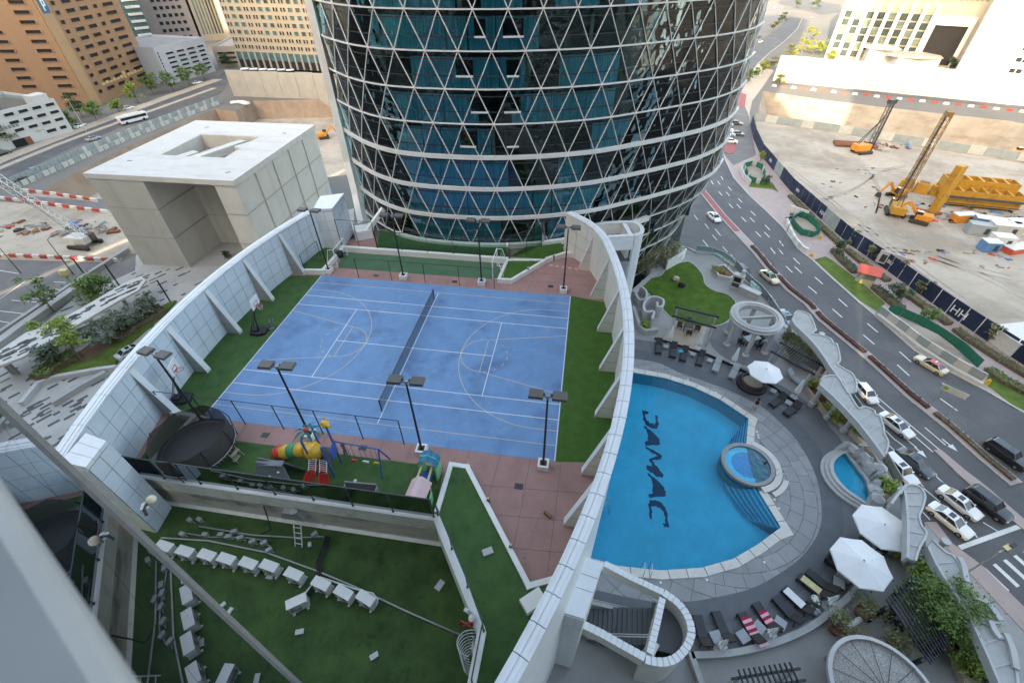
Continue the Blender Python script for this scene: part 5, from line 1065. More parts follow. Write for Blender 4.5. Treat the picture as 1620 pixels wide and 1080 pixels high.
# paving slabs between pool and deck: recessed joints, slabs proud
mb = MB(); cdt_sheet(PAVE, [], TZ+.004, MB()); mb = MB(); cdt_sheet(PAVE+[(14.2, -9.5), (15, 8)], [POOL], TZ+.006, mb); pav = struct(mb.build('pool_paving', 'paving_joint'))
pc = np.array(P(1120, 745, TZ)[:2]); cells = []; RIM = PAVE+[(14.2, -9.5), (15, 8)]
def cell(r0, r1, a0, a1, lvl=0):
    q = [tuple(pc+np.array((math.cos(a), math.sin(a)))*r) for r, a in ((r0, a0), (r1, a0), (r1, a1), (r0, a1))]
    bad = [inside(p, POOL) or not inside(p, RIM) for p in q]
    if all(bad): return
    if any(bad):
        if lvl < 2:
            rm, am = (r0+r1)/2, (a0+a1)/2
            for u in ((r0, rm), (rm, r1)):
                for v in ((a0, am), (am, a1)): cell(*u, *v, lvl+1)
        return
    cells.append((q, lvl))
for ring in range(17):
    r0 = 2.5+ring*.98; n_ = max(8, int(2*math.pi*r0/1.35)); g = .022
    for i in range(n_):
        a = 2*math.pi*(i+.5*(ring % 2))/n_; da = 2*math.pi/n_
        cell(r0+g, r0+.98-g, a+g/r0, a+da-g/r0)
cells = [c for c in cells if np.linalg.norm(np.mean(np.array(c[0]), axis=0)-JC) > 2.5]
cells.sort(key=lambda c: c[1]*100+np.linalg.norm(np.array((*c[0][0], TZ))-CAM))
restm = MB()
for i, (q, lv) in enumerate(cells):
    mb = MB() if i < 298 else restm; mb.prism(q, TZ+.006, TZ+.018+random.uniform(-.002, .002))
    if mb is not restm: mb.build('paving_slab', random.choice(('pool_paving', 'paving_b', 'pool_paving', 'paving_c')), pav)
if restm.v: restm.build('paving_slabs_far', 'pool_paving', pav)['kind'] = 'stuff'
# pool basin
POOLD = 1.5
mb = MB(); mb.sheet(POOL, TZ-POOLD, 0); n_ = len(POOL)
for i in range(n_):
    a, b = POOL[i], POOL[(i+1) % n_]; mb.add([(*a, TZ-POOLD), (*b, TZ-POOLD), (*b, TZ), (*a, TZ)], [(0, 1, 2, 3), (3, 2, 1, 0)], 0)
pool = struct(mb.build('swimming_pool', 'pool_tile'))
# submerged curved steps either side of the whirlpool, with dark nosing lines
for (c0, c1, sgn, nm) in (((1184, 662), (1180, 705), 1, 'up'), ((1200, 777), (1235, 834), 1, 'dn')):
    a, b = np.array(P(*c0, TZ)[:2]), np.array(P(*c1, TZ)[:2]); mid = (a+b)/2; inw = pc-mid; inw /= np.linalg.norm(inw)
    ext0 = a-(b-a)*(.02 if nm == 'up' else .35); ext1 = b+(b-a)*(.35 if nm == 'up' else .02)
    for k in range(6):
        o = .32*(k+1)+.05*k; bow = .12*(k+1); z = TZ-.16-.2*k
        arcp = [tuple(ext0+(ext1-ext0)*t+inw*(o+bow*math.sin(math.pi*t))) for t in np.linspace(0, 1, 9)]
        mb = MB(); mb.prism([tuple(ext0)]+arcp+[tuple(ext1)], TZ-POOLD+.01*k, z-.003*k); st = mb.build('pool_step', 'pool_tile', pool)
        mb = MB(); mb.strip(arcp, .07, z, z+.01, side=0); mb.build('step_nosing', 'pool_line', st)
mb = MB(); mb.sheet(POOL, TZ-.08); struct(mb.build('pool_water', 'pool_water'))
cp = POOL[:6]; cope = thing('pool_coping', 'pale stone coping around the edge of the swimming pool', 'coping', (*POOL[3], TZ))
def coping_run(pts, parent, w, z0, z1, L_, m_='coping', side=1):
    T = plen(pts); n_ = max(1, round(T/L_))
    for i in range(n_):
        mb = MB(); mb.strip(seg(pts, i/n_+.0015, (i+1)/n_-.0015), w, z0, z1, side=side); mb.build('coping_stone', m_, parent, world=True)
coping_run(POOL[:6], cope, .62, TZ-.1, TZ+.06, 1.3); coping_run(POOL[6:], cope, .62, TZ-.1, TZ+.06, 1.3)
# DAMAC lettering laid in dark tile on the pool floor (reads downwards in the photograph)
def Zd(x, y): return (1000+x/4.9125, 620+y/4.909)
LET = [[(80, 138), (130, 152), (122, 172), (98, 165), (108, 210), (140, 238), (178, 246), (186, 220), (178, 178), (196, 180), (206, 255), (196, 284), (150, 280), (108, 255), (88, 215)],
       [(90, 262), (104, 262), (208, 352), (216, 392), (216, 410), (102, 412), (100, 384), (124, 375), (120, 312)], 
       [(100, 418), (118, 424), (232, 485), (228, 520), (140, 530), (132, 518), (196, 494), (110, 442)], [(132, 520), (146, 518), (180, 560), (244, 640), (238, 662), (190, 652), (112, 596), (112, 562), (160, 578)],
       [(118, 630), (130, 628), (240, 722), (260, 770), (260, 808), (132, 816), (126, 792), (160, 786), (158, 690)],
       [(140, 836), (210, 842), (250, 880), (272, 930), (284, 1050), (252, 1042), (236, 1016), (262, 1020), (250, 940), (226, 905), (180, 884), (152, 890), (156, 984), (138, 982), (128, 870)]]
for k, q in enumerate(LET):
    pts = PP([Zd(*p) for p in q], TZ-POOLD+.02); pts = [tuple(np.array(seg([pts[i], pts[(i+1) % len(pts)]], j/5, 1)[0])+np.array((math.sin(i*2.1+j*1.9), math.cos(i*1.7+j*2.3)))*.045) for i in range(len(pts)) for j in range(5)]; mb = MB(); mb.sheet(pts, TZ-POOLD+.012); mb.build('pool_letter', 'pool_mark', pool)
# whirlpool
t = thing('whirlpool', 'round raised whirlpool set into the edge of the swimming pool', 'whirlpool', (*JC, TZ))
mb = MB(); mb.lathe([(JR-.32, -1.2), (JR, -1.2), (JR, .22), (JR-.32, .22), (JR-.32, -1.2)], n=40); mb.build('rim', 'terrace_grey', t)
mb = MB(); mb.lathe([(0, -.13), (1.25, -.13), (1.3, -.02), (JR-.32, -.02), (JR-.32, .2)], n=40, cap=False); mb.build('basin', 'pool_tile', t)
mb = MB(); mb.lathe([(0, .12), (JR-.32, .12)], n=40, cap=False); mb.build('water', 'pool_water', t)
mb = MB(); mb.strip([(JR*1.15*math.cos(R(a)), JR*1.15*math.sin(R(a))) for a in range(-75, 75, 8)], .5, 0, .18); mb.build('outer_step', 'coping', t)
mb = MB(); mb.strip([(JR*1.42*math.cos(R(a)), JR*1.42*math.sin(R(a))) for a in range(-62, -20, 8)], .42, 0, .12); mb.build('entry_step', 'coping', t)
for s in (-1, 1):
    mb = MB(); mb.tube([(JR*1.3, -.9+s*.22, .1), (JR*1.2, -.9+s*.22, .95), (JR*.95, -.9+s*.22, .9), (JR*.8, -.9+s*.22, .1)], .025, 6); mb.build('handrail', 'steel', t)
mb = MB(); mb.box((JR*.72, .35, .12), (.35, .16, .1), .8); tag(mb.build('float_toy', 'cloth_black', loc=(JC[0], JC[1], TZ)), 'small dark float lying at the whirlpool edge', 'float')
def pool_ladder(p, rz, label):
    t = thing('pool_ladder', label, 'ladder', p, rz)
    for s in (-.25, .25):
        mb = MB(); mb.tube([(s, -.6, 0), (s, -.5, .8), (s, 0, .95), (s, .25, .6), (s, .25, -1)], .025, 6); mb.build('handrail', 'steel', t)
    for k in range(3):
        mb = MB(); mb.box((0, .25, -.2-.3*k), (.5, .1, .03)); mb.build('tread', 'steel', t)
pool_ladder(P(1022, 899, TZ), R(0), 'steel pool ladder at the deep end beside the stair tower'); pool_ladder(P(960, 800, TZ), R(-85), 'steel pool ladder against the high court wall')
for i, q in enumerate([(1010, 585), (1197, 683), (1199, 688), (1200, 692), (1225, 790), (1232, 804), (1045, 921), (1118, 917), (1209, 889), (1133, 621), (1088, 601)]):
    p = P(*q, TZ); mb = MB(); mb.lathe([(.09, 0), (.09, .025), (0, .03)], (p[0], p[1], TZ+.018), 8); tag(mb.build('deck_light', 'towel_white'), 'small round white deck light in the pool paving', 'light', 'deck lights around the swimming pool')
# lawn and the round floor of the gazebo
LAWN = smooth_poly(pz(Z1, [(80, 350), (240, 305), (295, 245), (430, 188), (510, 195), (600, 290), (625, 375), (700, 430), (820, 465), (890, 550), (830, 680), (700, 735), (520, 730), (360, 680), (265, 595), (150, 470)]), 3)
mb = MB(); mb.sheet(LAWN, TZ+.02); struct(mb.build('lawn', 'lawn'))
mb = MB(); mb.strip(LAWN, .12, TZ, TZ+.05, closed=True); struct(mb.build('lawn_edging', 'grc_grey'))
GC = P(*Z1(955, 880), TZ)
mb = MB(); mb.lathe([(3.7, 0), (3.7, .03), (0, .03)], (GC[0], GC[1], TZ), 40); struct(mb.build('gazebo_floor', 'deck_dark'))
mb = MB(); mb.sheet(pz(Z1, [(390, 660), (640, 745), (600, 870), (500, 960), (260, 850), (360, 680)]), TZ+.016); struct(mb.build('dining_floor', 'pavers_beige'))
# gazebo ring on columns
t = thing('ring_gazebo', 'round white open ring pergola on columns over a dark circular floor', 'gazebo', (GC[0]+.15, GC[1]+.1, TZ)); GH = 3.3; GRr = 2.35
mb = MB(); mb.lathe([(GRr-.45, GH), (GRr+.25, GH), (GRr+.3, GH+.12), (GRr+.1, GH+.2), (GRr+.1, GH+.45), (GRr+.3, GH+.55), (GRr-.45, GH+.55), (GRr-.45, GH)], n=40); mb.build('ring_beam', 'grc_white', t)
mb = MB(); mb.lathe([(GRr-.1, GH+.55), (GRr+.05, GH+.6), (GRr-.25, GH+.66), (GRr-.3, GH+.555)], n=40, cap=False); mb.build('ring_moulding', 'grc_grey', t)
for k in range(6):
    a = R(18+60*k); x, y = (GRr-.1)*math.cos(a), (GRr-.1)*math.sin(a); mb = MB(); mb.lathe([(.38, 0), (.38, .2), (.24, .32), (.22, GH-.3), (.33, GH-.12), (.33, GH)], (x, y, 0), 12); mb.build('column', 'grc_white', t, smooth=False)
mb = MB(); mb.beam((-2.0, -.45, GH+.3), (2.0, .45, GH+.3), .22, .3); mb.build('cross_beam', 'grc_grey', t)
def table(name, label, p, rz, sx, sy, h, top, leg, group=None, cat='table'):
    t = thing(name, label, cat, p, rz, group); mb = MB(); mb.box((0, 0, h-.025), (sx, sy, .05)); mb.build('table_top', top, t)
    for a in (-1, 1):
        for b in (-1, 1): mb = MB(); mb.box((a*(sx/2-.05), b*(sy/2-.05), (h-.05)/2), (.06, .06, h-.05)); mb.build('leg', leg, t)
    return t
def chair(p, rz, label, m_='wicker_brown', group='wicker dining chairs'):
    t = thing('wicker_chair', label, 'chair', p, rz, group)
    mb = MB(); mb.box((0, 0, .42), (.56, .54, .1)); mb.build('seat', m_, t); mb = MB(); mb.box((0, -.27, .68), (.56, .07, .52)); mb.build('backrest', m_, t)
    for s in (-1, 1):
        mb = MB(); mb.box((s*.28, 0, .55), (.06, .5, .22)); mb.build('arm', m_, t)
        for b in (-1, 1): mb = MB(); mb.box((s*.24, b*.22, .19), (.06, .06, .38)); mb.build('leg', m_, t)
cpx = P(*Z1(475, 765), TZ); table('dining_table', 'brown square dining table under the black slatted pergola by the lawn', cpx, R(-12), 1.0, 1.0, .75, 'wicker_brown', 'wicker_brown')
for (dx, dy, rz, l) in ((-.95, .25, -100, 'brown wicker chair at the pergola table on the planter side'), (.95, -.1, 80, 'brown wicker chair at the pergola table on the gazebo side'), (.1, .95, 170, 'brown wicker chair at the pergola table on the lawn side'), (-.05, -.95, -10, 'brown wicker chair at the pergola table on the lounger side')): chair((cpx[0]+dx, cpx[1]+dy, TZ), R(rz), l)
cg = (GC[0]+.7, GC[1]+.2, TZ+.03); table('dining_table', 'grey dining table inside the ring gazebo', cg, R(25), 1.8, .9, .75, 'table_grey', 'wicker')
for k, (dx, dy, rz) in enumerate(((-1.2, -.6, -60), (1.2, .55, 120), (-.4, .95, 200), (.5, -.9, 20))): chair((cg[0]+dx, cg[1]+dy, cg[2]), R(rz), ['dark wicker chair inside the gazebo at the table end by the lawn', 'dark wicker chair inside the gazebo at the table end by the street', 'dark wicker chair inside the gazebo on the lawn side of the table', 'dark wicker chair inside the gazebo on the pool side of the table'][k], 'wicker')
# black slatted pergolas
def pergola(name, label, corners, h, ns, overhang=.35, m_='timber_dark', colm='grc_white', z=TZ, slat=(.07, .12), posts=True):
    c = [np.array(q[:2]) for q in corners]; ctr = sum(c)/4; t = thing(name, label, 'pergola', (*ctr, z))
    for a, b in ((c[0], c[1]), (c[3], c[2])):
        d = (b-a)/np.linalg.norm(b-a); mb = MB(); mb.beam((*(a-d*overhang), z+h), (*(b+d*overhang), z+h), .12, .2); mb.build('main_beam', m_, t, world=True)
    for i in range(ns):
        f = (i+.5)/ns; a = c[0]+(c[1]-c[0])*f; b = c[3]+(c[2]-c[3])*f; d = (b-a)/np.linalg.norm(b-a)
        mb = MB(); mb.beam((*(a-d*overhang), z+h+.13), (*(b+d*overhang), z+h+.13), *slat); mb.build('slat', m_, t, world=True)
    if posts:
        for q in c: mb = MB(); mb.box((q[0], q[1], z+h/2-.05), (.2, .2, h-.1)); mb.build('post', colm, t, world=True)
    return t
def PC(f, l, h): return [P(*f(*q), TZ+h) for q in l]
pergola('slatted_pergola', 'black slatted pergola over the brown dining table beside the lawn', PC(Z1, [(395, 575), (715, 650), (690, 740), (370, 650)], 2.7), 2.7, 14)
pergola('slatted_pergola', 'black slatted pergola over shrubs between gazebo and curved canopy', PC(Z2, [(320, 345), (655, 530), (560, 590), (240, 420)], 2.7), 2.7, 16)
pergola('slatted_pergola', 'black slatted pergola standing beside the lower deck wall', PC(Z5, [(520, 1030), (1060, 950), (1110, 1060), (560, 1150)], 2.5), 2.5, 11)
pergola('slatted_pergola', 'black slatted pergola beside the round green tree and potted shrubs', PC(Z6, [(120, 490), (325, 290), (560, 725), (400, 890)], 2.5), 2.5, 10, posts=True, colm='timber_dark', slat=(.06, .08))
# parasols
def octagon(r, z, n=8, ph=.39): return [(r*math.cos(6.2832*k/n+ph), r*math.sin(6.2832*k/n+ph), z) for k in range(n)]
def parasol(p, r, h, label):
    t = thing('open_parasol', label, 'parasol', p, 0, 'open white parasols on the pool terrace'); o = octagon(r, h-.42); mb = MB()
    for k in range(8):
        a, b = o[k], o[(k+1) % 8]; mb = MB(); ma = ((a[0]+b[0])*.5*.97, (a[1]+b[1])*.5*.97, h-.40)
        mb.add([(0, 0, h), a, ma, b, (a[0], a[1], h-.52), (b[0], b[1], h-.52)], [(0, 1, 2), (0, 2, 3), (1, 4, 5, 3, 2)]); mb.build('canopy_panel', 'canvas_white', t)
    mb = MB(); mb.tube([(0, 0, 0), (0, 0, h-.02)], .035, 8); mb.build('pole', 'grey_metal', t)
    mb = MB(); mb.lathe([(.05, 0), (.07, .05), (0, .12)], (0, 0, h-.01), 8); mb.build('finial', 'grc_grey', t)
    mb = MB(); mb.box((0, 0, .05), (.7, .7, .1)); mb.build('base', 'dark_metal', t)
    for k in range(8): mb = MB(); mb.beam((0, 0, h-.75), (o[k][0]*.6, o[k][1]*.6, h-.32), .02, .02); mb.build('strut', 'grey_metal', t)
for px, lab, r_ in (((1213, 583), 'open white octagonal parasol above the round wicker daybed', 1.62), ((1400, 829), 'open white octagonal parasol beside the small fountain pool', 1.82), ((1367, 886), 'open white octagonal parasol above the dark wicker seating', 1.85)):
    q = P(*px, TZ+2.75); parasol((q[0], q[1], TZ), r_, 2.75, lab)
def folded(p, label, h=2.5, lean=0):
    t = thing('folded_parasol', label, 'parasol', p, 0, 'folded white parasols'); mb = MB(); n_ = 14; prof = [(.05, h), (.10, h-.2), (.2, h-.9), (.3, .95), (.32, .75)]; q = []
    for i in range(n_):
        a = 6.283*i/n_; k = 1 if i % 2 else .62
        for r_, z in prof: q.append((r_*k*math.cos(a), r_*k*math.sin(a), z))
    L_ = len(prof); mb.add(q, [(i*L_+j+1, ((i+1) % n_)*L_+j+1, ((i+1) % n_)*L_+j, i*L_+j) for i in range(n_) for j in range(L_-1)]+[tuple(i*L_+L_-1 for i in range(n_))]); mb.build('folded_canopy', 'canvas_white', t)
    mb = MB(); mb.tube([(0, 0, 0), (0, 0, h+.1)], .03, 8); mb.build('pole', 'grey_metal', t); mb = MB(); mb.lathe([(.35, 0), (.35, .08), (.08, .12), (0, .14)], n=16); mb.build('base', 'grc_white', t)
for q, l in (((1058, 541), 'folded white parasol at the end of the black lounger row beside the pergola'), ((1104, 551), 'folded white parasol between the dining pergola and the black loungers'), ((1158, 577), 'folded white parasol beside the gazebo column'), ((1256, 628), 'folded white parasol between grey loungers and the yellow shrubs')): folded(P(*q, TZ), l)
for q, l in ((Z5(340, 760), 'folded white parasol standing behind the two dark loungers near the stair tower'), (Z5(800, 650), 'folded white parasol among the striped towel loungers'), (Z5(1360, 350), 'folded white parasol behind the yellow towel lounger')): folded(P(*q, TZ), l, 1.9)
# loungers
def lounger(name='sun_lounger', m_='wicker', c_='cushion_dark'):
    t = thing(name, 'x', 'sun lounger', (0, 0, 0)); mb = MB(); mb.box((0, -.3, .26), (.68, 1.35, .08)); mb.build('frame', m_, t)
    mb = MB(); mb.box((0, -.3, .34), (.62, 1.32, .09)); mb.build('mattress', c_, t, bevel=.03)
    mb = MB(); mb.add([(-.32, .36, .32), (.32, .36, .32), (.32, 1.0, .78), (-.32, 1.0, .78), (-.32, .36, .42), (.32, .36, .42), (.32, .96, .88), (-.32, .96, .88)], [(3, 2, 1, 0), (4, 5, 6, 7), (0, 1, 5, 4), (1, 2, 6, 5), (2, 3, 7, 6), (3, 0, 4, 7)]); mb.build('backrest', c_ if m_ != 'wicker' else m_, t)
    for a in (-1, 1):
        for b in (-.9, .2): mb = MB(); mb.box((a*.3, b, .11), (.07, .07, .22)); mb.build('leg', m_, t)
        mb = MB(); mb.beam((a*.3, .85, 0), (a*.3, .7, .6), .05, .05); mb.build('back_support', m_, t)
    return t
lp = lounger(); lt = tree_of(lp); lp2 = lounger('sun_lounger', 'grc_grey', 'table_grey'); lt2 = tree_of(lp2)
used = [0, 0]
def place(tree, k, q, ang, label):
    o = tree[0] if not used[k] else copy_tree(tree); used[k] = 1; p = P(*q, TZ+.3); o.location = (p[0], p[1], TZ+.012); o.rotation_euler[2] = R(ang); o['label'] = label; o['group'] = 'sun loungers around the pool'; return o
for i, (q, l) in enumerate((((1042, 549), 'black wicker lounger at the planter end of the far row'), ((1065, 555), 'second black wicker lounger of the far row, beside the blue towel'), ((1082, 561), 'black wicker lounger of the far row with a red cloth at its foot'), ((1108, 568), 'fourth black wicker lounger of the far row'))): place(lt, 0, q, -6-4*i, l)
for i, (q, l) in enumerate((((1134, 578), 'grey lounger of the far row next to the gazebo floor'), ((1161, 589), 'grey lounger of the far row just before the round daybed'))): place(lt2, 1, q, -22-5*i, l)
for i, (q, l) in enumerate((((1230, 634), 'dark lounger just past the round daybed beside a folded parasol'), ((1253, 648), 'last dark lounger of the far row before the curved canopy'))): place(lt, 0, q, -48, l)
for i, (q, l) in enumerate(((Z2(420, 640), 'grey lounger on the upper paving beside the slatted pergola'),)): place(lt2, 1, q, 35, l)
LOW = [((178, 590), -172, 'dark lounger closest to the stair tower in the lower row'), ((375, 550), -165, 'dark lounger beside the first folded parasol of the lower row'), ((640, 560), -157, 'lounger fully covered with a red and pink striped towel'), ((790, 460), -152, 'lounger half covered with a red and pink striped towel'), ((990, 390), -144, 'dark bare lounger between the striped towels and the white towel'), ((1080, 300), -141, 'lounger with a white towel strewn with clothes'), ((1230, 170), -135, 'lounger with a crumpled yellow towel'), ((1310, 120), -133, 'dark bare lounger beside the square white side table')]
for (q, a, l) in LOW: place(lt, 0, Z5(*q), a, l)
def towel(q, ang, cols, L_, w_, off, label, z=.40):
    p = P(*Z5(*q), TZ+.3); t = thing('towel', label, 'towel', (p[0], p[1], TZ+.012+z), R(ang)); n_ = len(cols)
    for k, c_ in enumerate(cols):
        y0 = off-L_/2+L_*k/n_; y1 = y0+L_/n_; zz = lambda y: .03+max(0, y-.33)*.7
        mb = MB(); mb.add([(-w_/2, y0, zz(y0)), (w_/2, y0+.02, zz(y0)), (w_/2, y1+.02, zz(y1)), (-w_/2, y1, zz(y1)), (-w_/2, y0, zz(y0)-.02), (w_/2, y0+.02, zz(y0)-.02), (w_/2, y1+.02, zz(y1)-.02), (-w_/2, y1, zz(y1)-.02)], [(0, 1, 2, 3), (7, 6, 5, 4), (0, 4, 5, 1), (1, 5, 6, 2), (2, 6, 7, 3), (3, 7, 4, 0)]); mb.build('stripe', c_, t)
RP = ['towel_red', 'towel_pink']
towel((660, 590), -157, RP*5, 1.85, .66, .05, 'red and pink striped towel spread over a whole lounger'); towel((800, 480), -152, RP*3, 1.1, .62, .0, 'short red and pink striped towel on the lounger beside it')
towel((1060, 290), -141, ['towel_white'], 1.3, .55, -.1, 'white towel laid over a lounger with clothes at one end'); towel((1220, 165), -135, ['towel_yellow'], 1.25, .5, -.1, 'crumpled pale yellow towel on a lounger')
rc = random.Random(3)
for i, (q, m_) in enumerate((((1180, 350), 'cloth_black'), ((1250, 300), 'towel_white'), ((1270, 290), 'leaf_grey'), ((1255, 400), 'table_grey'))):
    p = P(*Z5(*q), TZ+.4); mb = MB()
    for k in range(7): mb.lathe([(0, 0), (.16, .03), (.14, .12), (0, .16)], (p[0]+rc.uniform(-.22, .22), p[1]+rc.uniform(-.22, .22), TZ+.42), 7, 0, rc.uniform(.6, 1.4), rc.uniform(.6, 1.4))
    tag(mb.build('pile_of_clothes', m_, smooth=True), ['heap of black clothes at the head of the white towel lounger', 'heap of pale clothes beside the yellow towel', 'heap of patterned clothes between white and yellow towels', 'grey bag by the head of the white towel lounger'][i], 'clothes')
for i, (q, l) in enumerate((((320, 640), 'square grey side table by the first folded parasol of the lower row'), ((575, 635), 'square grey side table before the fully striped lounger'), ((725, 550), 'square grey side table between the two striped towels'), ((925, 510), 'square glass side table after the striped towels'), ((1485, 125), 'square pale side table with dark things beside the parasol seating'))):
    p = P(*Z5(*q), TZ+.4); table('side_table', l, (p[0], p[1], TZ+.012), R(20+12*i), .7, .7, .42, 'table_grey' if i < 4 else 'grc_grey', 'dark_metal', 'side tables between the loungers', 'side table')
for i, (q, l) in enumerate(((Z1(290, 905), 'grey side table between the first two black loungers'), (Z1(520, 970), 'pale side table between the third and fourth black loungers'), (Z1(665, 1025), 'pale side table after the fourth black lounger'), (Z2(235, 745), 'wicker side table beside the lounger past the daybed'), (Z2(365, 845), 'wicker side table between the last two dark loungers'), (Z2(385, 590), 'grey side table beside the upper grey lounger'))):
    p = P(*q, TZ+.4); table('side_table', l, (p[0], p[1], TZ+.012), R(-15-6*i), .55, .55, .42, 'table_grey', 'grc_grey', 'side tables between the loungers', 'side table')
p = P(*Z1(415, 950), TZ+.45); mb = MB(); mb.box((p[0], p[1], TZ+.5), (.5, .4, .08), .4); mb.box((p[0]+.1, p[1]-.1, TZ+.56), (.22, .2, .1), .9); tag(mb.build('folded_towel', 'cloth_blue', bevel=.03), 'bright blue folded towel on the second black lounger', 'towel')
p = P(*Z1(452, 1020), TZ+.1); mb = MB(); mb.box((p[0], p[1], TZ+.08), (.2, .3, .1), .4); tag(mb.build('red_cloth', 'plastic_red', bevel=.03), 'small red cloth on the deck by a black lounger', 'cloth')
# low bar rail behind the far lounger row
RAILP = pz(Z1, [(190, 845), (330, 885), (480, 935), (640, 985), (760, 1035)])+pz(Z2, [(10, 600), (190, 690), (300, 770), (420, 850)])
mb = MB(); mb.strip(RAILP, .14, TZ, TZ+.28); tag(mb.build('lounger_kerb', 'timber_dark'), 'long low black timber edge behind the far row of loungers', 'edging')
# round daybed and dark seating
p = P(1190, 606, TZ+.3); t = thing('round_daybed', 'round brown wicker daybed under the parasol by the pool', 'daybed', (p[0], p[1], TZ))
mb = MB(); mb.lathe([(.95, 0), (1.15, .3), (1.15, .75), (1.0, .75), (1.0, .4), (0, .4)], n=24); mb.build('basket', 'wicker_brown', t); mb = MB(); mb.lathe([(.95, .4), (.95, .52), (0, .54)], n=24); mb.build('cushion', 'timber_pale', t)
mb = MB(); mb.lathe([(1.2, 0), (1.45, .05), (1.45, .3), (1.2, .35), (1.2, 0)], n=24); mb.build('plinth', 'wicker', t)
for i, (q, sx, rz) in enumerate((((235, 590), 1.2, -40), ((330, 660), 1.5, 50))):
    p = P(*Z4(*q), TZ+.4); t = thing('wicker_sofa', ['black wicker sofa below the large parasol', 'striped grey wicker armchair below the large parasol'][i], 'sofa', (p[0], p[1], TZ), R(rz))
    mb = MB(); mb.box((0, 0, .25), (sx, .8, .4)); mb.build('seat', ['wicker', 'grc_grey'][i], t); mb = MB(); mb.box((0, .38, .55), (sx, .12, .6)); mb.build('backrest', ['wicker', 'grc_grey'][i], t)
    for s in (-1, 1): mb = MB(); mb.box((s*sx/2, 0, .45), (.12, .8, .4)); mb.build('arm', ['wicker', 'grc_grey'][i], t)
p = P(*Z4(590, 395), TZ+.7); table('dining_table', 'warm brown timber table below the parasol by the fountain', (p[0], p[1], TZ), R(-28), 1.5, .8, .74, 'timber_brown', 'timber_brown')
for k, (q, rz, l) in enumerate((((490, 350), 60, 'brown timber chair at the fountain parasol table on the pool side'), ((690, 440), -120, 'dark chair at the fountain parasol table on the street side'), ((620, 470), 150, 'dark chair at the fountain parasol table near the other parasol'))):
    p = P(*Z4(*q), TZ+.4); chair((p[0], p[1], TZ), R(rz), l, ['timber_brown', 'wicker', 'wicker'][k], 'chairs at the parasol table')
for i, q in enumerate(((440, 690), (560, 790), (690, 870), (340, 610))):
    p = P(*Z6(q[0]-230, q[1]-60), TZ+.4); chair((p[0], p[1], TZ), R(40*i), ['black wicker chair under the lower slatted pergola by the pot', 'black wicker chair under the lower slatted pergola facing the tree', 'black wicker chair at the far end of the lower slatted pergola', 'black wicker chair at the pool end of the lower slatted pergola'][i], 'wicker', 'black chairs under the lower pergola')
p = P(*Z6(290, 620), TZ+.7); table('dining_table', 'long dark table under the lower slatted pergola', (p[0], p[1], TZ), R(-58), 2.2, .8, .74, 'table_grey', 'wicker')
p = P(1361, 1003, TZ+.3); t = thing('slatted_daybed', 'slatted pale timber daybed with rolled white cushion', 'daybed', (p[0], p[1], TZ), R(-58))
for k in range(9): mb = MB(); mb.box((0, -.72+.18*k, .32), (1.0, .1, .05)); mb.build('slat', 'timber_pale', t)
mb = MB(); mb.tube([(-.62, -.7, .42), (-.62, .75, .42)], .16, 10); mb.build('cushion', 'towel_white', t)
for s in (-1, 1): mb = MB(); mb.box((s*.42, 0, .15), (.08, 1.5, .28)); mb.build('rail', 'timber_pale', t)
# ------------------------------------------------------------------ terrace: canopies, planting, fountain pool, stair tower
def blob_shrub(t, c, r, h, leafm, n=420, size=.12, name='foliage'):
    lb = MB(); pts = []
    cl = [(random.gauss(0, .45), random.gauss(0, .45), random.uniform(.3, .95)) for _ in range(9)]
    for _ in range(n):
        k = random.choice(cl); a = random.uniform(0, 6.28); b = random.gauss(0, .28)
        x = c[0]+r*(k[0]*.7+b*math.cos(a)); y = c[1]+r*(k[1]*.7+random.gauss(0, .28)); z = c[2]+h*min(1.1, max(.05, k[2]+random.gauss(0, .17))); pts.append((x, y, z))
    leaves(lb, pts, size, 1, .5); return lb.build(name, leafm, t)
def shrub(name, label, p, r, h, leafm, n=420, size=.12, group=None, cat='shrub', soil=True):
    t = thing(name, label, cat, p, random.uniform(0, 6), group); blob_shrub(t, (0, 0, 0), r, h, leafm, n, size)
    mb = MB()
    for k in range(4): a = k*1.57+.3; mb.tube([(0, 0, 0), (.3*r*math.cos(a), .3*r*math.sin(a), h*.6)], [.04, .015], 5)
    mb.build('stems', 'bark', t); return t
def make_tree(name, label, p, h, r, leafm, n=900, size=.22, trunk=.16, group=None, clear=.4, clumps=14, flat=.75, lean=0.0, seedy=None):
    rs = random.Random(seedy if seedy is not None else sum(map(ord, label)) % 9999)
    t = thing(name, label, 'tree', p, 0, group); mb = MB(); th = h*clear
    mb.tube([(0, 0, 0), (lean*.4, .05, th*.5), (lean, 0, th)], [trunk, trunk*.8, trunk*.6], 8); pts = []; cs = []
    for k in range(clumps):
        a = rs.uniform(0, 6.28); q = math.sqrt(rs.random()); zz = th+(h-th)*rs.uniform(.05, .98); rr_ = r*q*(1.0 if zz < th+(h-th)*.6 else .7)
        c = (lean+rr_*math.cos(a), rr_*math.sin(a), zz); cs.append(c); mb.tube([(lean, 0, th*.95), (lean+(c[0]-lean)*.5, c[1]*.5, th+(c[2]-th)*.45), c], [trunk*.4, trunk*.22, .02], 5)
    mb.build('trunk', 'bark', t); lb = MB(); per = n//clumps; st = random.getstate(); random.seed(rs.random())
    for c in cs:
        s_ = r*rs.uniform(.26, .42)
        for _ in range(per): pts.append((c[0]+random.gauss(0, s_*.6), c[1]+random.gauss(0, s_*.6), c[2]+random.gauss(0, s_*.42*flat)))
    leaves(lb, pts, size, 1, .5); random.setstate(st); lb.build('crown', leafm, t); return t
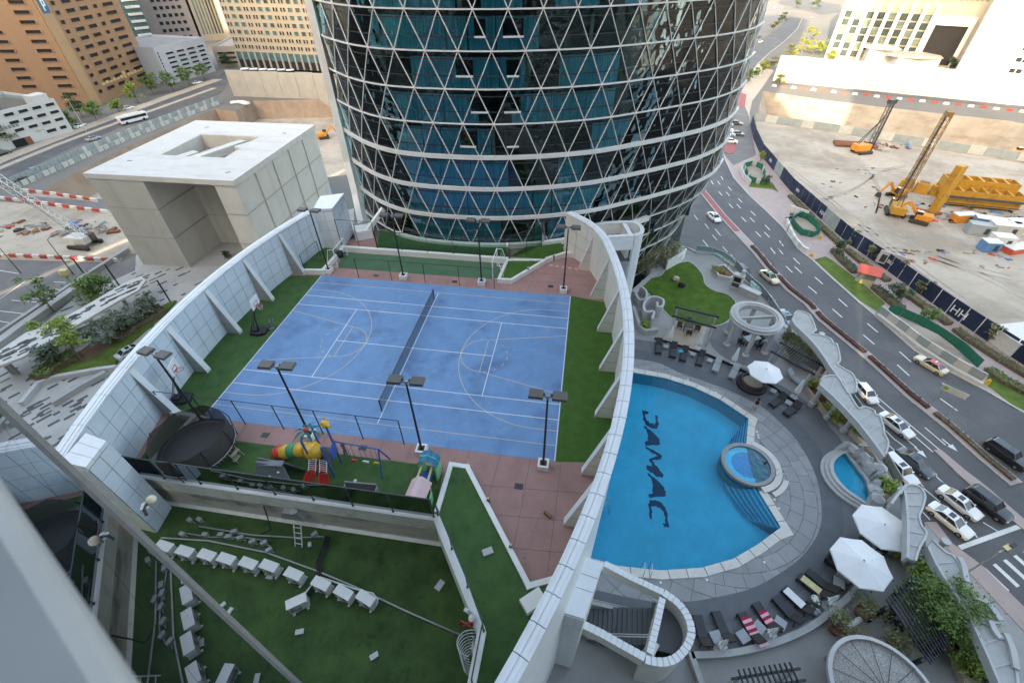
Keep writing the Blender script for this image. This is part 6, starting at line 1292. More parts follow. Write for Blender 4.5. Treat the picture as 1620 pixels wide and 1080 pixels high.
# scalloped canopies on columns
CH = 3.4
def canopy(label, inner, outer, cols, f, thick=.28, group='scalloped canopies along the terrace edge'):
    ip = [P(*f(*q), TZ+CH)[:2] for q in inner]; op = smooth_poly([P(*f(*q), TZ+CH)[:2] for q in outer], 4, False); c = np.mean(np.array(ip+op), axis=0)
    t = thing('scalloped_canopy', label, 'canopy', (*c, TZ), 0, group); poly = ip+op[::-1]
    mb = MB(); mb.prism(poly, TZ+CH-thick, TZ+CH); mb.build('canopy_slab', 'grc_grey', t, world=True)
    mb = MB(); mb.strip(op, .13, TZ+CH-thick, TZ+CH+.08); mb.build('outer_fascia', 'grc_white', t, world=True)
    mb = MB(); mb.strip(smooth_poly(ip, 3, False), .16, TZ+CH-thick-.25, TZ+CH+.1); mb.build('inner_beam', 'grc_white', t, world=True)
    n_ = int(plen(ip)/1.1)
    for i in range(1, n_):                     # raised ribs across the slab
        a = seg(ip, i/n_, 1)[0]; b = seg(op, i/n_, 1)[0]; mb = MB(); mb.strip([a, tuple(np.array(a)*.15+np.array(b)*.85)], .07, TZ+CH, TZ+CH+.05); mb.build('rib', 'grc_white', t, world=True)
    for q in cols:
        p = P(*f(*q), TZ); mb = MB(); mb.lathe([(.32, 0), (.32, .45), (.2, .55), (.18, CH-.7), (.28, CH-.45), (.28, CH-.3)], (p[0], p[1], TZ), 10); mb.build('column', 'grc_white', t, world=True)
    return t
canopy('scalloped grey canopy beside the ring gazebo above the street', [(395, 130), (420, 185), (540, 300), (640, 420), (720, 540), (800, 650), (870, 770)], [(410, 95), (445, 65), (530, 88), (562, 130), (592, 215), (570, 262), (622, 268), (720, 300), (748, 345), (778, 355), (805, 480), (782, 520), (840, 560), (912, 605), (945, 690), (935, 760)], [(340, 270), (480, 400), (545, 440)], Z2)
canopy('scalloped grey canopy on four columns above the yellow shrubs', [(630, 690), (780, 830), (905, 960), (985, 1050), (1100, 1200), (1180, 1310)], [(640, 650), (690, 618), (770, 622), (835, 672), (880, 768), (958, 892), (1010, 882), (1092, 912), (1105, 950), (1142, 962), (1175, 1060), (1180, 1110), (1215, 1190), (1190, 1290)], [(555, 870), (690, 980), (830, 1090)], Z2)
canopy('scalloped grey canopy between fountain pool and parasols', [(700, 955), (800, 830), (830, 960), (842, 1160), (838, 1420)], [(780, 870), (820, 800), (900, 795), (962, 830), (988, 900), (962, 1000), (938, 1060), (958, 1140), (1000, 1210), (940, 1330), (905, 1440)], [(610, 1010), (690, 1360)], Z3)
canopy('long scalloped grey canopy curving past the green tree', [(430, 20), (500, 170), (600, 330), (720, 510), (790, 650), (870, 820), (940, 980), (1010, 1150)], [(470, -30), (560, 60), (640, 110), (720, 290), (690, 320), (750, 440), (800, 415), (900, 480), (990, 600), (930, 620), (990, 735), (1050, 720), (1110, 960), (1130, 1150)], [(370, 130)], Z6)
# crescent trim pieces standing on the last canopy
for i, (a, b, c_) in enumerate((((665, 110), (700, 180), (722, 300)), ((775, 412), (890, 470), (985, 600)), ((905, 600), (940, 680), (985, 738)), ((1025, 700), (1075, 820), (1105, 975)))):
    pts = smooth_poly([P(*Z6(*q), TZ+CH+.02)[:2] for q in (a, b, c_)], 5, False); mb = MB(); mb.strip(pts, .3, TZ+CH+.01, TZ+CH+.22); tag(mb.build('crescent_trim', 'grc_white'), 'pale crescent shaped moulding on the long scalloped canopy', 'moulding', 'crescent mouldings of the long canopy')
# planter beds with shrubs below the canopies
def bed(label_k, f, poly, leafm, n, labels, h=1.0, size=.2, r=.9, wallm='stone_wall'):
    pp = pz(f, poly); c = np.mean(np.array(pp), axis=0); t = thing('planter_bed', label_k, 'planter', (*c, TZ)); mb = MB(); mb.strip(pp, .22, TZ, TZ+.5, closed=True); mb.build('planter_wall', wallm, t, world=True)
    mb = MB(); mb.sheet(pp, TZ+.42); mb.build('soil', 'soil', t, world=True); xs = [p[0] for p in pp]; ys = [p[1] for p in pp]; k = 0
    for _ in range(400):
        if k >= n: break
        q = (random.uniform(min(xs), max(xs)), random.uniform(min(ys), max(ys)))
        if inside(q, pp): shrub('leafy_shrub', labels, (*q, TZ+.42), r, h, leafm, 620, size*.66, labels+' group'); k += 1
bed('narrow stone planter under the four column canopy', Z2, [(510, 745), (600, 700), (760, 860), (930, 1030), (1120, 1240), (1060, 1290), (860, 1090), (660, 940)], 'leaf_yellow', 11, 'yellow green spiky shrub in the planter under the four column canopy', .9, .24, .95)
bed('stone planter between gazebo and slatted pergola', Z2, [(340, 290), (420, 290), (560, 440), (700, 570), (640, 650), (560, 600), (450, 540), (320, 440)], 'leaf_olive', 9, 'olive green shrub under the slatted pergola by the gazebo', 1.0, .22, .95)
bed('small planter beside the fountain rocks', Z3, [(590, 800), (670, 790), (720, 900), (600, 895)], 'leaf_bright', 2, 'bright green shrub in the small planter behind the fountain', .8, .2, .7)
bed('long stone planter curving along the lower terrace edge', Z6, [(270, 210), (330, 180), (470, 330), (520, 420), (640, 640), (760, 830), (830, 1060), (700, 1080), (560, 740), (420, 480), (330, 330)], 'leaf_bright', 15, 'bright yellow green shrub in the long planter on the lower terrace edge', 1.0, .22, 1.0)
bed('thin planter below the fountain canopy', Z4, [(760, 520), (830, 470), (850, 560), (800, 600)], 'leaf_yellow', 2, 'small yellow green shrub below the fountain canopy', .7, .2, .6)
bed('gravel planter with a bare sapling by the parked cars', Z1, [(690, 250), (780, 235), (870, 320), (830, 345), (730, 320)], 'leaf_yellow', 3, 'low yellow groundcover clump in the gravel planter by the parked cars', .3, .12, .5, 'grc_white')
p = P(*Z6(560, 530), TZ+2.2); make_tree('round_tree', 'dense round green tree growing beside the lower slatted pergola', (p[0], p[1], TZ+.3), 3.5, 2.0, 'leaf', 7500, .105, .12, None, .28, 60)
p = P(*Z1(790, 290), TZ); make_tree('bare_sapling', 'thin sparse sapling in the gravel planter by the parked cars', (p[0], p[1], TZ), 3.2, .9, 'leaf_olive', 60, .1, .05, None, .5, 8)
for i, (q, l) in enumerate((((90, 190), 'pale olive bush at the wall end of the thicket below the tower'), ((150, 130), 'pale olive bush in the thicket below the tower beside the wall end'), ((215, 120), 'pale olive bush in the middle of the thicket below the tower'), ((290, 90), 'pale olive bush in the thicket below the tower near the white wall'), ((360, 75), 'pale olive bush at the street end of the thicket below the tower'), ((250, 170), 'pale olive bush at the front of the thicket below the tower'))):
    p = P(1009+i*13-(26 if i == 5 else 0), 432-i*4, TZ); t = shrub('thicket_bush', l, (p[0], p[1], TZ), 1.5, 3.0, 'leaf_pale' if i % 2 else 'leaf_olive', 700, .13, 'pale bushes below the tower')
mb = MB(); mb.strip(pz(Z1, [(285, 255), (410, 185), (440, 150)]), .2, TZ, TZ+1.5); tag(mb.build('screen_wall', 'white_paint'), 'short white screen wall between thicket and lawn', 'wall')
def curved_wall(label, f, l, h, w=.25, m_='grc_white', close=False):
    mb = MB(); mb.strip(smooth_poly(pz(f, l), 4, close), w, TZ, TZ+h, closed=close); return tag(mb.build('curved_planter_wall', m_), label, 'wall')
curved_wall('S shaped white wall wrapping the stair head planter', Z1, [(150, 750), (165, 690), (95, 690), (85, 620), (130, 570), (190, 565), (245, 590), (240, 640), (200, 650), (195, 610)], 1.5)
curved_wall('curved white wall with pots beside the court wall', Z1, [(30, 470), (25, 520), (60, 560), (110, 540), (105, 480), (60, 450)], 1.0)
curved_wall('grey low wall stepping down beside the court wall', Z1, [(5, 600), (80, 790), (205, 790)], .7, .35, 'grc_grey')
p = P(*Z1(110, 720), TZ+.6); shrub('leafy_shrub', 'bright green shrub inside the S shaped white wall', (p[0], p[1], TZ), .7, 1.2, 'leaf_bright', 300, .16)
# barbecue corner and garden statues
p = P(*Z1(880, 400), TZ); t = thing('barbecue_oven', 'white arched barbecue oven beside the lawn path', 'barbecue', p, R(-30)); mb = MB(); mb.box((0, 0, .5), (1.3, .8, 1.0)); mb.box((-.55, 0, 1.35), (.2, .8, .7)); mb.box((.55, 0, 1.35), (.2, .8, .7)); mb.box((0, 0, 1.8), (1.3, .8, .25)); mb.build('hearth', 'grc_white', t)
mb = MB(); mb.box((0, -.05, 1.3), (.85, .72, .6)); mb.build('firebox', 'void', t); mb = MB(); mb.box((0, -.42, .55), (.9, .04, .5)); mb.build('door', 'dark_metal', t); mb = MB(); mb.box((.3, .2, 2.2), (.4, .4, .7)); mb.build('chimney', 'grc_white', t)
p = P(*Z1(990, 470), TZ); t = thing('stone_counter', 'grey stone counter beside the barbecue', 'counter', p, R(-40)); mb = MB(); mb.box((0, 0, .42), (2.6, .7, .84)); mb.build('base', 'grc_grey', t); mb = MB(); mb.box((0, 0, .88), (2.7, .85, .08)); mb.build('worktop', 'grc_white', t)
for i, (q, m_) in enumerate((((372, 320), 'stone_wall'), ((420, 375), 'cloth_black'))):
    p = P(*Z1(*q), TZ+.4); mb = MB(); mb.lathe([(.3, 0), (.42, .2), (.3, .5), (.12, .62), (0, .66)], (p[0], p[1], TZ+.02), 9); mb.box((p[0]+.25, p[1]-.15, TZ+.3), (.4, .3, .5), .7); tag(mb.build('garden_animal', m_), ['small brown garden figure on the lawn', 'small black and white garden figure on the lawn'][i], 'garden figure')
# fountain pool
KP = smooth_poly(pz(Z3, [(205, 690), (208, 590), (300, 520), (345, 565), (420, 660), (495, 770), (512, 945), (400, 893), (285, 805)], TZ+.45), 3); c = np.mean(np.array(KP), axis=0)
t = thing('fountain_pool', 'small teardrop fountain pool with stepped white rim', 'fountain pool', (*c, TZ))
for k, (o_, h) in enumerate(((.22, .56), (.5, .38), (.78, .2))):
    ring = [tuple(np.array(q)+(np.array(q)-c)/np.linalg.norm(np.array(q)-c)*(o_-.3)) for q in KP]; outr = [tuple(np.array(q)+(np.array(q)-c)/np.linalg.norm(np.array(q)-c)*o_) for q in KP]
    mb = MB(); n_ = len(ring); q = [(*p, 0) for p in outr]+[(*p, h) for p in outr]+[(*p, h) for p in ring]+[(*p, 0) for p in ring]
    q = [(x, y, TZ+z) for x, y, z in q]; mb.add(q, [(a*n_+i, a*n_+(i+1) % n_, (a+1)*n_+(i+1) % n_, (a+1)*n_+i) for a in range(3) for i in range(n_)]); mb.build('rim_step', 'grc_white', t, world=True)
mb = MB(); mb.sheet(KP, TZ+.02); mb.build('basin', 'pool_tile', t, world=True); mb = MB(); mb.sheet(KP, TZ+.42); mb.build('water', 'pool_water', t, world=True)
rk = random.Random(9); t = thing('rock_fountain', 'sculpted white rock wall behind the fountain pool', 'fountain', P(*Z3(530, 720), TZ))
for i, q in enumerate([(300, 470), (360, 500), (410, 540), (450, 585), (490, 610), (530, 650), (560, 690), (570, 740), (560, 800), (555, 850), (560, 900), (550, 950), (500, 670), (470, 640)]):
    p = P(*Z3(*q), TZ+.5); h = rk.uniform(.9, 1.7); mb = MB(); n_ = 7; prof = [(.45, 0), (.4+rk.uniform(-.1, .15), h*.4), (.35+rk.uniform(-.1, .2), h*.8), (0.05, h)]; qq = []
    mb.lathe(prof, (p[0], p[1], TZ), n_, 0, rk.uniform(.8, 1.3), rk.uniform(.8, 1.3)); mb.v = [(x+rk.uniform(-.08, .08), y+rk.uniform(-.08, .08), z) for x, y, z in mb.v]; mb.build('boulder', 'grc_white', t, world=True)
mb = MB(); mb.strip(pz(Z3, [(400, 480), (500, 490), (560, 600), (640, 760), (720, 900), (600, 905)]), .3, TZ, TZ+.6); tag(mb.build('planter_edge', 'stone_wall'), 'tan stone kerb around the bed behind the rock fountain', 'kerb')
# terrace edge balustrade
balustrade('glass_balustrade', 'glass balustrade of the pool terrace along the parked cars', [tuple(p) for p in TERR[4:10]], TZ+.12, 1.1, 2.2, 'grey_metal')
balustrade('glass_balustrade', 'glass balustrade of the pool terrace below the scalloped canopies', [tuple(p) for p in TERR[10:16]], TZ+.12, 1.1, 2.2, 'grey_metal')
balustrade('glass_balustrade', 'glass balustrade of the lower terrace past the parasols', [tuple(p) for p in TERR[16:23]], TZ+.12, 1.1, 2.0, 'dark_metal')
# potted shrubs
for i, (q, l) in enumerate((((1325, 992), 'potted wispy shrub beside the slatted daybed'), ((1366, 966), 'potted wispy shrub between parasol and slatted pergola'), ((1417, 1018), 'potted wispy shrub in front of the slatted pergola end'))):
    p = P(*q, TZ+.6); t = thing('potted_shrub', l, 'potted plant', (p[0], p[1], TZ), 0, 'terracotta potted shrubs'); mb = MB(); mb.lathe([(.3, 0), (.42, .5), (.46, .55), (.4, .55), (.38, .5), (0, .48)], n=16); mb.build('pot', 'terracotta', t)
    blob_shrub(t, (0, 0, .5), .95, 1.2, 'leaf_olive', 520, .11)
# low walls of the lower deck
KW = PP([(1090, 1033), (1147, 1030), (1197, 1020), (1247, 1003), (1288, 980), (1340, 937), (1362, 908)], TZ); mb = MB(); mb.strip(smooth_poly(KW, 3, False), .38, TZ, TZ+.45, side=-1); tag(mb.build('deck_wall', 'grc_grey'), 'low curved grey wall behind the lower lounger row', 'low wall')
mb = MB(); mb.strip(PP([(1090, 1033), (1110, 1090), (1130, 1160)], TZ), .35, TZ, TZ+.45); tag(mb.build('deck_wall', 'grc_grey'), 'low grey wall running from the lower lounger row past the stair tower', 'low wall')
# round trellis roof
p = P(1392, 1075, TZ+2.6); t = thing('round_pavilion', 'round pavilion roof of grey pebbles with white rim and wires', 'pavilion', (p[0], p[1]-.6, TZ)); RR = 2.6
mb = MB(); mb.lathe([(RR, 2.3), (RR+.2, 2.35), (RR+.22, 2.65), (RR, 2.68), (RR, 2.3)], n=40); mb.build('rim', 'grc_white', t); mb = MB(); mb.lathe([(RR, 2.45), (RR*.6, 2.62), (0, 2.7)], n=40); mb.build('pebble_roof', 'pebble', t)
for k in range(14): a = 6.283*k/14; mb = MB(); mb.tube([(.2*math.cos(a), .2*math.sin(a), 2.78), (RR*math.cos(a+.15), RR*math.sin(a+.15), 2.7)], .02, 4); mb.build('wire', 'dark_metal', t)
for k in range(6): a = 6.283*k/6; mb = MB(); mb.tube([((RR-.1)*math.cos(a), (RR-.1)*math.sin(a), 0), ((RR-.1)*math.cos(a), (RR-.1)*math.sin(a), 2.35)], .12, 8); mb.build('column', 'grc_white', t)
p = P(*Z5(1440, 980), TZ+.4); mb = MB(); mb.tube([(p[0], p[1], TZ+.35), (p[0]+1.3, p[1]+.7, TZ+.35)], .35, 12); tag(mb.build('round_bolster', 'grc_grey', smooth=True), 'grey cylindrical bolster lying beside the round pavilion', 'bolster')
# --- stair tower between court wall and pool
SZ = -6.2
def q7(l, z=SZ): return [P(*Z7(*q), z)[:2] for q in l]
t = thing('stair_tower', 'white walled stair tower with round end between court wall and pool', 'stair', (*q7([(600, 600)])[0], TZ))
A_ = q7([(425, 150), (640, 262), (885, 375)]); B_ = smooth_poly(q7([(885, 375), (1000, 460), (1075, 570), (1100, 690), (1060, 800), (985, 880), (890, 915), (790, 905), (740, 890)]), 3, False); C_ = q7([(740, 880), (560, 780), (400, 690), (265, 625)]); D_ = q7([(875, 420), (830, 620), (775, 850)])
def clad_wall(pts, z0, z1, w, L_, m1='cream_panel', m2='white_clad', name='wall_panel'):
    T = plen(pts); n_ = max(1, round(T/L_))
    for i in range(n_):
        s_ = seg(pts, i/n_+.002, (i+1)/n_-.002); mb = MB(); mb.strip(s_, w, z0, z1); mb.build(name, m1, t, world=True)
    n_ = max(1, round(T/.32))
    for i in range(n_):
        s_ = seg(pts, i/n_+.004, (i+1)/n_-.004); mb = MB(); mb.strip(s_, w+.08, z1, z1+.06); mb.build('cap_stone', m2, t, world=True)
clad_wall(A_, SZ-1.0, SZ-.06, .3, 1.3); clad_wall(B_, TZ, SZ-.06, .35, 1.3); clad_wall(C_, SZ-1.1, SZ-.06, .35, 1.4); clad_wall(D_, TZ, SZ-.03, .3, 1.6)
q0, q1 = np.array(q7([(330, 530)], -7.8)[0]), np.array(q7([(800, 640)], -7.8)[0]); dv = (q1-q0)/np.linalg.norm(q1-q0); nv = np.array([-dv[1], dv[0]]); L_ = np.linalg.norm(q1-q0)
for k in range(13):
    c_ = q0+dv*L_*(k+.5)/13; z = TZ+.1+(SZ-1.4-TZ)*k/13*.9; mb = MB(); mb.box((c_[0], c_[1], (z+TZ)/2+.0), (L_/13*.98, 2.1, z-TZ+.16), math.atan2(dv[1], dv[0])); mb.build('tread', 'deck_band', t, world=True)
c_ = q1+dv*.9; mb = MB(); mb.box((c_[0], c_[1], SZ-1.45), (1.9, 2.6, .2), math.atan2(dv[1], dv[0])); mb.build('landing', 'deck_band', t, world=True)
for o_, z_ in ((-.95, 0), (-.75, -.25)):
    a = q0+nv*o_; b = q1+nv*o_; mb = MB(); mb.tube([(*a, TZ+1.0+z_), (*b, SZ-.4+z_)], .04, 6); mb.build('handrail', 'steel', t, world=True)
a, b = q0+nv*1.05, q1+nv*1.05; mb = MB(); mb.strip([tuple(a), tuple(b)], .25, TZ, TZ+.9); mb.build('low_wall', 'grc_grey', t, world=True); mb = MB(); mb.tube([(*a, TZ+1.4), (*b, TZ+1.4)], .03, 6); mb.build('handrail', 'steel', t, world=True)
PL = [P(*Z7(*q), -1.2)[:2] for q in [(235, 85), (415, 150), (268, 585), (80, 528)]]
mb = MB(); mb.prism([tuple(np.array(q)) for q in PL], G, -1.25); mb.build('pier_block', 'cream_panel', t, world=True)
for k in range(3):
    f0, f1 = (0, .3, .55)[k]+.006, (.3, .55, 1)[k]-.006; a0_, b0_, a1_, b1_ = (np.array(PL[j]) for j in (0, 3, 1, 2)); mb = MB(); mb.prism([a0_+(b0_-a0_)*f0, a1_+(b1_-a1_)*f0, a1_+(b1_-a1_)*f1, a0_+(b0_-a0_)*f1], -1.25, -1.18); mb.build('top_plate', 'white_clad', t, world=True)
a0_, b0_ = np.array(PL[3]), np.array(PL[2]); dvx = (b0_-a0_)/np.linalg.norm(b0_-a0_); out = np.array([dvx[1], -dvx[0]])
for r_ in range(7):
    for k in range(2):
        a = a0_+(b0_-a0_)*(k*.66+.01); b = a0_+(b0_-a0_)*((.65, .99)[k]); mb = MB(); mb.strip([tuple(a+out*.02), tuple(b+out*.02)], .04, -1.3-1.2*(r_+1)+.02, -1.3-1.2*r_-.02); mb.build('wall_panel', 'white_clad', t, world=True)
# lower flights on the near side
for fl in range(3):
    zt = TZ-.3-2.6*fl; a = np.array(P(*Z7(230, 740+150*fl), TZ-1)[:2]); b = np.array(P(*Z7(640, 1000+150*fl), TZ-1)[:2]); mb = MB()
    mb.beam((*a, zt), (*b, zt-1.6), 1.5, .25); mb.build('flight', 'deck_band', t, world=True)
    for o_ in (.0, .25): mb = MB(); mb.tube([(*a, zt+.95-o_), (*b, zt-.7-o_)], .04, 6); mb.build('handrail', 'steel', t, world=True)
    mb = MB(); mb.beam((*a, zt+.45), (*b, zt-1.1), .12, .5); mb.build('stringer_wall', 'grc_grey', t, world=True)
w0 = q7([(740, 900), (650, 1080)], TZ-1); mb = MB(); mb.strip([tuple(p) for p in w0], .4, G, SZ-1.2); mb.build('end_wall', 'cream_panel', t, world=True)
# round ended white stair shaft at the far end of the right court wall
def ZC(x, y): return (860+x/7.715, 320+y/7.715)
t = thing('stair_shaft', 'white round ended stair shaft at the far end of the court wall', 'stair', (*P(*ZC(900, 330), 1.5)[:2], TZ))
A_ = [P(*ZC(*q), 1.5)[:2] for q in ((560, 262), (760, 245), (965, 235))]; B_ = smooth_poly([P(*ZC(*q), 1.5)[:2] for q in ((965, 235), (1090, 236), (1175, 275), (1205, 330), (1185, 375), (1110, 395))], 4, False); C_ = [P(*ZC(*q), 1.5)[:2] for q in ((1105, 395), (930, 405), (745, 415))]; D_ = [P(*ZC(*q), 1.5)[:2] for q in ((985, 250), (1060, 380))]
clad_wall(A_, .2, 1.44, .4, 1.2); clad_wall(B_, TZ, 1.44, .35, 1.2, 'white_clad'); clad_wall(C_, -.1, 1.44, .4, 1.2, 'white_clad'); clad_wall(D_, -2, 1.4, .35, 1.2)
mb = MB(); mb.prism(A_+B_[3:-2]+C_, -1.6, -1.4); mb.build('landing', 'deck_band', t, world=True)
# ------------------------------------------------------------------ vehicles
def car_proto(kind, paint, roofm=None):
    L_, W_, H_ = {'sedan': (4.75, 1.84, 1.45), 'suv': (4.95, 1.95, 1.82), 'hatch': (4.1, 1.76, 1.5)}[kind]; roofm = roofm or paint
    t = thing('parked_car', 'x', 'car', (0, 0, 0)); h = L_/2; w_ = W_/2
    # lower body: sections from tail to nose (x, half width, bottom, shoulder, deck)
    belt = .92 if kind != 'suv' else 1.08
    tailz = {'sedan': .98, 'suv': 1.08, 'hatch': 1.0}[kind]; nosez = .74 if kind != 'suv' else .95
    S = [(-h, w_*.80, .36, .62, tailz-.12), (-h+.12, w_*.93, .24, .68, tailz-.03), (-h+.7, w_, .2, .72, tailz), (-.4, w_, .2, .74, belt), (h-1.45, w_, .2, .74, belt-.0), (h-.6, w_*.985, .2, .68, nosez+.1), (h-.14, w_*.9, .24, .6, nosez), (h, w_*.72, .34, .54, nosez-.14)]
    q = []; fs = []
    for x, hw, z0, zs, zt in S: q += [(x, -hw*.94, z0), (x, -hw, (z0+zs)/2), (x, -hw, zs), (x, -hw*.88, zt), (x, 0, zt+.03), (x, hw*.88, zt), (x, hw, zs), (x, hw, (z0+zs)/2), (x, hw*.94, z0)]
    n_ = 9
    for i in range(len(S)-1):
        for j in range(n_-1): fs.append((i*n_+j, (i+1)*n_+j, (i+1)*n_+j+1, i*n_+j+1))
        fs.append((i*n_+n_-1, (i+1)*n_+n_-1, (i+1)*n_, i*n_))
    fs += [tuple(range(n_))[::1], tuple(range((len(S)-1)*n_, len(S)*n_))[::-1]]
    mb = MB(); mb.add(q, fs); b = mb.build('body', paint, t, smooth=True)
    b.modifiers.new('edge', 'EDGE_SPLIT').split_angle = R(38)
    # greenhouse
    rb, rt, ft, fb = {'sedan': (-h+.55, -h+1.35, .35, 1.15), 'suv': (-h+.12, -h+.45, .55, 1.15), 'hatch': (-h+.12, -h+.65, .35, 1.0)}[kind]; wb, wt = w_*.88, w_*.70
    V = [(rb, -wb, belt-.02), (fb, -wb, belt-.02), (fb, wb, belt-.02), (rb, wb, belt-.02), (rt, -wt, H_-.03), (ft, -wt, H_-.03), (ft, wt, H_-.03), (rt, wt, H_-.03)]
    for nm, f in (('side_window', (0, 1, 5, 4)), ('side_window', (2, 3, 7, 6)), ('windscreen', (1, 2, 6, 5)), ('rear_window', (3, 0, 4, 7))):
        mb = MB(); mb.add([V[i] for i in f], [(0, 1, 2, 3)]); mb.build(nm, 'car_glass', t)
    for i, j in ((0, 4), (1, 5), (2, 6), (3, 7)): mb = MB(); mb.beam(V[i], V[j], .09, .07); mb.build('pillar', paint, t)
    mx = (rt+ft)/2
    for s in (-1, 1): mb = MB(); mb.beam((mx+.05, s*wb*1.003, belt), (mx, s*wt*1.003, H_-.03), .09, .03, up=(1, 0, 0)); mb.build('pillar', paint, t)
    mb = MB(); mb.add([(rt-.04, -wt-.02, H_-.05), (ft+.04, -wt-.02, H_-.05), (ft+.04, wt+.02, H_-.05), (rt-.04, wt+.02, H_-.05), (rt+.08, -wt*.9, H_), (ft-.08, -wt*.9, H_), (ft-.08, wt*.9, H_), (rt+.08, wt*.9, H_)], [(4, 5, 6, 7), (0, 1, 5, 4), (1, 2, 6, 5), (2, 3, 7, 6), (3, 0, 4, 7), (3, 2, 1, 0)]); r_ = mb.build('roof', roofm, t)
    if roofm == paint and kind != 'hatch': mb = MB(); mb.box((ft-.55, 0, H_+.004), (.6, wt*1.3, .01)); mb.build('sunroof', 'car_glass', r_)
    if roofm != paint: mb = MB(); mb.box((mx, 0, H_+.06), (.22, .6, .12)); mb.build('roof_sign', 'towel_white', r_)
    for sx in (-h+.85, h-.9):
        for s in (-1, 1):
            mb = MB(); mb.lathe([(.2, -.11), (.33, -.11), (.345, -.05), (.345, .05), (.33, .11), (.2, .11)], n=16); mb.v = [(sx+x, s*(w_-.1)+z, .345+y) for x, y, z in mb.v]; w0 = mb.build('wheel', 'tyre', t)
            mb = MB(); mb.lathe([(.215, 0), (.2, .02), (.05, .03), (0, .03)], n=10); mb.v = [(sx+x, s*(w_-.1+.1+z*.6), .345+y) for x, y, z in mb.v]; mb.build('rim', 'rim', w0)
    for s in (-1, 1):
        mb = MB(); mb.box((h-.16, s*w_*.7, nosez-.1), (.2, .36, .12), s*-.35); mb.build('headlight', 'headlight', t)
        mb = MB(); mb.box((-h+.05, s*w_*.72, tailz-.2), (.12, .34, .14), s*.3); mb.build('taillight', 'taillight', t)
        mb = MB(); mb.box((fb-.12, s*(w_+.06), belt+.05), (.14, .18, .13)); mb.build('mirror', paint, t)
    return t
PROTO = {}
def car(a, b, kind, paint, label, roofm=None, name='parked_car', group='cars on the street', z=None, cat='car', center=None):
    z = G+.03 if z is None else z; key = (kind, paint, roofm); pa, pb = np.array(P(*a, z+.5)[:2]), np.array(P(*b, z+.5)[:2]); d = pb-pa; c = (pa+pb)/2
    if key in PROTO: o = copy_tree(PROTO[key])
    else: o = car_proto(kind, paint, roofm); PROTO[key] = tree_of(o)
    o.name = name; o.location = (c[0], c[1], z); o.rotation_euler[2] = math.atan2(d[1], d[0]); tag(o, label, cat, group)
car((1471, 798), (1536, 849), 'sedan', 'car_white', 'white sedan in the lane nearest the canopy at the stop line', name='queued_car')
car((1489, 774), (1547, 818), 'sedan', 'car_white', 'white sedan beside the black estate at the stop line', name='queued_car')
car((1532, 775), (1594, 822), 'suv', 'car_black', 'black estate car at the stop line beside the pink island', name='queued_car')
car((1563, 700), (1622, 740), 'suv', 'car_black', 'black off-road car leaving past the end of the median hedge', name='driving_car')
car((1356, 607), (1384, 638), 'hatch', 'car_white', 'white hatchback half hidden by the scalloped canopy', name='queued_car')
car((1393, 654), (1443, 692), 'sedan', 'car_white', 'white sedan beside the solid white lane lines', name='queued_car')
car((1421, 711), (1475, 755), 'sedan', 'car_grey', 'dark grey sedan in the queue beside the white off-road car', name='queued_car')
car((1397, 721), (1445, 767), 'suv', 'car_white', 'white off-road car beside the rock fountain', name='queued_car')
car((1497, 592), (1448, 563), 'sedan', 'car_cream', 'cream taxi with red roof beside the grey road barrier', 'car_red', name='taxi', cat='taxi')
car((1203, 427), (1232, 450), 'sedan', 'car_cream', 'cream taxi with green roof beside the median', 'car_green', name='taxi', cat='taxi')
car((1121, 336), (1139, 352), 'sedan', 'car_white', 'white car driving beside the red paved median', name='driving_car')
car((1163, 420), (1187, 444), 'suv', 'car_black', 'black pickup parked behind the barbecue oven')
car((1203, 464), (1224, 485), 'sedan', 'car_silver', 'silver car parked between the stone counter and gazebo')
car((1182, 452), (1201, 471), 'suv', 'car_silver', 'silver estate car parked behind the stone counter')
car((1236, 495), (1251, 512), 'sedan', 'car_skyblue', 'pale blue car parked behind the ring gazebo')
car((1103, 404), (1122, 420), 'sedan', 'car_grey', 'dark grey car parked beside the lawn path')
car((1126, 406), (1143, 422), 'sedan', 'car_white', 'white car with blue roof parked beside the gravel planter', 'car_blue')
for i, (q, m_, l) in enumerate((((1148, 189), 'car_white', 'white car parked at the far end of the slip road row'), ((1149, 197), 'car_silver', 'silver car parked second from the far end of the slip road row'), ((1150, 205), 'car_white', 'white car parked between two silver cars in the slip road row'), ((1152, 213), 'car_silver', 'silver car parked before the white one on the red island'), ((1156, 223), 'car_white', 'white car parked at the red paved tip of the slip road'))): car((q[0]-10, q[1]-.5), (q[0]+10, q[1]+1.5), 'suv' if i in (1, 3) else 'sedan', m_, l, group='cars parked in the slip road')
for i, q in enumerate(((1165, 194), (1167, 211))): car((q[0]-8, q[1]), (q[0]+8, q[1]+2), 'sedan', 'car_grey', ['dark car standing across from the far end of the slip road row', 'dark car standing across from the near end of the slip road row'][i], group='cars parked in the slip road')
car((1199, 68), (1208, 65), 'sedan', 'car_white', 'white car on the far bend beside the tower edge', group='far cars'); car((1279, 30), (1290, 26), 'sedan', 'car_silver', 'silver car parked beside the far bend trees', group='far cars'); car((1219, 15), (1232, 10), 'sedan', 'car_white', 'white car on the road beyond the far bend', group='far cars'); car((1205, 57), (1196, 60), 'sedan', 'car_grey', 'grey car beside the fountain garden on the far bend', group='far cars')
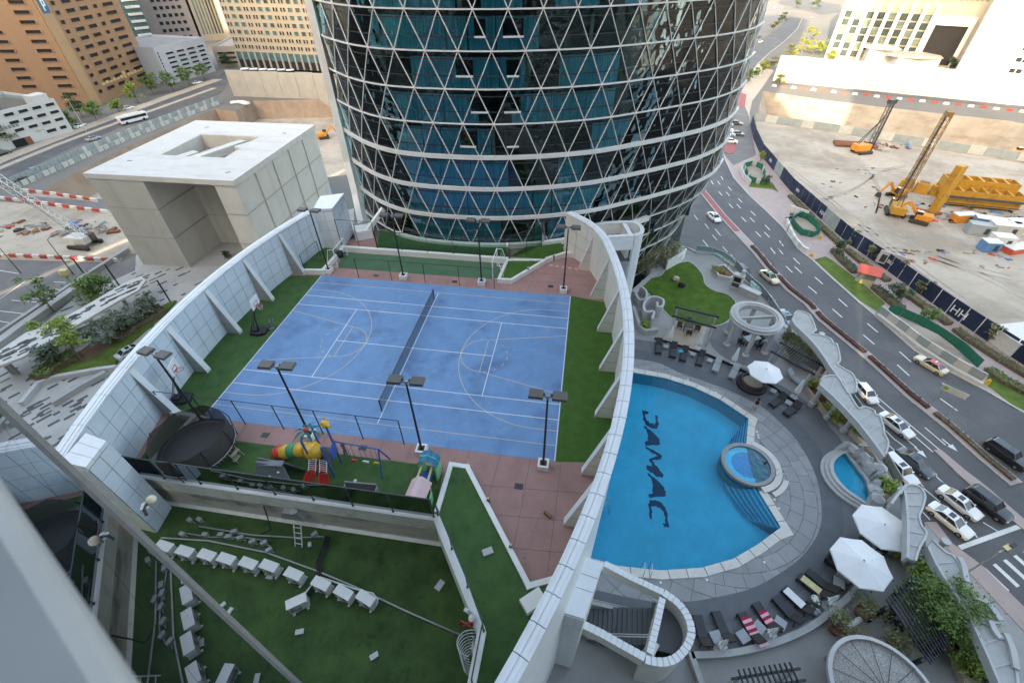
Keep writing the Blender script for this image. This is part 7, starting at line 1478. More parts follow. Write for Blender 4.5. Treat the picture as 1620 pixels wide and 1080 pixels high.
# left boulevard
car((138, 222), (157, 217), 'sedan', 'car_silver', 'silver car driving behind the bus on the boulevard', group='cars on the boulevard'); car((52, 273), (73, 266), 'suv', 'car_skyblue', 'pale blue off-road car parked at the boulevard hoarding', group='cars on the boulevard'); car((117, 203), (136, 195), 'sedan', 'car_white', 'white car parked before the white car park building', group='cars on the boulevard')
car((193, 173), (212, 169), 'sedan', 'car_white', 'white car parked before the orange building', group='cars on the boulevard'); car((-8, 246), (14, 240), 'suv', 'car_black', 'black car parked before the white car park entrance', group='cars on the boulevard'); car((302, 133), (322, 129), 'sedan', 'car_white', 'white car parked before the grey car park', group='cars on the boulevard'); car((30, 287), (50, 283), 'sedan', 'car_grey', 'dark car squeezed against the boulevard hoarding', group='cars on the boulevard')
p0, p1 = np.array(P(190, 194, G+1)[:2]), np.array(P(231, 184, G+1)[:2]); d = p1-p0; c = (p0+p1)/2; t = thing('city_bus', 'white city bus with dark window band on the boulevard', 'bus', (*c, G+.03), math.atan2(d[1], d[0])); BL = np.linalg.norm(d)+.5
mb = MB(); mb.box((0, 0, 1.7), (BL, 2.5, 2.6)); mb.build('body', 'car_white', t, bevel=.12); mb = MB(); mb.box((0, 0, 1.95), (BL*.93, 2.52, .95)); mb.build('side_windows', 'car_glass', t); mb = MB(); mb.box((BL/2, 0, 1.8), (.06, 2.2, 1.5)); mb.build('windscreen', 'car_glass', t); mb = MB(); mb.box((0, 0, 3.08), (BL*.6, 1.8, .2)); mb.build('roof_unit', 'barrier_white', t); mb = MB(); mb.box((-BL/2-.01, 0, .75), (.06, 2.2, .5)); mb.build('rear_panel', 'plastic_red', t)
for sx in (-BL*.3, BL*.32):
    for s in (-1, 1): mb = MB(); mb.tube([(sx, s*1.15, .48), (sx, s*1.27, .48)], .48, 14); mb.build('wheel', 'tyre', t)
# car half seen below the court wall at the plaza ramp
car((188, 566), (226, 545), 'sedan', 'car_silver', 'silver car parked on the plaza ramp below the left court wall', group='cars on the street')
# street lamps
def street_lamp(q, h, label, m_='grey_metal', arm=2.0, rz=0):
    p = P(*q, G); t = thing('street_lamp', label, 'street lamp', p, rz, 'street lamps'); mb = MB(); mb.tube([(0, 0, 0), (0, 0, h)], [.11, .06], 8); mb.build('pole', m_, t)
    for s in ((-1, 1) if arm > 1.5 else (1,)):
        mb = MB(); mb.tube([(0, 0, h-.1), (s*arm*.5, 0, h+.15), (s*arm, 0, h+.1)], .05, 6); a_ = mb.build('arm', m_, t); mb = MB(); mb.box((s*(arm+.3), 0, h+.08), (.75, .3, .12)); mb.build('lantern', 'lamp_head', a_)
street_lamp((1221, 421), 12, 'tall double armed street lamp on the median near the green roofed taxi', rz=R(40)); street_lamp((1112, 309), 11, 'double armed street lamp on the red paved median', rz=R(50))
street_lamp((117, 435), 8.5, 'street lamp beside the red and white barrier', 'dark_metal', 1.2, R(100)); street_lamp((33, 432), 8, 'street lamp on the small parking island', 'dark_metal', 1.2, R(80)); street_lamp((137, 208), 11, 'street lamp on the boulevard before the white car park', 'cctv_cream', 1.2, R(200))
for q, h, l in (((189, 452), 5, 'black slim lamp post on the plaza edge by the big shrub'), ((270, 478), 5, 'black slim lamp post on the plaza near the left court wall'), ((135, 436), 4, 'slim grey post beside the plaza ramp')):
    p = P(*q, G); t = thing('plaza_lamp', l, 'lamp post', p, 0, 'slim lamp posts on the plaza'); mb = MB(); mb.box((0, 0, h/2), (.2, .2, h)); mb.build('post', 'black_metal', t); mb = MB(); mb.box((0, 0, h+.1), (.22, .22, .25)); mb.build('lantern', 'lamp_glass', t)
# traffic light and median sign
p = P(1530, 905, G); t = thing('traffic_light', 'traffic light mast at the crossing', 'traffic light', p); mb = MB(); mb.tube([(0, 0, 0), (0, 0, 5.2), (1.4, .7, 5.4)], .09, 8); mb.build('mast', 'grey_metal', t); mb = MB(); mb.box((1.5, .75, 5.2), (.8, .35, 1.0), .5); mb.build('signal_head', 'black_metal', t); mb = MB(); mb.box((.9, .5, 5.5), (.9, .5, .1), .5); mb.build('visor', 'towel_yellow', t)
p = P(1482, 650, G); t = thing('road_sign', 'pale rectangular sign panel on posts in the median', 'road sign', p, R(-39)); mb = MB(); mb.box((0, 0, 4.3), (3.0, .12, 1.0)); mb.build('panel', 'hoard_pale', t)
mb = MB(); mb.lathe([(.3, 0), (.3, .02), (0, .02)], n=16); mb.v = [(x-1.05, -.065-z, y+4.3) for x, y, z in mb.v]; mb.build('emblem', 'leaf_bright', t)
for s in (-1, 1): mb = MB(); mb.tube([(s*1.2, 0, 0), (s*1.2, 0, 4.3)], .06, 6); mb.build('post', 'grey_metal', t)
# person by the pool
p = P(1191, 650, TZ); t = thing('person', 'person in black top and pink shorts walking beside the pool', 'person', (p[0], p[1], TZ+.02), R(150))
sk = bpy.data.meshes.new('body'); J = {'pel': (0, 0, .95), 'spi': (0, .01, 1.2), 'che': (0, .01, 1.38), 'nec': (0, .01, 1.5), 'hd': (0, .03, 1.6), 'hd2': (0, .03, 1.72), 'sl': (-.19, 0, 1.4), 'sr': (.19, 0, 1.4), 'el': (-.26, .02, 1.12), 'er': (.27, .1, 1.15), 'wl': (-.24, .16, .9), 'wr': (.2, .3, 1.1), 'hl': (-.23, .2, .82), 'hr': (.15, .36, 1.12), 'pl': (-.1, 0, .9), 'pr': (.1, 0, .9), 'kl': (-.11, .12, .5), 'kr': (.11, -.02, .5), 'al': (-.11, .1, .09), 'ar': (.11, -.2, .12), 'tl': (-.11, .27, .04), 'tr': (.11, -.06, .04)}
RD = {'pel': .15, 'spi': .13, 'che': .15, 'nec': .06, 'hd': .095, 'hd2': .085, 'sl': .07, 'sr': .07, 'el': .045, 'er': .045, 'wl': .032, 'wr': .032, 'hl': .035, 'hr': .035, 'pl': .1, 'pr': .1, 'kl': .06, 'kr': .06, 'al': .042, 'ar': .042, 'tl': .035, 'tr': .035}
ks = list(J); E_ = [('pel', 'spi'), ('spi', 'che'), ('che', 'nec'), ('nec', 'hd'), ('hd', 'hd2'), ('che', 'sl'), ('che', 'sr'), ('sl', 'el'), ('el', 'wl'), ('wl', 'hl'), ('sr', 'er'), ('er', 'wr'), ('wr', 'hr'), ('pel', 'pl'), ('pel', 'pr'), ('pl', 'kl'), ('kl', 'al'), ('al', 'tl'), ('pr', 'kr'), ('kr', 'ar'), ('ar', 'tr')]
sk.from_pydata([J[k] for k in ks], [(ks.index(a), ks.index(b)) for a, b in E_], []); bo = D.objects.new('body', sk); COL.objects.link(bo); bo.parent = t
sm_ = bo.modifiers.new('skin', 'SKIN'); bo.modifiers.new('sub', 'SUBSURF').levels = 1; bo.modifiers['sub'].render_levels = 2
for i, k in enumerate(ks): sk.skin_vertices[0].data[i].radius = (RD[k], RD[k]*.85); sk.skin_vertices[0].data[i].use_root = (k == 'pel')
sk.materials.append(MT['skin'])
mb = MB(); mb.lathe([(.17, .95), (.165, 1.1), (.18, 1.3), (.2, 1.42), (.1, 1.5), (.08, 1.5)], n=14, sy=.72); mb.build('top', 'cloth_black', t, smooth=True); mb = MB(); mb.lathe([(.21, .68), (.2, .85), (.165, .98)], n=14, sy=.8); mb.build('shorts', 'cloth_pink', t, smooth=True); mb = MB(); mb.lathe([(.0, 1.83), (.09, 1.8), (.115, 1.7), (.1, 1.58), (.08, 1.5)], (0, .0, 0), 12); mb.build('hair', 'hair_dark', t, smooth=True)
# ------------------------------------------------------------------ buildings
def win_mesh(frame, pane):
    mb = MB(); f = .07                       # frame proud of the wall, pane set back inside it
    for (x0, x1, z0, z1) in ((-.5, .5, .5-f, .5), (-.5, .5, -.5, -.5+f), (-.5, -.5+f, -.5+f, .5-f), (.5-f, .5, -.5+f, .5-f)): mb.boxz(x0, x1, -.22, .0, z0, z1, 0)
    mb.boxz(-.5+f, .5-f, -.03, 0, -.5+f, .5-f, 1); return mb.mesh('window', [frame, pane])
WM = {}
def window(parent, c, w_, h, rz, frame, pane):
    k = (frame, pane)
    if k not in WM: WM[k] = win_mesh(*k)
    o = inst(WM[k], 'window', parent, c, rz, (w_, 1, h)); return o
def block(name, label, a, b, depth, h, wall, z0=G, roof='roof_grey', cat='building'):
    """box building: a, b = ends of the front face (world xy, left to right as seen), depth goes away from the viewer"""
    a, b = np.array(a[:2]), np.array(b[:2]); d = b-a; L_ = np.linalg.norm(d); t = thing(name, label, cat, (*a, z0), math.atan2(d[1], d[0]))
    mb = MB(); mb.boxz(0, L_, 0, depth, 0, h); mb.build('wall', wall, t); mb = MB(); mb.boxz(.4, L_-.4, .4, depth-.4, h, h+.02); mb.build('roof', roof, t); mb = MB(); mb.strip([(.2, .2), (L_-.2, .2), (L_-.2, depth-.2), (.2, depth-.2)], .4, h, h+.9, closed=True); mb.build('parapet', wall, t)
    return t, L_
def grid(t, L_, cols, rows, frame, pane, side=0, depth=0):
    """cols: (centre fraction, width fraction); rows: (z, height); side 0 front, -1 left, 1 right"""
    for z, h in rows:
        for f, w_ in cols:
            if side == 0: window(t, (f*L_, -.01, z), w_*L_, h, 0, frame, pane)
            elif side < 0: window(t, (-.01, depth*(1-f), z), w_*depth, h, R(-90), frame, pane)
            else: window(t, (L_+.01, depth*f, z), w_*depth, h, R(90), frame, pane)
g2 = lambda q: P(*q, G)[:2]
# orange tower
c1, c2 = np.array(g2((161, 165))), np.array(g2((246, 128))); dv = (c2-c1)/np.linalg.norm(c2-c1)
t, L_ = block('orange_tower', 'orange car park tower with rows of dark openings and a blue P sign', c1-dv*6, c2, 52, 66, 'orange_wall')
ROWS = [(4.4+3.15*k, 1.5) for k in range(12)]; L2 = L_-6
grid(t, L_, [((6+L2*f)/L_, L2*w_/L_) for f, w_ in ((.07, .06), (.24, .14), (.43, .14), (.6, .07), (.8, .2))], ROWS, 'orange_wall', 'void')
mb = MB(); mb.boxz(.3, 5.6, -.6, 0, 0, 66); mb.build('corner_strip', 'orange_light', t)
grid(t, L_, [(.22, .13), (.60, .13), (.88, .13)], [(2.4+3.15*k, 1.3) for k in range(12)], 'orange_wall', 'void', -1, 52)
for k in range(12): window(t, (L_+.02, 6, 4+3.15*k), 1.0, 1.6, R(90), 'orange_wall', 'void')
mb = MB(); mb.boxz(1.0, 5.0, -.75, -.6, 33.2, 38.2); s_ = mb.build('parking_sign', 'sign_blue', t)
mb = MB(); mb.boxz(2.2, 2.75, -.85, -.75, 34, 37.5); mb.boxz(2.75, 3.9, -.85, -.75, 36.95, 37.5); mb.boxz(2.75, 3.9, -.85, -.75, 35.4, 35.95); mb.boxz(3.5, 4.05, -.845, -.75, 35.8, 37.1); mb.build('letter_p', 'sign_white', s_)
def text_obj(body, size, parent, loc, rot, m_, name='lettering', ext=.06):
    cu = D.curves.new(name, 'FONT'); cu.body = body; cu.size = size; cu.extrude = ext; cu.align_x = 'CENTER'; ob = D.objects.new(name, cu); dg = bpy.context.evaluated_depsgraph_get(); COL.objects.link(ob); dg.update()
    me = D.meshes.new_from_object(ob.evaluated_get(dg)); D.objects.remove(ob); me.materials.clear(); me.materials.append(MT[m_]); o = D.objects.new(name, me); COL.objects.link(o); o.parent = parent; o.location = loc; o.rotation_euler = rot; return o
text_obj('NORA', 4.2, t, (-.15, 30, 35), (R(90), 0, R(-90)), 'sign_grey'); text_obj('HOTEL', 1.4, t, (-.15, 30, 33), (R(90), 0, R(-90)), 'sign_grey')
for k in range(14):
    if k == 6: continue
    mb = MB(); x = 6+L2*.14+k*L2*.062; mb.boxz(x, x+L2*.045, -.3, -.1, 6.0, 6.0+(.9, 1.2, .7, 1.1)[k % 4]); mb.build('gold_letter', 'sign_gold', t)
mb = MB(); mb.boxz(6+L2*.14+6*L2*.062, 6+L2*.14+6*L2*.062+1.3, -.35, -.1, 5.6, 8.4); mb.build('gold_emblem', 'sign_gold', t)
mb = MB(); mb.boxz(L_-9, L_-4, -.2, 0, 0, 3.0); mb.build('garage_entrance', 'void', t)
# white car park
t, L_ = block('white_car_park', 'low white car park with long dark openings on the boulevard', g2((-70, 262)), g2((117, 208)), 30, 10.5, 'bld_white', roof='win_teal')
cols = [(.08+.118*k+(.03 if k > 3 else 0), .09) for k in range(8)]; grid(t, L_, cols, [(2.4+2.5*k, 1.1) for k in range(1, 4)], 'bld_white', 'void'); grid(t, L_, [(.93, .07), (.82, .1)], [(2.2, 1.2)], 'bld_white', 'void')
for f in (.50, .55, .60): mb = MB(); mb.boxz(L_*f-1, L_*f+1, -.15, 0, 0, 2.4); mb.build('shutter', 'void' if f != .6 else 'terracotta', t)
mb = MB(); mb.boxz(L_-6, L_-1, 1, 6, 10.5, 13.2); mb.build('roof_stair_house', 'bld_white', t)
for k in range(9): mb = MB(); mb.boxz(L_*.33+k*1.15, L_*.33+k*1.15+.8, -.15, 0, 6.0, 6.9); mb.build('sign_letter', 'sign_grey', t)
# pale blue car park, beige low car park
t, L_ = block('grey_car_park', 'pale blue grey car park with six rows of openings', g2((268, 134)), g2((342, 113)), 36, 15, 'bld_bluewhite', roof='roof_grey')
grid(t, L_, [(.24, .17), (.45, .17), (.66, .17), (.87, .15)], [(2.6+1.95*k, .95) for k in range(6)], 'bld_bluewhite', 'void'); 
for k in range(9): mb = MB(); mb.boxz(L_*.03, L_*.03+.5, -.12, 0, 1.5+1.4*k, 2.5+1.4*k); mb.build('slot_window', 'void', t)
grid(t, L_, [(.2, .2), (.5, .2), (.8, .2)], [(2.6+1.95*k, .95) for k in range(6)], 'bld_bluewhite', 'void', 1, 36)
t, L_ = block('beige_car_park', 'beige open deck car park between grey car park and hotel', g2((346, 106)), g2((400, 104)), 40, 9, 'bld_beige', roof='bld_pinkgrey'); grid(t, L_, [(.5, .92)], [(2+2.3*k, 1.2) for k in range(3)], 'bld_beige', 'void')
# hotel on a podium behind the long concrete wall
A0, B0 = np.array(g2((384, 112))), np.array(g2((560, 122))); t, L_ = block('beige_hotel', 'beige hotel with paired slot windows above a dark glazed base', A0, B0, 30, 70, 'bld_cream', G+2)
nc = 16
for r_ in range(9):
    z = 9.5+3.3*r_
    for k in range(nc):
        f = (k+.5)/nc
        if r_ > 1 and k % 4 in (1, 2): window(t, (f*L_, -.01, z), L_/nc*.62, 2.0, 0, 'bld_cream', 'win_teal' if (k+r_) % 3 else 'win_glaze')
        else:
            for e in (-.2, .2): window(t, ((f+e/nc)*L_, -.01, z), L_/nc*.24, 1.9, 0, 'bld_cream', 'win_dark')
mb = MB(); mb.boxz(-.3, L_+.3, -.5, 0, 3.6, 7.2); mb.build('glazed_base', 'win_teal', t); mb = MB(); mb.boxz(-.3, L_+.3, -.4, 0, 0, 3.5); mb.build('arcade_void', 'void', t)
for k in range(18): mb = MB(); mb.boxz(L_*k/17-.5, L_*k/17+.5, -.8, -.4, 0, 7.3); mb.build('pier', 'bld_grey', t)
t = thing('retaining_wall', 'long stained concrete wall below the beige hotel', 'wall', (*g2((370, 152)), G)); a, b = np.array(g2((371, 152))), np.array(g2((560, 159))); n_ = 7
for k in range(n_): mb = MB(); mb.strip([tuple(a+(b-a)*(k/n_+.001)), tuple(a+(b-a)*((k+1)/n_-.001))], 1.0, G-7, G+10.5-.25*(k % 2)); mb.build('wall_bay', 'concrete', t, world=True)
for k in range(6): mb = MB(); q = a+(b-a)*(.15+.075*k); mb.box((q[0], q[1]+1.5, G+11), (3.2, 2.4, .1), .35); tag(mb.build('awning', 'canvas_white'), 'small white awning on the terrace above the concrete wall', 'awning', 'awnings above the concrete wall')
# towers far behind
t, L_ = block('banded_tower', 'pink grey tower with square window rows behind the grey car park', P(248, 72, G)[:2], P(318, 66, G)[:2], 60, 90, 'bld_pinkgrey')
grid(t, L_, [(.3+.13*k, .09) for k in range(5)], [(3.5+4.2*k, 2.2) for k in range(11)], 'bld_pinkgrey', 'void')
t, L_ = block('glass_tower', 'pale tower with tall glazed strips behind the hotel', P(322, 66, G)[:2], P(366, 62, G)[:2], 60, 110, 'bld_beige')
for k in range(8): mb = MB(); mb.boxz(L_*(.1+.11*k), L_*(.16+.11*k), -.2, 0, 4, 105); mb.build('glazing_strip', 'win_glaze' if k > 3 else 'win_green', t)
t, L_ = block('stone_tower', 'dark grey tower beside the beige hotel', P(362, 66, G)[:2], P(396, 64, G)[:2], 50, 100, 'bld_grey'); grid(t, L_, [(.3, .3), (.7, .3)], [(4+4*k, 2.4) for k in range(12)], 'bld_grey', 'win_glaze')
t, L_ = block('balcony_tower', 'tower with stacked white balconies and teal glazing behind the orange tower', P(212, 86, G)[:2], P(252, 80, G)[:2], 50, 95, 'win_teal')
for k in range(16): mb = MB(); mb.boxz(L_*.45, L_*.95, -1.6, 0, 5+3.6*k, 6.2+3.6*k); mb.build('balcony', 'bld_white', t)
t, L_ = block('dark_block', 'dark low block seen between orange tower and white car park', P(-40, 160, G)[:2], P(30, 150, G)[:2], 40, 14, 'bld_grey')
# pavilion with square roof opening
RZ9 = -9.4; Lf, Fr, Rt = (np.array(P(*q, RZ9)[:2]) for q in ((135, 273), (368, 285), (495, 198))); Bk = Lf+Rt-Fr
U, V_ = Fr-Lf, Rt-Fr
def bx(u, v): return tuple(Lf+U*u+V_*v)
t = thing('stone_pavilion', 'large pale cube pavilion with a square opening in its flat roof', 'building', (*Lf, G))
def rect(u0, u1, v0, v1): return [bx(u0, v0), bx(u1, v0), bx(u1, v1), bx(u0, v1)]
for nm, r_ in (('roof_slab', (-.01, 1.01, -.01, .30)), ('roof_slab', (-.01, 1.01, .73, 1.01)), ('roof_slab', (-.01, .245, .302, .728)), ('roof_slab', (.74, 1.01, .302, .728))): mb = MB(); mb.prism(rect(*r_), RZ9-1.0, RZ9); mb.build(nm, 'roof_white', t, world=True)
for r_, m_ in (((.002, .375, 0, .29), -1.02), ((.002, .236, .291, .94), -1.02), ((.237, .375, .291, .94), -3.6), ((.86, 1, 0, 1), -1.02), ((.376, .86, .34, .95), -3.6)): mb = MB(); mb.prism(rect(*r_), G, RZ9+m_); mb.build('wall', 'concrete_pale', t, world=True)
mb = MB(); mb.prism(rect(.246, .739, .303, .727), RZ9-3.0, RZ9-2.9); mb.build('sunken_floor', 'roof_grey', t, world=True)
for r_ in ((.245, .74, .302, .318), (.245, .74, .712, .728), (.245, .258, .318, .712), (.725, .74, .318, .712)): mb = MB(); mb.prism(rect(*r_), RZ9-2.9, RZ9-.02); mb.build('upstand', 'concrete_pale', t, world=True)
for u0, v0, u1, v1 in ((.44, .33, .60, .70), (.33, .33, .40, .46), (.64, .56, .71, .69)): a, b = bx(u0, v0), bx(u1, v1); mb = MB(); mb.beam((*a, RZ9-1.2), (*b, RZ9-1.2), 2.0, 1.0); mb.build('diagonal_beam', 'roof_white', t, world=True)
for z in (G+7, G+13.5):
    mb = MB(); mb.strip([bx(-.004, 0), bx(.376, -.003)], .06, z, z+.22); mb.strip([bx(.86, -.003), bx(1.003, -.003), bx(1.003, 1)], .06, z, z+.22); mb.strip([bx(.378, 0), bx(.378, .337), bx(.86, .337)], .06, z, z+.22); mb.build('shadow_joint', 'box_joint', t, world=True)
for k in range(4): p = bx(1.004, (k+1)/5); mb = MB(); mb.box((*p, G+10), (.12, .12, 18.5)); mb.build('shadow_joint', 'box_joint', t, world=True)
for k in range(26):
    p = bx(.012+k*.0143, -.003); mb = MB(); mb.box((*p, G+9.7), (.05, .08, 18.6)); mb.build('rib', 'concrete_pale', t, world=True)
for k in range(30): p = bx(.39+k*.0158, .337); mb = MB(); mb.box((*p, G+9.7), (.05, .08, 18.6)); mb.build('rib', 'concrete_pale', t, world=True)
mb = MB(); mb.strip([bx(.70, .335), bx(.85, .335)], .2, G, G+6.2); mb.build('glass_entrance', 'win_glaze', t, world=True)
for q, r_ in (((.13, .2), 0), ((.9, .1), 1), ((.88, .8), 0), ((.2, .86), 1)): mb = MB(); mb.box((*bx(*q), RZ9+.06), (.9, .25, .12), r_); mb.build('roof_vent', 'grey_metal', t, world=True)
# far right: office building with pilasters, white tower, long white hoarding
HA, HB_ = np.array(g2((1222, 128))), np.array(g2((1720, 178)))
t = thing('white_hoarding', 'very long tall blank white hoarding behind the excavation', 'hoarding', (*HA, G)); n_ = 9
for k in range(n_): mb = MB(); mb.strip([tuple(HA+(HB_-HA)*(k/n_+.0005)), tuple(HA+(HB_-HA)*((k+1)/n_-.0005))], .5, G, G+11-.12*(k % 2)); mb.build('hoarding_panel', 'hoard_white', t, world=True)
dH = (HB_-HA)/np.linalg.norm(HB_-HA); nH = np.array([dH[1], -dH[0]])
mb = MB(); mb.sheet([tuple(HA+nH*.4), tuple(HB_+nH*.4), tuple(HB_+nH*7), tuple(HA+nH*7)], G+.03); struct(mb.build('haul_road', 'asphalt'))
for k in range(26):
    q = HA+nH*12+dH*(2+k*4.2); mb = MB(); mb.box((*q, G+.45), (2.2, .5, .9), math.atan2(dH[1], dH[0]), 0, .8); tag(mb.build('road_barrier', 'barrier_red' if k % 2 else 'barrier_white'), ['white', 'red'][k % 2]+' road barrier block at the far rim of the excavation', 'barrier', ['white', 'red'][k % 2]+' barriers at the excavation rim')
a, b = np.array(g2((1303, 92))), np.array(g2((1512, 112))); t, L_ = block('pilaster_office', 'cream office block with tall white pilasters and green glazing', a, b, 50, 70, 'bld_cream')
for k in range(9):
    x = L_*(.02+k*.082); mb = MB(); mb.boxz(x-.9, x+.9, -2.4, 0, 0, 27 if k != 2 else 31); mb.build('pilaster', 'bld_white', t)
    if k < 8:
        for r_ in range(6): mb = MB(); mb.boxz(x+1.0, x+L_*.082-1.0, -.3, 0, 2+3.6*r_, 4.9+3.6*r_); mb.build('window', ('win_green', 'win_glaze', 'win_glaze')[(k+r_) % 3], t)
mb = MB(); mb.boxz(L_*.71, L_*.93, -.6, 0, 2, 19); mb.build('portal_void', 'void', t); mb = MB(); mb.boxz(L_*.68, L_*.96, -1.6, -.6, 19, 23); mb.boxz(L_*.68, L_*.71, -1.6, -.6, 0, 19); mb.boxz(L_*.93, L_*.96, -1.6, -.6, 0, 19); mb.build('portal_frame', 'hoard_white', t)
for r_ in range(8):
    for k in range(30): window(t, (L_*(.03+k*.032), -.01, 30.5+4.5*r_), L_*.027, 2.8, 0, 'bld_cream', ('win_green', 'win_dark', 'win_green')[(k//5+r_) % 3])
a = np.array(g2((1508, 118))); b = np.array(g2((1720, 140))); t, L_ = block('white_tower', 'plain white tower with a column of small dark windows beside the pilaster office', a, b, 60, 90, 'hoard_white')
grid(t, L_, [(.42, .05), (.47, .05)], [(4+4.6*k, 2.2) for k in range(12)], 'hoard_white', 'win_dark'); grid(t, L_, [(.15, .16), (.4, .16), (.65, .16)], [(9+4.6*k, 2.8) for k in range(12)], 'hoard_white', 'win_green', -1, 60)
for (q, sx, sy, h, l, m_) in (((1385, 98), 16, 14, 7, 'low white curved roof building behind the hoarding', 'hoard_white'), ((1440, 106), 20, 12, 5, 'low pink roofed building behind the hoarding', 'pavers_pink'), ((1455, 92), 8, 8, 9, 'small octagonal white roof kiosk behind the hoarding', 'bld_white')):
    p = P(*q, G); t = thing('low_building', l, 'building', p, R(-6)); mb = MB(); mb.box((0, 0, h/2), (sx, sy, h)); mb.build('wall', 'bld_white', t); mb = MB(); mb.lathe([(sx*.72, h), (sx*.6, h+1.2), (0, h+2.2)], n=8, sy=sy/sx); mb.build('roof', m_, t)
# boulevard hoarding and barriers on the left
HL = PP([(22, 293), (60, 277), (130, 246), (200, 217), (270, 190), (348, 160)], G); t = thing('boulevard_hoarding', 'long row of grey white hoarding panels between boulevard and excavation', 'hoarding', (*HL[0], G)); n_ = 58
for k in range(n_): mb = MB(); s_ = seg(HL, k/n_+.001, (k+1)/n_-.001); mb.strip(s_, .12, G, G+2.3); mb.build('panel', ('hoard_grey', 'hoard_pale', 'hoard_grey')[(k*7) % 3] if k > 14 else 'hoard_grey', t, world=True)
HL2 = [(x+3.4, y-2.6) for x, y in HL]; t = thing('inner_fence', 'inner line of grey panels along the excavation rim', 'fence', (*HL2[0], G))
for k in range(40): mb = MB(); mb.strip(seg(HL2, k/40+.002, (k+1)/40-.002), .15, G, G+1.5); mb.build('panel', 'hoard_pale' if k % 3 else 'hoard_grey', t, world=True)
for i, (l, n_) in enumerate((([(38, 303), (90, 309), (155, 319)], 11), ([(0, 315), (60, 322), (115, 330), (172, 337)], 15), ([(-20, 405), (60, 408), (188, 414)], 17))):
    pp = PP(l, G); nm = ('upper side of the site ramp', 'lower side of the site ramp', 'edge of the service road')[i]
    for k in range(n_):
        s_ = seg(pp, k/n_+.004, (k+1)/n_-.004); mb = MB(); mb.strip([s_[0], s_[-1]], .5, G+.03, G+.85); tag(mb.build('road_barrier', 'barrier_red' if k % 2 else 'barrier_white'), ['white', 'red'][k % 2]+' barrier block on the '+nm, 'barrier', ['white', 'red'][k % 2]+' barriers on the '+nm)
mb = MB(); mb.strip(PP([(-60, 312), (20, 314), (110, 322), (175, 330)], G), 4.5, G, G+.07); struct(mb.build('site_ramp', 'asphalt_pale'))
mb = MB(); p = P(105, 434, G); mb.box((p[0], p[1], G+.6), (1.6, 1.2, 1.2), .4); tag(mb.build('yellow_box', 'towel_yellow', bevel=.1), 'yellow cabinet beside the service road', 'cabinet')
# boulevard trees
for i, (q, h, l, m_) in enumerate((((131, 186), 8, 'dark tree before the corner of the orange tower', 'leaf_dark'), ((154, 192), 7.5, 'round green tree beside the bus', 'leaf'), ((111, 203), 6, 'green tree at the corner of the white car park', 'leaf'), ((70, 218), 6.5, 'green tree before the white car park entrance', 'leaf'), ((18, 236), 8, 'tall loose tree at the far end of the white car park', 'leaf_olive'), ((190, 178), 5, 'low bright tree before the orange tower', 'leaf_bright'), ((219, 163), 8, 'green tree before the garage entrance of the orange tower', 'leaf_bright'), ((243, 150), 9, 'tall green tree at the far corner of the orange tower', 'leaf'), ((275, 145), 8, 'dark green tree at the near corner of the grey car park', 'leaf'), ((301, 136), 8, 'green tree before the grey car park', 'leaf'), ((324, 127), 8, 'green tree at the far corner of the grey car park', 'leaf'), ((362, 108), 7, 'dark tree before the beige car park', 'leaf_dark'))): make_tree('street_tree', l, P(*q, G), h, h*.42, m_, 900, .42, .18, 'trees along the boulevard', .3, 16)
# ------------------------------------------------------------------ navy hoarding, pavement works, construction plant
def run_panels(name, label, pts, h, L_, mats, th=.12, cat='hoarding', z=G, cap=None):
    t = thing(name, label, cat, (*pts[0][:2], z)); n_ = max(1, round(plen(pts)/L_))
    for k in range(n_): mb = MB(); mb.strip(seg(pts, k/n_+.0008, (k+1)/n_-.0008), th, z, z+h-.03*(k % 2)); mb.build('panel', mats[k] if isinstance(mats, dict) and k in mats else mats['d'] if isinstance(mats, dict) else mats[k % len(mats)], t, world=True)
    return t
nh = round(plen(HOARD[1:])/3.0); hb = run_panels('navy_hoarding', 'long dark navy hoarding with white lettering along the pavement', HOARD[1:], 3.4, 3.0, {'d': 'navy', 16: 'hoard_grey', 17: 'hoard_grey', 27: 'hoard_grey', 28: 'hoard_grey'})
ho = root_loc(hb)
def hoard_text(f, body, size, z):
    s_ = seg(HOARD[1:], f, f+.004); a, b = np.array(s_[0]), np.array(s_[-1]); d = (b-a)/np.linalg.norm(b-a); n_ = np.array([d[1], -d[0]]); c_ = (a+b)/2+n_*.09
    text_obj(body, size, hb, (c_[0]-ho[0], c_[1]-ho[1], z), (R(90), 0, math.atan2(d[1], d[0])), 'sign_white', ext=.02)
for f, b_, s_, z in ((.30, 'HH', 1.5, 1.0), (.555, 'HH', 1.5, 1.0), (.845, 'HH', 2.2, .8), (.72, 'URBU', 1.1, 1.5), (.46, 'HH', 1.2, 1.2)): hoard_text(f, b_, s_, z)
for f in (.64, .40, .52, .74, .84):
    s_ = seg(HOARD[1:], f, f+.02); mb = MB(); n_ = 6
    for k in range(n_): mb.strip([tuple(np.array(p)+np.array((.03, -.09))*1.0) for p in seg(s_, k/n_, (k+.75)/n_)], .03, G+(2.9 if f > .7 else 1.2), G+(3.1 if f > .7 else 1.55))
    mb.build('small_lettering', 'sign_white', hb, world=True)
s_ = seg(HOARD[1:], .775, .80); mb = MB(); mb.strip([(p[0]+.05, p[1]-.1) for p in s_], .05, G+.3, G+3.1); mb.build('picture_panel', 'debris', hb, world=True)
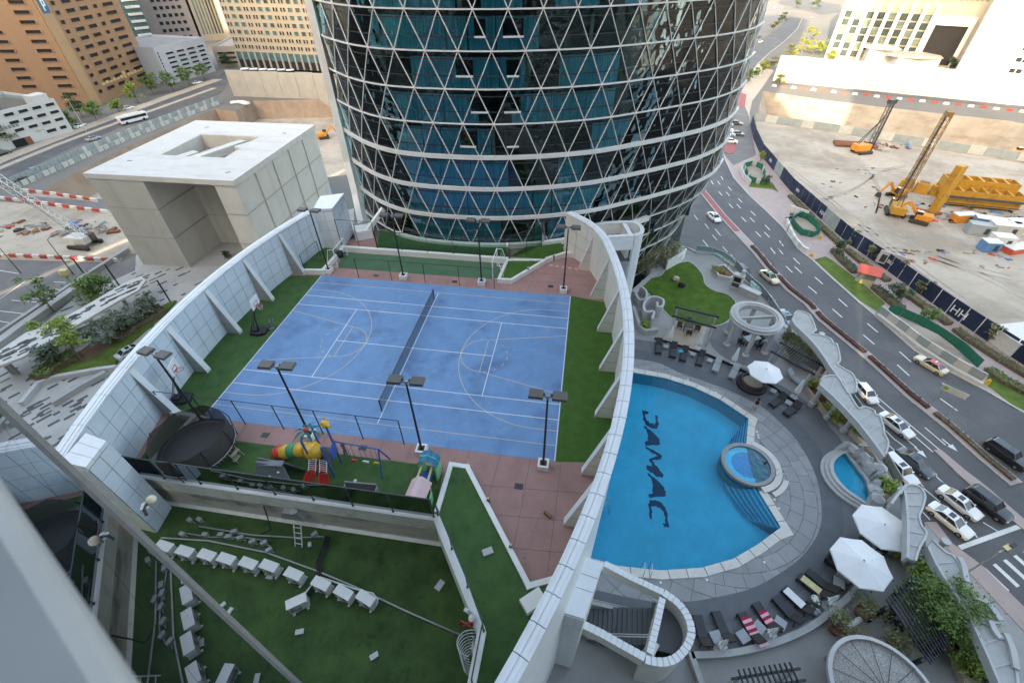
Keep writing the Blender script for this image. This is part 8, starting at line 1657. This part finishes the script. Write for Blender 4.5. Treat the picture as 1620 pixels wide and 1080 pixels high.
# grey roadside barrier with leaning panels, sand bank and green mesh
GB = PP([(1386, 497), (1420, 523), (1452, 548), (1502, 580), (1550, 606)], G); run_panels('roadside_barrier', 'row of grey white panels along the road works beside the taxi', GB, 2.0, 2.1, ['hoard_grey', 'hoard_pale'], .35, 'barrier', G+.06)
mb = MB(); mb.strip([(p[0]-.35, p[1]-.75) for p in GB], .7, G, G+.75); tag(mb.build('concrete_barrier', 'concrete_pale'), 'low pale concrete barrier at the foot of the grey panels', 'barrier')
mb = MB(); sb_ = PP([(1412, 502), (1440, 510), (1480, 530), (1530, 568), (1540, 585), (1500, 566), (1450, 538)], G); cc_ = np.mean(np.array(sb_), axis=0); n_ = len(sb_); mb.add([(*p, G+.06) for p in sb_]+[(*(np.array(p)*.45+cc_*.55), G+1.1) for p in sb_], [(i, (i+1) % n_, n_+(i+1) % n_, n_+i) for i in range(n_)]+[tuple(range(n_, 2*n_))]); mb.f = [f[::-1] for f in mb.f]; tag(mb.build('sand_bank', 'sand_cut', smooth=True), 'long heap of sand between grey panels and green mesh', 'sand heap')
run_panels('green_mesh_screen', 'green mesh screen behind the roadside sand heap', PP([(1402, 494), (1418, 498), (1450, 512), (1476, 527), (1515, 553), (1546, 582)], G), 1.8, 2.2, ['green_mesh'], .06, 'screen', G+.06)
ring1 = PP([(1250, 350), (1262, 343), (1276, 348), (1290, 360), (1295, 371), (1284, 376), (1266, 372), (1256, 362), (1250, 350)], G); run_panels('green_mesh_ring', 'green mesh fence ring around a sand pit on the pavement', ring1, 1.6, 1.8, ['green_mesh'], .06, 'fence', G+.06)
ring2 = PP([(1176, 266), (1190, 262), (1204, 268), (1210, 284), (1200, 292), (1186, 288), (1178, 274), (1176, 266)], G); run_panels('green_mesh_ring', 'green mesh fence ring beside the slip road junction', ring2, 1.6, 1.8, ['green_mesh', 'green_mesh', 'hoard_white'], .06, 'fence', G+.06)
for l, pts in (('sand inside the green ring on the pavement', ring1), ('brown soil inside the green ring at the slip road', ring2)): mb = MB(); mb.sheet(pts[:-1], G+.1); tag(mb.build('sand_patch', 'sand_cut'), l, 'sand patch')
run_panels('water_barrier', 'curved row of white barrier units beside the green mesh ring', PP([(1243, 352), (1248, 366), (1256, 382), (1268, 396), (1276, 400)], G), 1.1, 1.6, ['hoard_pale', 'barrier_white'], .5, 'barrier', G+.06); run_panels('water_barrier', 'short row of white barrier units beside the slip road ring', PP([(1170, 270), (1176, 284), (1186, 293)], G), 1.5, 1.8, ['hoard_white'], .2, 'barrier', G+.06)
p = P(1262, 338, G); t = thing('trash_screen', 'white framed sign boards leaning by the hoarding hedge', 'sign board', p, R(-42))
for k in range(3): mb = MB(); mb.box((k*1.6-1.6, 0, .8), (1.5, .3, 1.5), .1); mb.build('board', 'barrier_white', t)
p = P(1247, 352, G); mb = MB(); mb.box((p[0], p[1], G+1.8), (.7, .5, 1.4), .5); mb.tube([(p[0], p[1], G), (p[0], p[1], G+1.2)], .1, 6); tag(mb.build('control_cabinet', 'dark_metal'), 'dark control cabinet on a post beside the green ring', 'cabinet')
p = P(1366, 446, G); t = thing('red_kiosk', 'small kiosk with red sloping roof on the pavement', 'kiosk', p, R(-25)); mb = MB(); mb.add([(-2.1, -1.3, 2.3), (2.1, -1.3, 2.3), (2.1, 1.3, 3.0), (-2.1, 1.3, 3.0), (-2.1, -1.3, 2.5), (2.1, -1.3, 2.5), (2.1, 1.3, 3.2), (-2.1, 1.3, 3.2)], [(3, 2, 1, 0), (4, 5, 6, 7), (0, 1, 5, 4), (1, 2, 6, 5), (2, 3, 7, 6), (3, 0, 4, 7)]); mb.build('roof', 'crane_red', t); mb = MB(); mb.box((0, .3, 1.1), (3.2, 1.6, 2.2)); mb.build('booth', 'hoard_grey', t); mb = MB(); mb.box((.3, -.8, .5), (2.2, .4, .9)); mb.build('counter', 'towel_yellow', t)
p = P(1400, 424, G); t = thing('solar_board', 'white board with three dark solar panels at the hoarding', 'sign board', p, R(-35)); mb = MB(); mb.box((0, 0, 2.2), (4.6, .25, 2.8)); mb.build('board', 'hoard_white', t)
for k in range(3): mb = MB(); mb.box((-1.2+1.2*k, -.16, 2.0), (1.0, .08, 1.7)); mb.build('solar_panel', 'dark_metal', t)
for i, q in enumerate(((1560, 607), (1283, 406), (1297, 378))):
    p = P(*q, G); mb = MB(); mb.lathe([(.45, 0), (.4, .1), (.28, .8), (.15, 1.0), (0, 1.0)], p, 8); tag(mb.build('yellow_marker', 'plastic_yellow'), ['yellow marker at the end of the roadside barrier', 'yellow marker at the road kerb below the green ring', 'yellow marker beside the green ring gate'][i], 'marker')
for i, (q, h, m_) in enumerate((((1344, 384), 3.2, 'leaf_olive'), ((1376, 410), 3.2, 'leaf_olive'), ((1417, 434), 3.4, 'leaf_olive'), ((1456, 466), 3.2, 'leaf_olive'), ((1463, 513), 4, 'leaf'), ((1322, 404), 3.6, 'leaf_dark'), ((1410, 470), 3.4, 'leaf_grey'), ((1424, 476), 3, 'leaf_dark'), ((1560, 540), 3.4, 'leaf_olive'), ((1202, 256), 3, 'leaf_yellow'), ((1212, 292), 2.6, 'leaf_dark'))): make_tree('pavement_tree', ['olive tree by the hoarding near the green ring', 'olive tree by the hoarding before the solar board', 'olive tree by the hoarding just past the solar board', 'olive tree by the hoarding at the white lettering', 'green tree behind the green mesh screen', 'dark tree on the triangular lawn edge', 'grey green tree past the red kiosk', 'small dark tree past the red kiosk', 'olive tree beside the picture panel of the hoarding', 'yellow tree at the slip road corner', 'dark bush tree at the slip road lawn'][i], P(*q, G), h, h*.42, m_, 420, .26, .1, 'pavement trees', .3, 10)
for i, (q, h, m_) in enumerate((((1268, 84), 7, 'leaf_yellow'), ((1250, 92), 7, 'leaf_yellow'), ((1285, 88), 8, 'leaf_yellow'), ((1300, 86), 7, 'leaf_bright'), ((1278, 66), 8, 'leaf_yellow'), ((1312, 96), 5, 'leaf_yellow'), ((1205, 118), 6, 'leaf_yellow'), ((1218, 110), 6, 'leaf_olive'), ((1190, 124), 5, 'leaf'), ((1178, 132), 5, 'leaf_olive'), ((1232, 135), 4, 'leaf_yellow'), ((1222, 52), 7, 'leaf_olive'), ((1236, 36), 7, 'leaf_dark'), ((1258, 14), 9, 'leaf_dark'), ((1288, 16), 8, 'leaf_dark'), ((1420, 100), 6, 'leaf_olive'), ((1500, 112), 6, 'leaf_dark'))): make_tree('garden_tree', 'sunlit tree '+['at the left end of the pilaster office', 'at the left end of the white hoarding', 'before the first pilaster', 'between the first two pilasters', 'behind the garden by the far bend', 'low before the second pilaster', 'at the verge below the far bend', 'at the hoarding corner above the verge', 'small on the verge beside the tower edge', 'lowest on the verge beside the tower', 'yellow at the foot of the hoarding corner', 'inside the far bend', 'at the top of the far bend', 'beyond the far bend', 'beside the silver car at the far bend', 'before the low white building', 'beside the plain white tower'][i], P(*q, G), h, h*.5, m_, 500, .5, .18, 'trees around the far bend', .3, 10)
# site fence along the near rim of the pit
run_panels('site_fence', 'line of grey panels along the near rim of the excavation', PP([(1192, 190), (1240, 198), (1300, 206), (1400, 222), (1500, 238), (1690, 266)], G), 2.6, 4.2, ['hoard_grey', 'hoard_pale', 'hoard_grey'], .15, 'fence', G+.04)
def lattice(mb, a, b, w_, n_, r=.09):
    a, b = Vector(a), Vector(b); d = (b-a); u = Vector((0, 0, 1)) if abs(d.normalized().z) < .9 else Vector((1, 0, 0)); x = d.cross(u).normalized()*w_/2; y = x.cross(d).normalized()*w_/2; cs = [x+y, x-y, -x-y, -x+y]
    for c in cs: mb.beam(a+c, b+c, r*1.6, r*1.6)
    for k in range(n_):
        p, q = a+d*k/n_, a+d*(k+1)/n_
        for i in range(4): mb.beam(p+cs[i], q+cs[(i+1) % 4], r, r)
def tracks(t, L_=5.0, w_=3.6, m_='track'):
    for s in (-1, 1): mb = MB(); mb.box((0, s*w_/2, .5), (L_, .8, .95)); mb.build('crawler_track', m_, t, bevel=.25)
def rig(q, label, h, body, mast, rz=0, lean=(0, 0), mw=1.1, name='drilling_rig', cat='drilling rig'):
    p = P(*q, G); t = thing(name, label, cat, p, rz); tracks(t); mb = MB(); mb.box((-1.0, 0, 2.0), (5.2, 3.0, 1.9)); mb.build('machine_house', body, t, bevel=.15); mb = MB(); mb.box((1.6, 1.0, 2.3), (1.6, 1.2, 1.9)); mb.build('cab', 'car_glass', t)
    mb = MB(); lattice(mb, (2.4, 0, .6), (2.4+lean[0], lean[1], h), mw, int(h/1.6)); mb.build('lattice_mast', mast, t); mb = MB(); mb.beam((-2.6, 0, 2.8), (2.3+lean[0]*.7, lean[1]*.7, h*.72), .18, .18); mb.beam((-2.6, .8, 2.8), (2.3+lean[0]*.7, lean[1]*.7, h*.72), .18, .18); mb.build('backstay', mast, t); mb = MB(); mb.box((2.4+lean[0], lean[1], h+.4), (2.4, 1.4, 1.1)); mb.box((3.6+lean[0], lean[1], h+.6), (.8, .8, .8)); mb.build('mast_head', mast, t); mb = MB(); mb.tube([(3.4+lean[0], lean[1], h), (3.4, 0, .3)], .22, 8); mb.build('drill_rod', 'dark_metal', t); return t
rig((1414, 338), 'tall brown lattice drilling rig beside the yellow silos', 23, 'crane_yellow', 'rig_brown', R(70), mw=1.5); rig((1362, 242), 'lattice drilling rig with rusty casings near the excavation fence', 15, 'crane_orange', 'dark_metal', R(20), mw=1.2)
p = P(1330, 232, G); mb = MB()
for k in range(4): mb.tube([(p[0]-2+k*.2, p[1]+k*1.1, G+.6), (p[0]+11, p[1]-1+k*1.1, G+.6)], .5, 8)
tag(mb.build('steel_casings', 'rust'), 'bundle of rusty steel casings beside the second rig', 'pipes')
def crane(q, label, boom_to, boom_h, m_, rz, w_=.9, bl='crane_white', z=G):
    p = P(*q, z); t = thing('crawler_crane', label, 'crane', p, rz); tracks(t, 5.6, 3.8); mb = MB(); mb.box((-.6, 0, 1.9), (5, 2.8, 1.6)); mb.build('machine_house', m_, t, bevel=.12); mb = MB(); mb.box((1.7, 1.0, 2.1), (1.5, 1.1, 1.7)); mb.build('cab', 'car_glass', t); mb = MB(); lattice(mb, (1.6, 0, 2), (boom_to[0], boom_to[1], boom_h), w_, 14, .07); mb.build('boom', bl, t); mb = MB(); mb.tube([(boom_to[0], boom_to[1], boom_h), (-2.6, 0, 4.6), (-2.6, 0, 2.5)], .05, 5); mb.build('boom_cable', 'dark_metal', t)
p0 = np.array(P(137, 389, G)[:2]); p1 = np.array(P(0, 287, G+16)[:2])-p0; crane((137, 389), 'white crawler crane with long lattice boom on the left site', tuple(p1*1.05), 17, 'crane_white', 0, 1.5)
p0 = np.array(P(1508, 224, G-13)[:2]); p1 = np.array(P(1552, 166, G-1)[:2])-p0; crane((1508, 224), 'small orange crane with red boom in the excavation', tuple(p1), 13, 'crane_orange', 0, 1.2, 'crane_red', G-13)
def excavator(q, label, rz, m_='crane_orange', z=G):
    t = thing('excavator', label, 'excavator', P(*q, z), rz, 'excavators on the sites'); tracks(t, 4.0, 2.6); mb = MB(); mb.box((-.5, 0, 1.7), (3.4, 2.6, 1.4)); mb.build('body', m_, t, bevel=.15); mb = MB(); mb.box((.7, .7, 2.3), (1.4, 1.1, 1.5)); mb.build('cab', 'car_glass', t); mb = MB(); mb.beam((1.2, -.3, 1.8), (3.6, -.3, 4.4), .45, .6); mb.beam((3.6, -.3, 4.4), (5.6, -.3, 2.0), .35, .45); mb.build('arm', m_, t); mb = MB(); mb.box((5.7, -.3, 1.2), (1.1, 1.2, 1.1), 0, 0, .6); mb.build('bucket', 'track', t)
excavator((1452, 352), 'orange excavator below the brown drilling rig', R(150)); excavator((1416, 312), 'small orange excavator beside the foot of the rig', R(200)); excavator((1604, 250), 'orange excavator at the right end of the site', R(10)); excavator((513, 219), 'orange excavator in the pit beside the lattice tower', R(30), z=G-7); excavator((1380, 197), 'yellow excavator inside the pit', R(80), 'crane_yellow', G-13)
# yellow silo skips and mast
p = P(1535, 325, G); t = thing('yellow_silos', 'double row of open yellow steel skips on a frame', 'steel skips', p, R(-8))
for r_ in range(2):
    for k in range(6): mb = MB(); mb.strip([(k*2.7-7+.1, r_*4.4-2), (k*2.7-4.5, r_*4.4-2), (k*2.7-4.5, r_*4.4+1.6), (k*2.7-7+.1, r_*4.4+1.6)], .2, .6+r_*1.0, 4.2+r_*1.4, closed=True); s_ = mb.build('skip', 'crane_yellow', t); mb = MB(); mb.box((k*2.7-5.7, r_*4.4-.2, 3.0+r_*1.4), (2.2, 3.3, .1)); mb.build('skip_floor', 'rust', s_)
mb = MB(); mb.box((0, -3.2, 3.0), (18, .5, .4)); mb.box((0, -3.6, 1.5), (17, .2, .2)); mb.build('walkway', 'dark_metal', t)
p = P(1474, 338, G); t = thing('yellow_mast', 'thick yellow steel mast beside the skips', 'steel mast', p, R(25)); mb = MB(); mb.box((0, 0, 6.2), (2.2, 1.5, 12.4)); mb.build('column', 'crane_yellow', t, bevel=.1); mb = MB(); mb.box((0, 0, .3), (3.4, 2.6, .6)); mb.build('foot', 'rust', t)
p = P(1430, 300, G); t = thing('yellow_pump_unit', 'yellow pump containers behind the brown rig mast', 'pump unit', p, R(-30))
for k in range(3): mb = MB(); mb.box((k*3.6, k*.6, 1.4), (3.2, 2.6, 2.8)); mb.build('container', 'crane_yellow', t, bevel=.1); mb = MB(); mb.box((k*3.6, k*.6, 2.85), (2.2, 1.6, .1)); mb.build('hatch', 'rust', t)
for i, (q, sx, sy, h, m_, l) in enumerate((((1558, 362), 6, 2.6, 2.6, 'tarp_blue', 'blue container behind the white cabins'), ((1545, 370), 5, 2.4, 2.4, 'hoard_grey', 'grey container beside the blue one'), ((1582, 372), 6, 3, 2.8, 'hoard_pale', 'cream site cabin beside the blue container'), ((1577, 390), 4, 2.6, 2.6, 'barrier_white', 'white site cabin with blue canopy'), ((1560, 396), 3.2, 2.4, 2.2, 'tarp_blue', 'small blue canopied trailer'), ((1608, 368), 6, 3, 2.8, 'tank_white', 'white site cabin at the right edge'), ((1520, 350), 5, 2, 1.8, 'crane_orange', 'yellow tank wagon before the skips'), ((1610, 545), 9, 5, 2.6, 'barrier_white', 'white cabin behind the navy hoarding'), ((1606, 398), 6, 2.4, 1.2, 'crane_red', 'red flatbed trailer by the site cabins'))):
    p = P(*q, G); t = thing('site_cabin', l, 'cabin', p, R(-18+5*i), 'cabins and containers on the right site'); mb = MB(); mb.box((0, 0, h/2+.1), (sx, sy, h)); mb.build('shell', m_, t); mb = MB(); mb.box((0, 0, h+.2), (sx*1.03, sy*1.05, .16)); mb.build('roof', m_ if i % 2 else 'barrier_white', t); mb = MB(); mb.box((sx*.2, -sy/2-.02, h*.55), (.9, .06, h*.6)); mb.build('door', 'dark_metal', t)
rs = random.Random(21); DM = ['debris', 'rust', 'concrete', 'roof_grey', 'timber_brown', 'pipe_black', 'debris', 'concrete', 'hoard_grey', 'tarp_blue', 'crane_red']
def litter(name, label, n_, fx, fy, smax, group, avoid=None):
    for k in range(n_):
        p = P(fx(), fy(), G); s_ = rs.uniform(.5, smax); mb = MB()
        for _ in range(rs.choice((1, 2, 3))): mb.box((rs.uniform(-.6, .6)*s_, rs.uniform(-.4, .4)*s_, s_*.16), (s_*rs.uniform(.5, 2.2), s_*rs.uniform(.2, .7), s_*.32), rs.uniform(0, 3), 0, .85)
        o = mb.build(name, rs.choice(DM), loc=(p[0], p[1], G+.04)); tag(o, label, 'rubble', group)
litter('rubble_pile', 'loose beams and rubble among the yellow skips and cabins', 60, lambda: rs.uniform(1430, 1618), lambda: rs.uniform(318, 352), 1.6, 'rubble beside the skips'); litter('rubble_pile', 'scattered debris lying on the open sand between hoarding and rigs', 30, lambda: rs.uniform(1400, 1600), lambda: rs.uniform(395, 425), .9, 'debris on the open sand'); litter('rubble_pile', 'materials heaped by the second rig at the excavation fence', 22, lambda: rs.uniform(1375, 1440), lambda: rs.uniform(222, 240), 1.8, 'materials by the second rig'); litter('rubble_pile', 'mixed materials strewn around the white crawler crane', 50, lambda: rs.uniform(0, 185), lambda: rs.uniform(350, 372), 1.7, 'materials around the white crane')
litter('rubble_pile', 'small stones on the sand beyond the navy hoarding', 26, lambda: rs.uniform(1300, 1420), lambda: rs.uniform(262, 335), .7, 'stones on the sand')
# rock shoulder with tarpaulins at the end of the boulevard hoarding
p = P(370, 164, G); mb = MB()
for k in range(5): mb.lathe([(0, 0), (1.6, .2), (1.3, .9), (0, 1.2)], (p[0]+k*1.7, p[1]+math.sin(k), G), 8)
tag(mb.build('tarpaulins', 'tank_white', smooth=True), 'white tarpaulin heaps on the rock shoulder beside the concrete wall', 'tarpaulin')
# --- plaza planting on the left
def ZL(x, y): return (x/4.5, 400+y/4.5)
def pl(l, z=G): return [P(*ZL(*q), z)[:2] for q in l]
cs_ = pl([(-120, 900), (0, 800), (160, 740), (400, 600), (620, 470), (860, 330), (985, 265), (1040, 190), (1000, 165), (880, 215), (600, 380), (400, 490), (180, 570), (0, 690), (-120, 780)], G+4); cc_ = np.mean(np.array(cs_), axis=0); t = thing('walkway_canopy', 'long white slotted canopy slab winding across the plaza', 'canopy', (*cc_, G)); mb = MB(); mb.prism(cs_, G+3.6, G+4); mb.build('slab', 'roof_white', t, world=True); k = 0
sl_ = MB(); sl_.box((0, 0, 0), (1.5, .5, .03)); slm = sl_.mesh('slot', 'plaza_dark'); xs, ys = [p[0] for p in cs_], [p[1] for p in cs_]
while k < 70:
    q = (rs.uniform(min(xs), max(xs)), rs.uniform(min(ys), max(ys)))
    if all(inside((q[0]+dx, q[1]+dy), cs_) for dx in (-.8, .8) for dy in (-.5, .5)): inst(slm, 'slot', t, (q[0]-cc_[0], q[1]-cc_[1], 4.0), ang+.1, (rs.uniform(.6, 1.2), 1, 1)); k += 1
for q in ((130, 860), (100, 860), (900, 370), (520, 560)): p = P(*ZL(*q), G); mb = MB(); mb.box((p[0], p[1], G+1.8), (.5, .5, 3.6)); mb.build('post', 'plaza_wall', t, world=True)
PB = pl([(290, 935), (560, 720), (820, 600), (1040, 450), (1220, 360), (1260, 350), (1180, 440), (1040, 560), (900, 680), (830, 800), (560, 860), (400, 900)]); mb = MB(); mb.prism(PB, G, G+.5); struct(mb.build('planting_bed', 'grass_verge'))
mb = MB(); mb.sheet(pl([(560, 730), (640, 670), (820, 600), (820, 660), (700, 740), (600, 800)]), G+.52); struct(mb.build('soil_patch', 'soil'))
for i, (q, h) in enumerate((([(300, 920), (420, 820), (570, 740)], .9), ([(830, 640), (960, 540), (1180, 420)], .9))): hedge_run(pl(q), 3.0, h+.4, 'hedge_soil', 'plaza_hedge', ['clipped hedge at the near end of the plaza bed', 'dark hedge along the plaza bed below the court wall'][i], ['leaf', 'leaf_dark'][i], 70, z=G+.5, leafs=.28)
hedge_run(pl([(330, 650), (420, 610), (540, 540)]), 2.2, .8, 'hedge_soil', 'plaza_hedge', 'green strip between the slotted canopy and the plaza wall', 'leaf', 60, z=G, leafs=.28)
for l, pts, w_, h, m_ in (('dark ramp wall running from the pavilion to the parking bays', [(-60, 660), (0, 600), (340, 370), (640, 170), (920, -10)], .8, 1.0, 'plaza_wall'), ('pale ramp wall parallel to the dark ramp wall', [(-60, 720), (150, 560), (420, 370), (560, 270)], 1.6, 1.2, 'plaza'), ('pale kerb wall curving around the planting bed', [(170, 1090), (290, 945), (420, 900), (700, 850), (840, 830)], .7, .9, 'grc_white'), ('dark diagonal wall below the planting bed', [(390, 1090), (600, 960), (770, 870)], .9, 1.0, 'plaza_wall'), ('pale wall edging the narrow green strip', [(280, 680), (400, 640), (560, 560), (660, 520)], .7, .8, 'plaza_wall')): mb = MB(); mb.strip(pl(pts), w_, G, G+h); tag(mb.build('plaza_wall', m_), l, 'wall')
for i, (q, h, r_, m_, n_) in enumerate((((598, 780), 8.5, 2.6, 'leaf_bright', 1100), ((405, 810), 4.5, 2.2, 'leaf_grey', 800), ((815, 650), 5, 2.4, 'leaf_grey', 900), ((920, 560), 5, 2.3, 'leaf_grey', 900), ((1095, 450), 4.5, 2.1, 'leaf_grey', 800), ((385, 420), 8, 2.0, 'leaf', 700), ((330, 640), 5, 1.8, 'leaf_bright', 500))): make_tree('plaza_tree', ['tall bright green tree beside the soil patch of the plaza bed', 'grey green tree at the near end of the plaza bed', 'grey green tree beside the soil patch', 'grey green tree in the middle of the plaza bed hedge', 'grey green tree at the court end of the plaza bed', 'slender green tree by the parking bays', 'small bright tree under the slotted canopy edge'][i], P(*ZL(*q), G), h, r_, m_, n_, .3, .14, 'plaza trees', .35, 14)
p = P(*ZL(700, 330), G); make_tree('plaza_tree', 'broad dense green shrub tree beside the plaza lamp post', p, 5, 3.2, 'leaf', 2200, .3, .16, 'plaza trees', .12, 30)
p = P(360, 408, G); shrub('potted_shrub', 'dark potted shrub at the pavilion entrance', p, .9, 1.6, 'leaf_dark', 200, .25)
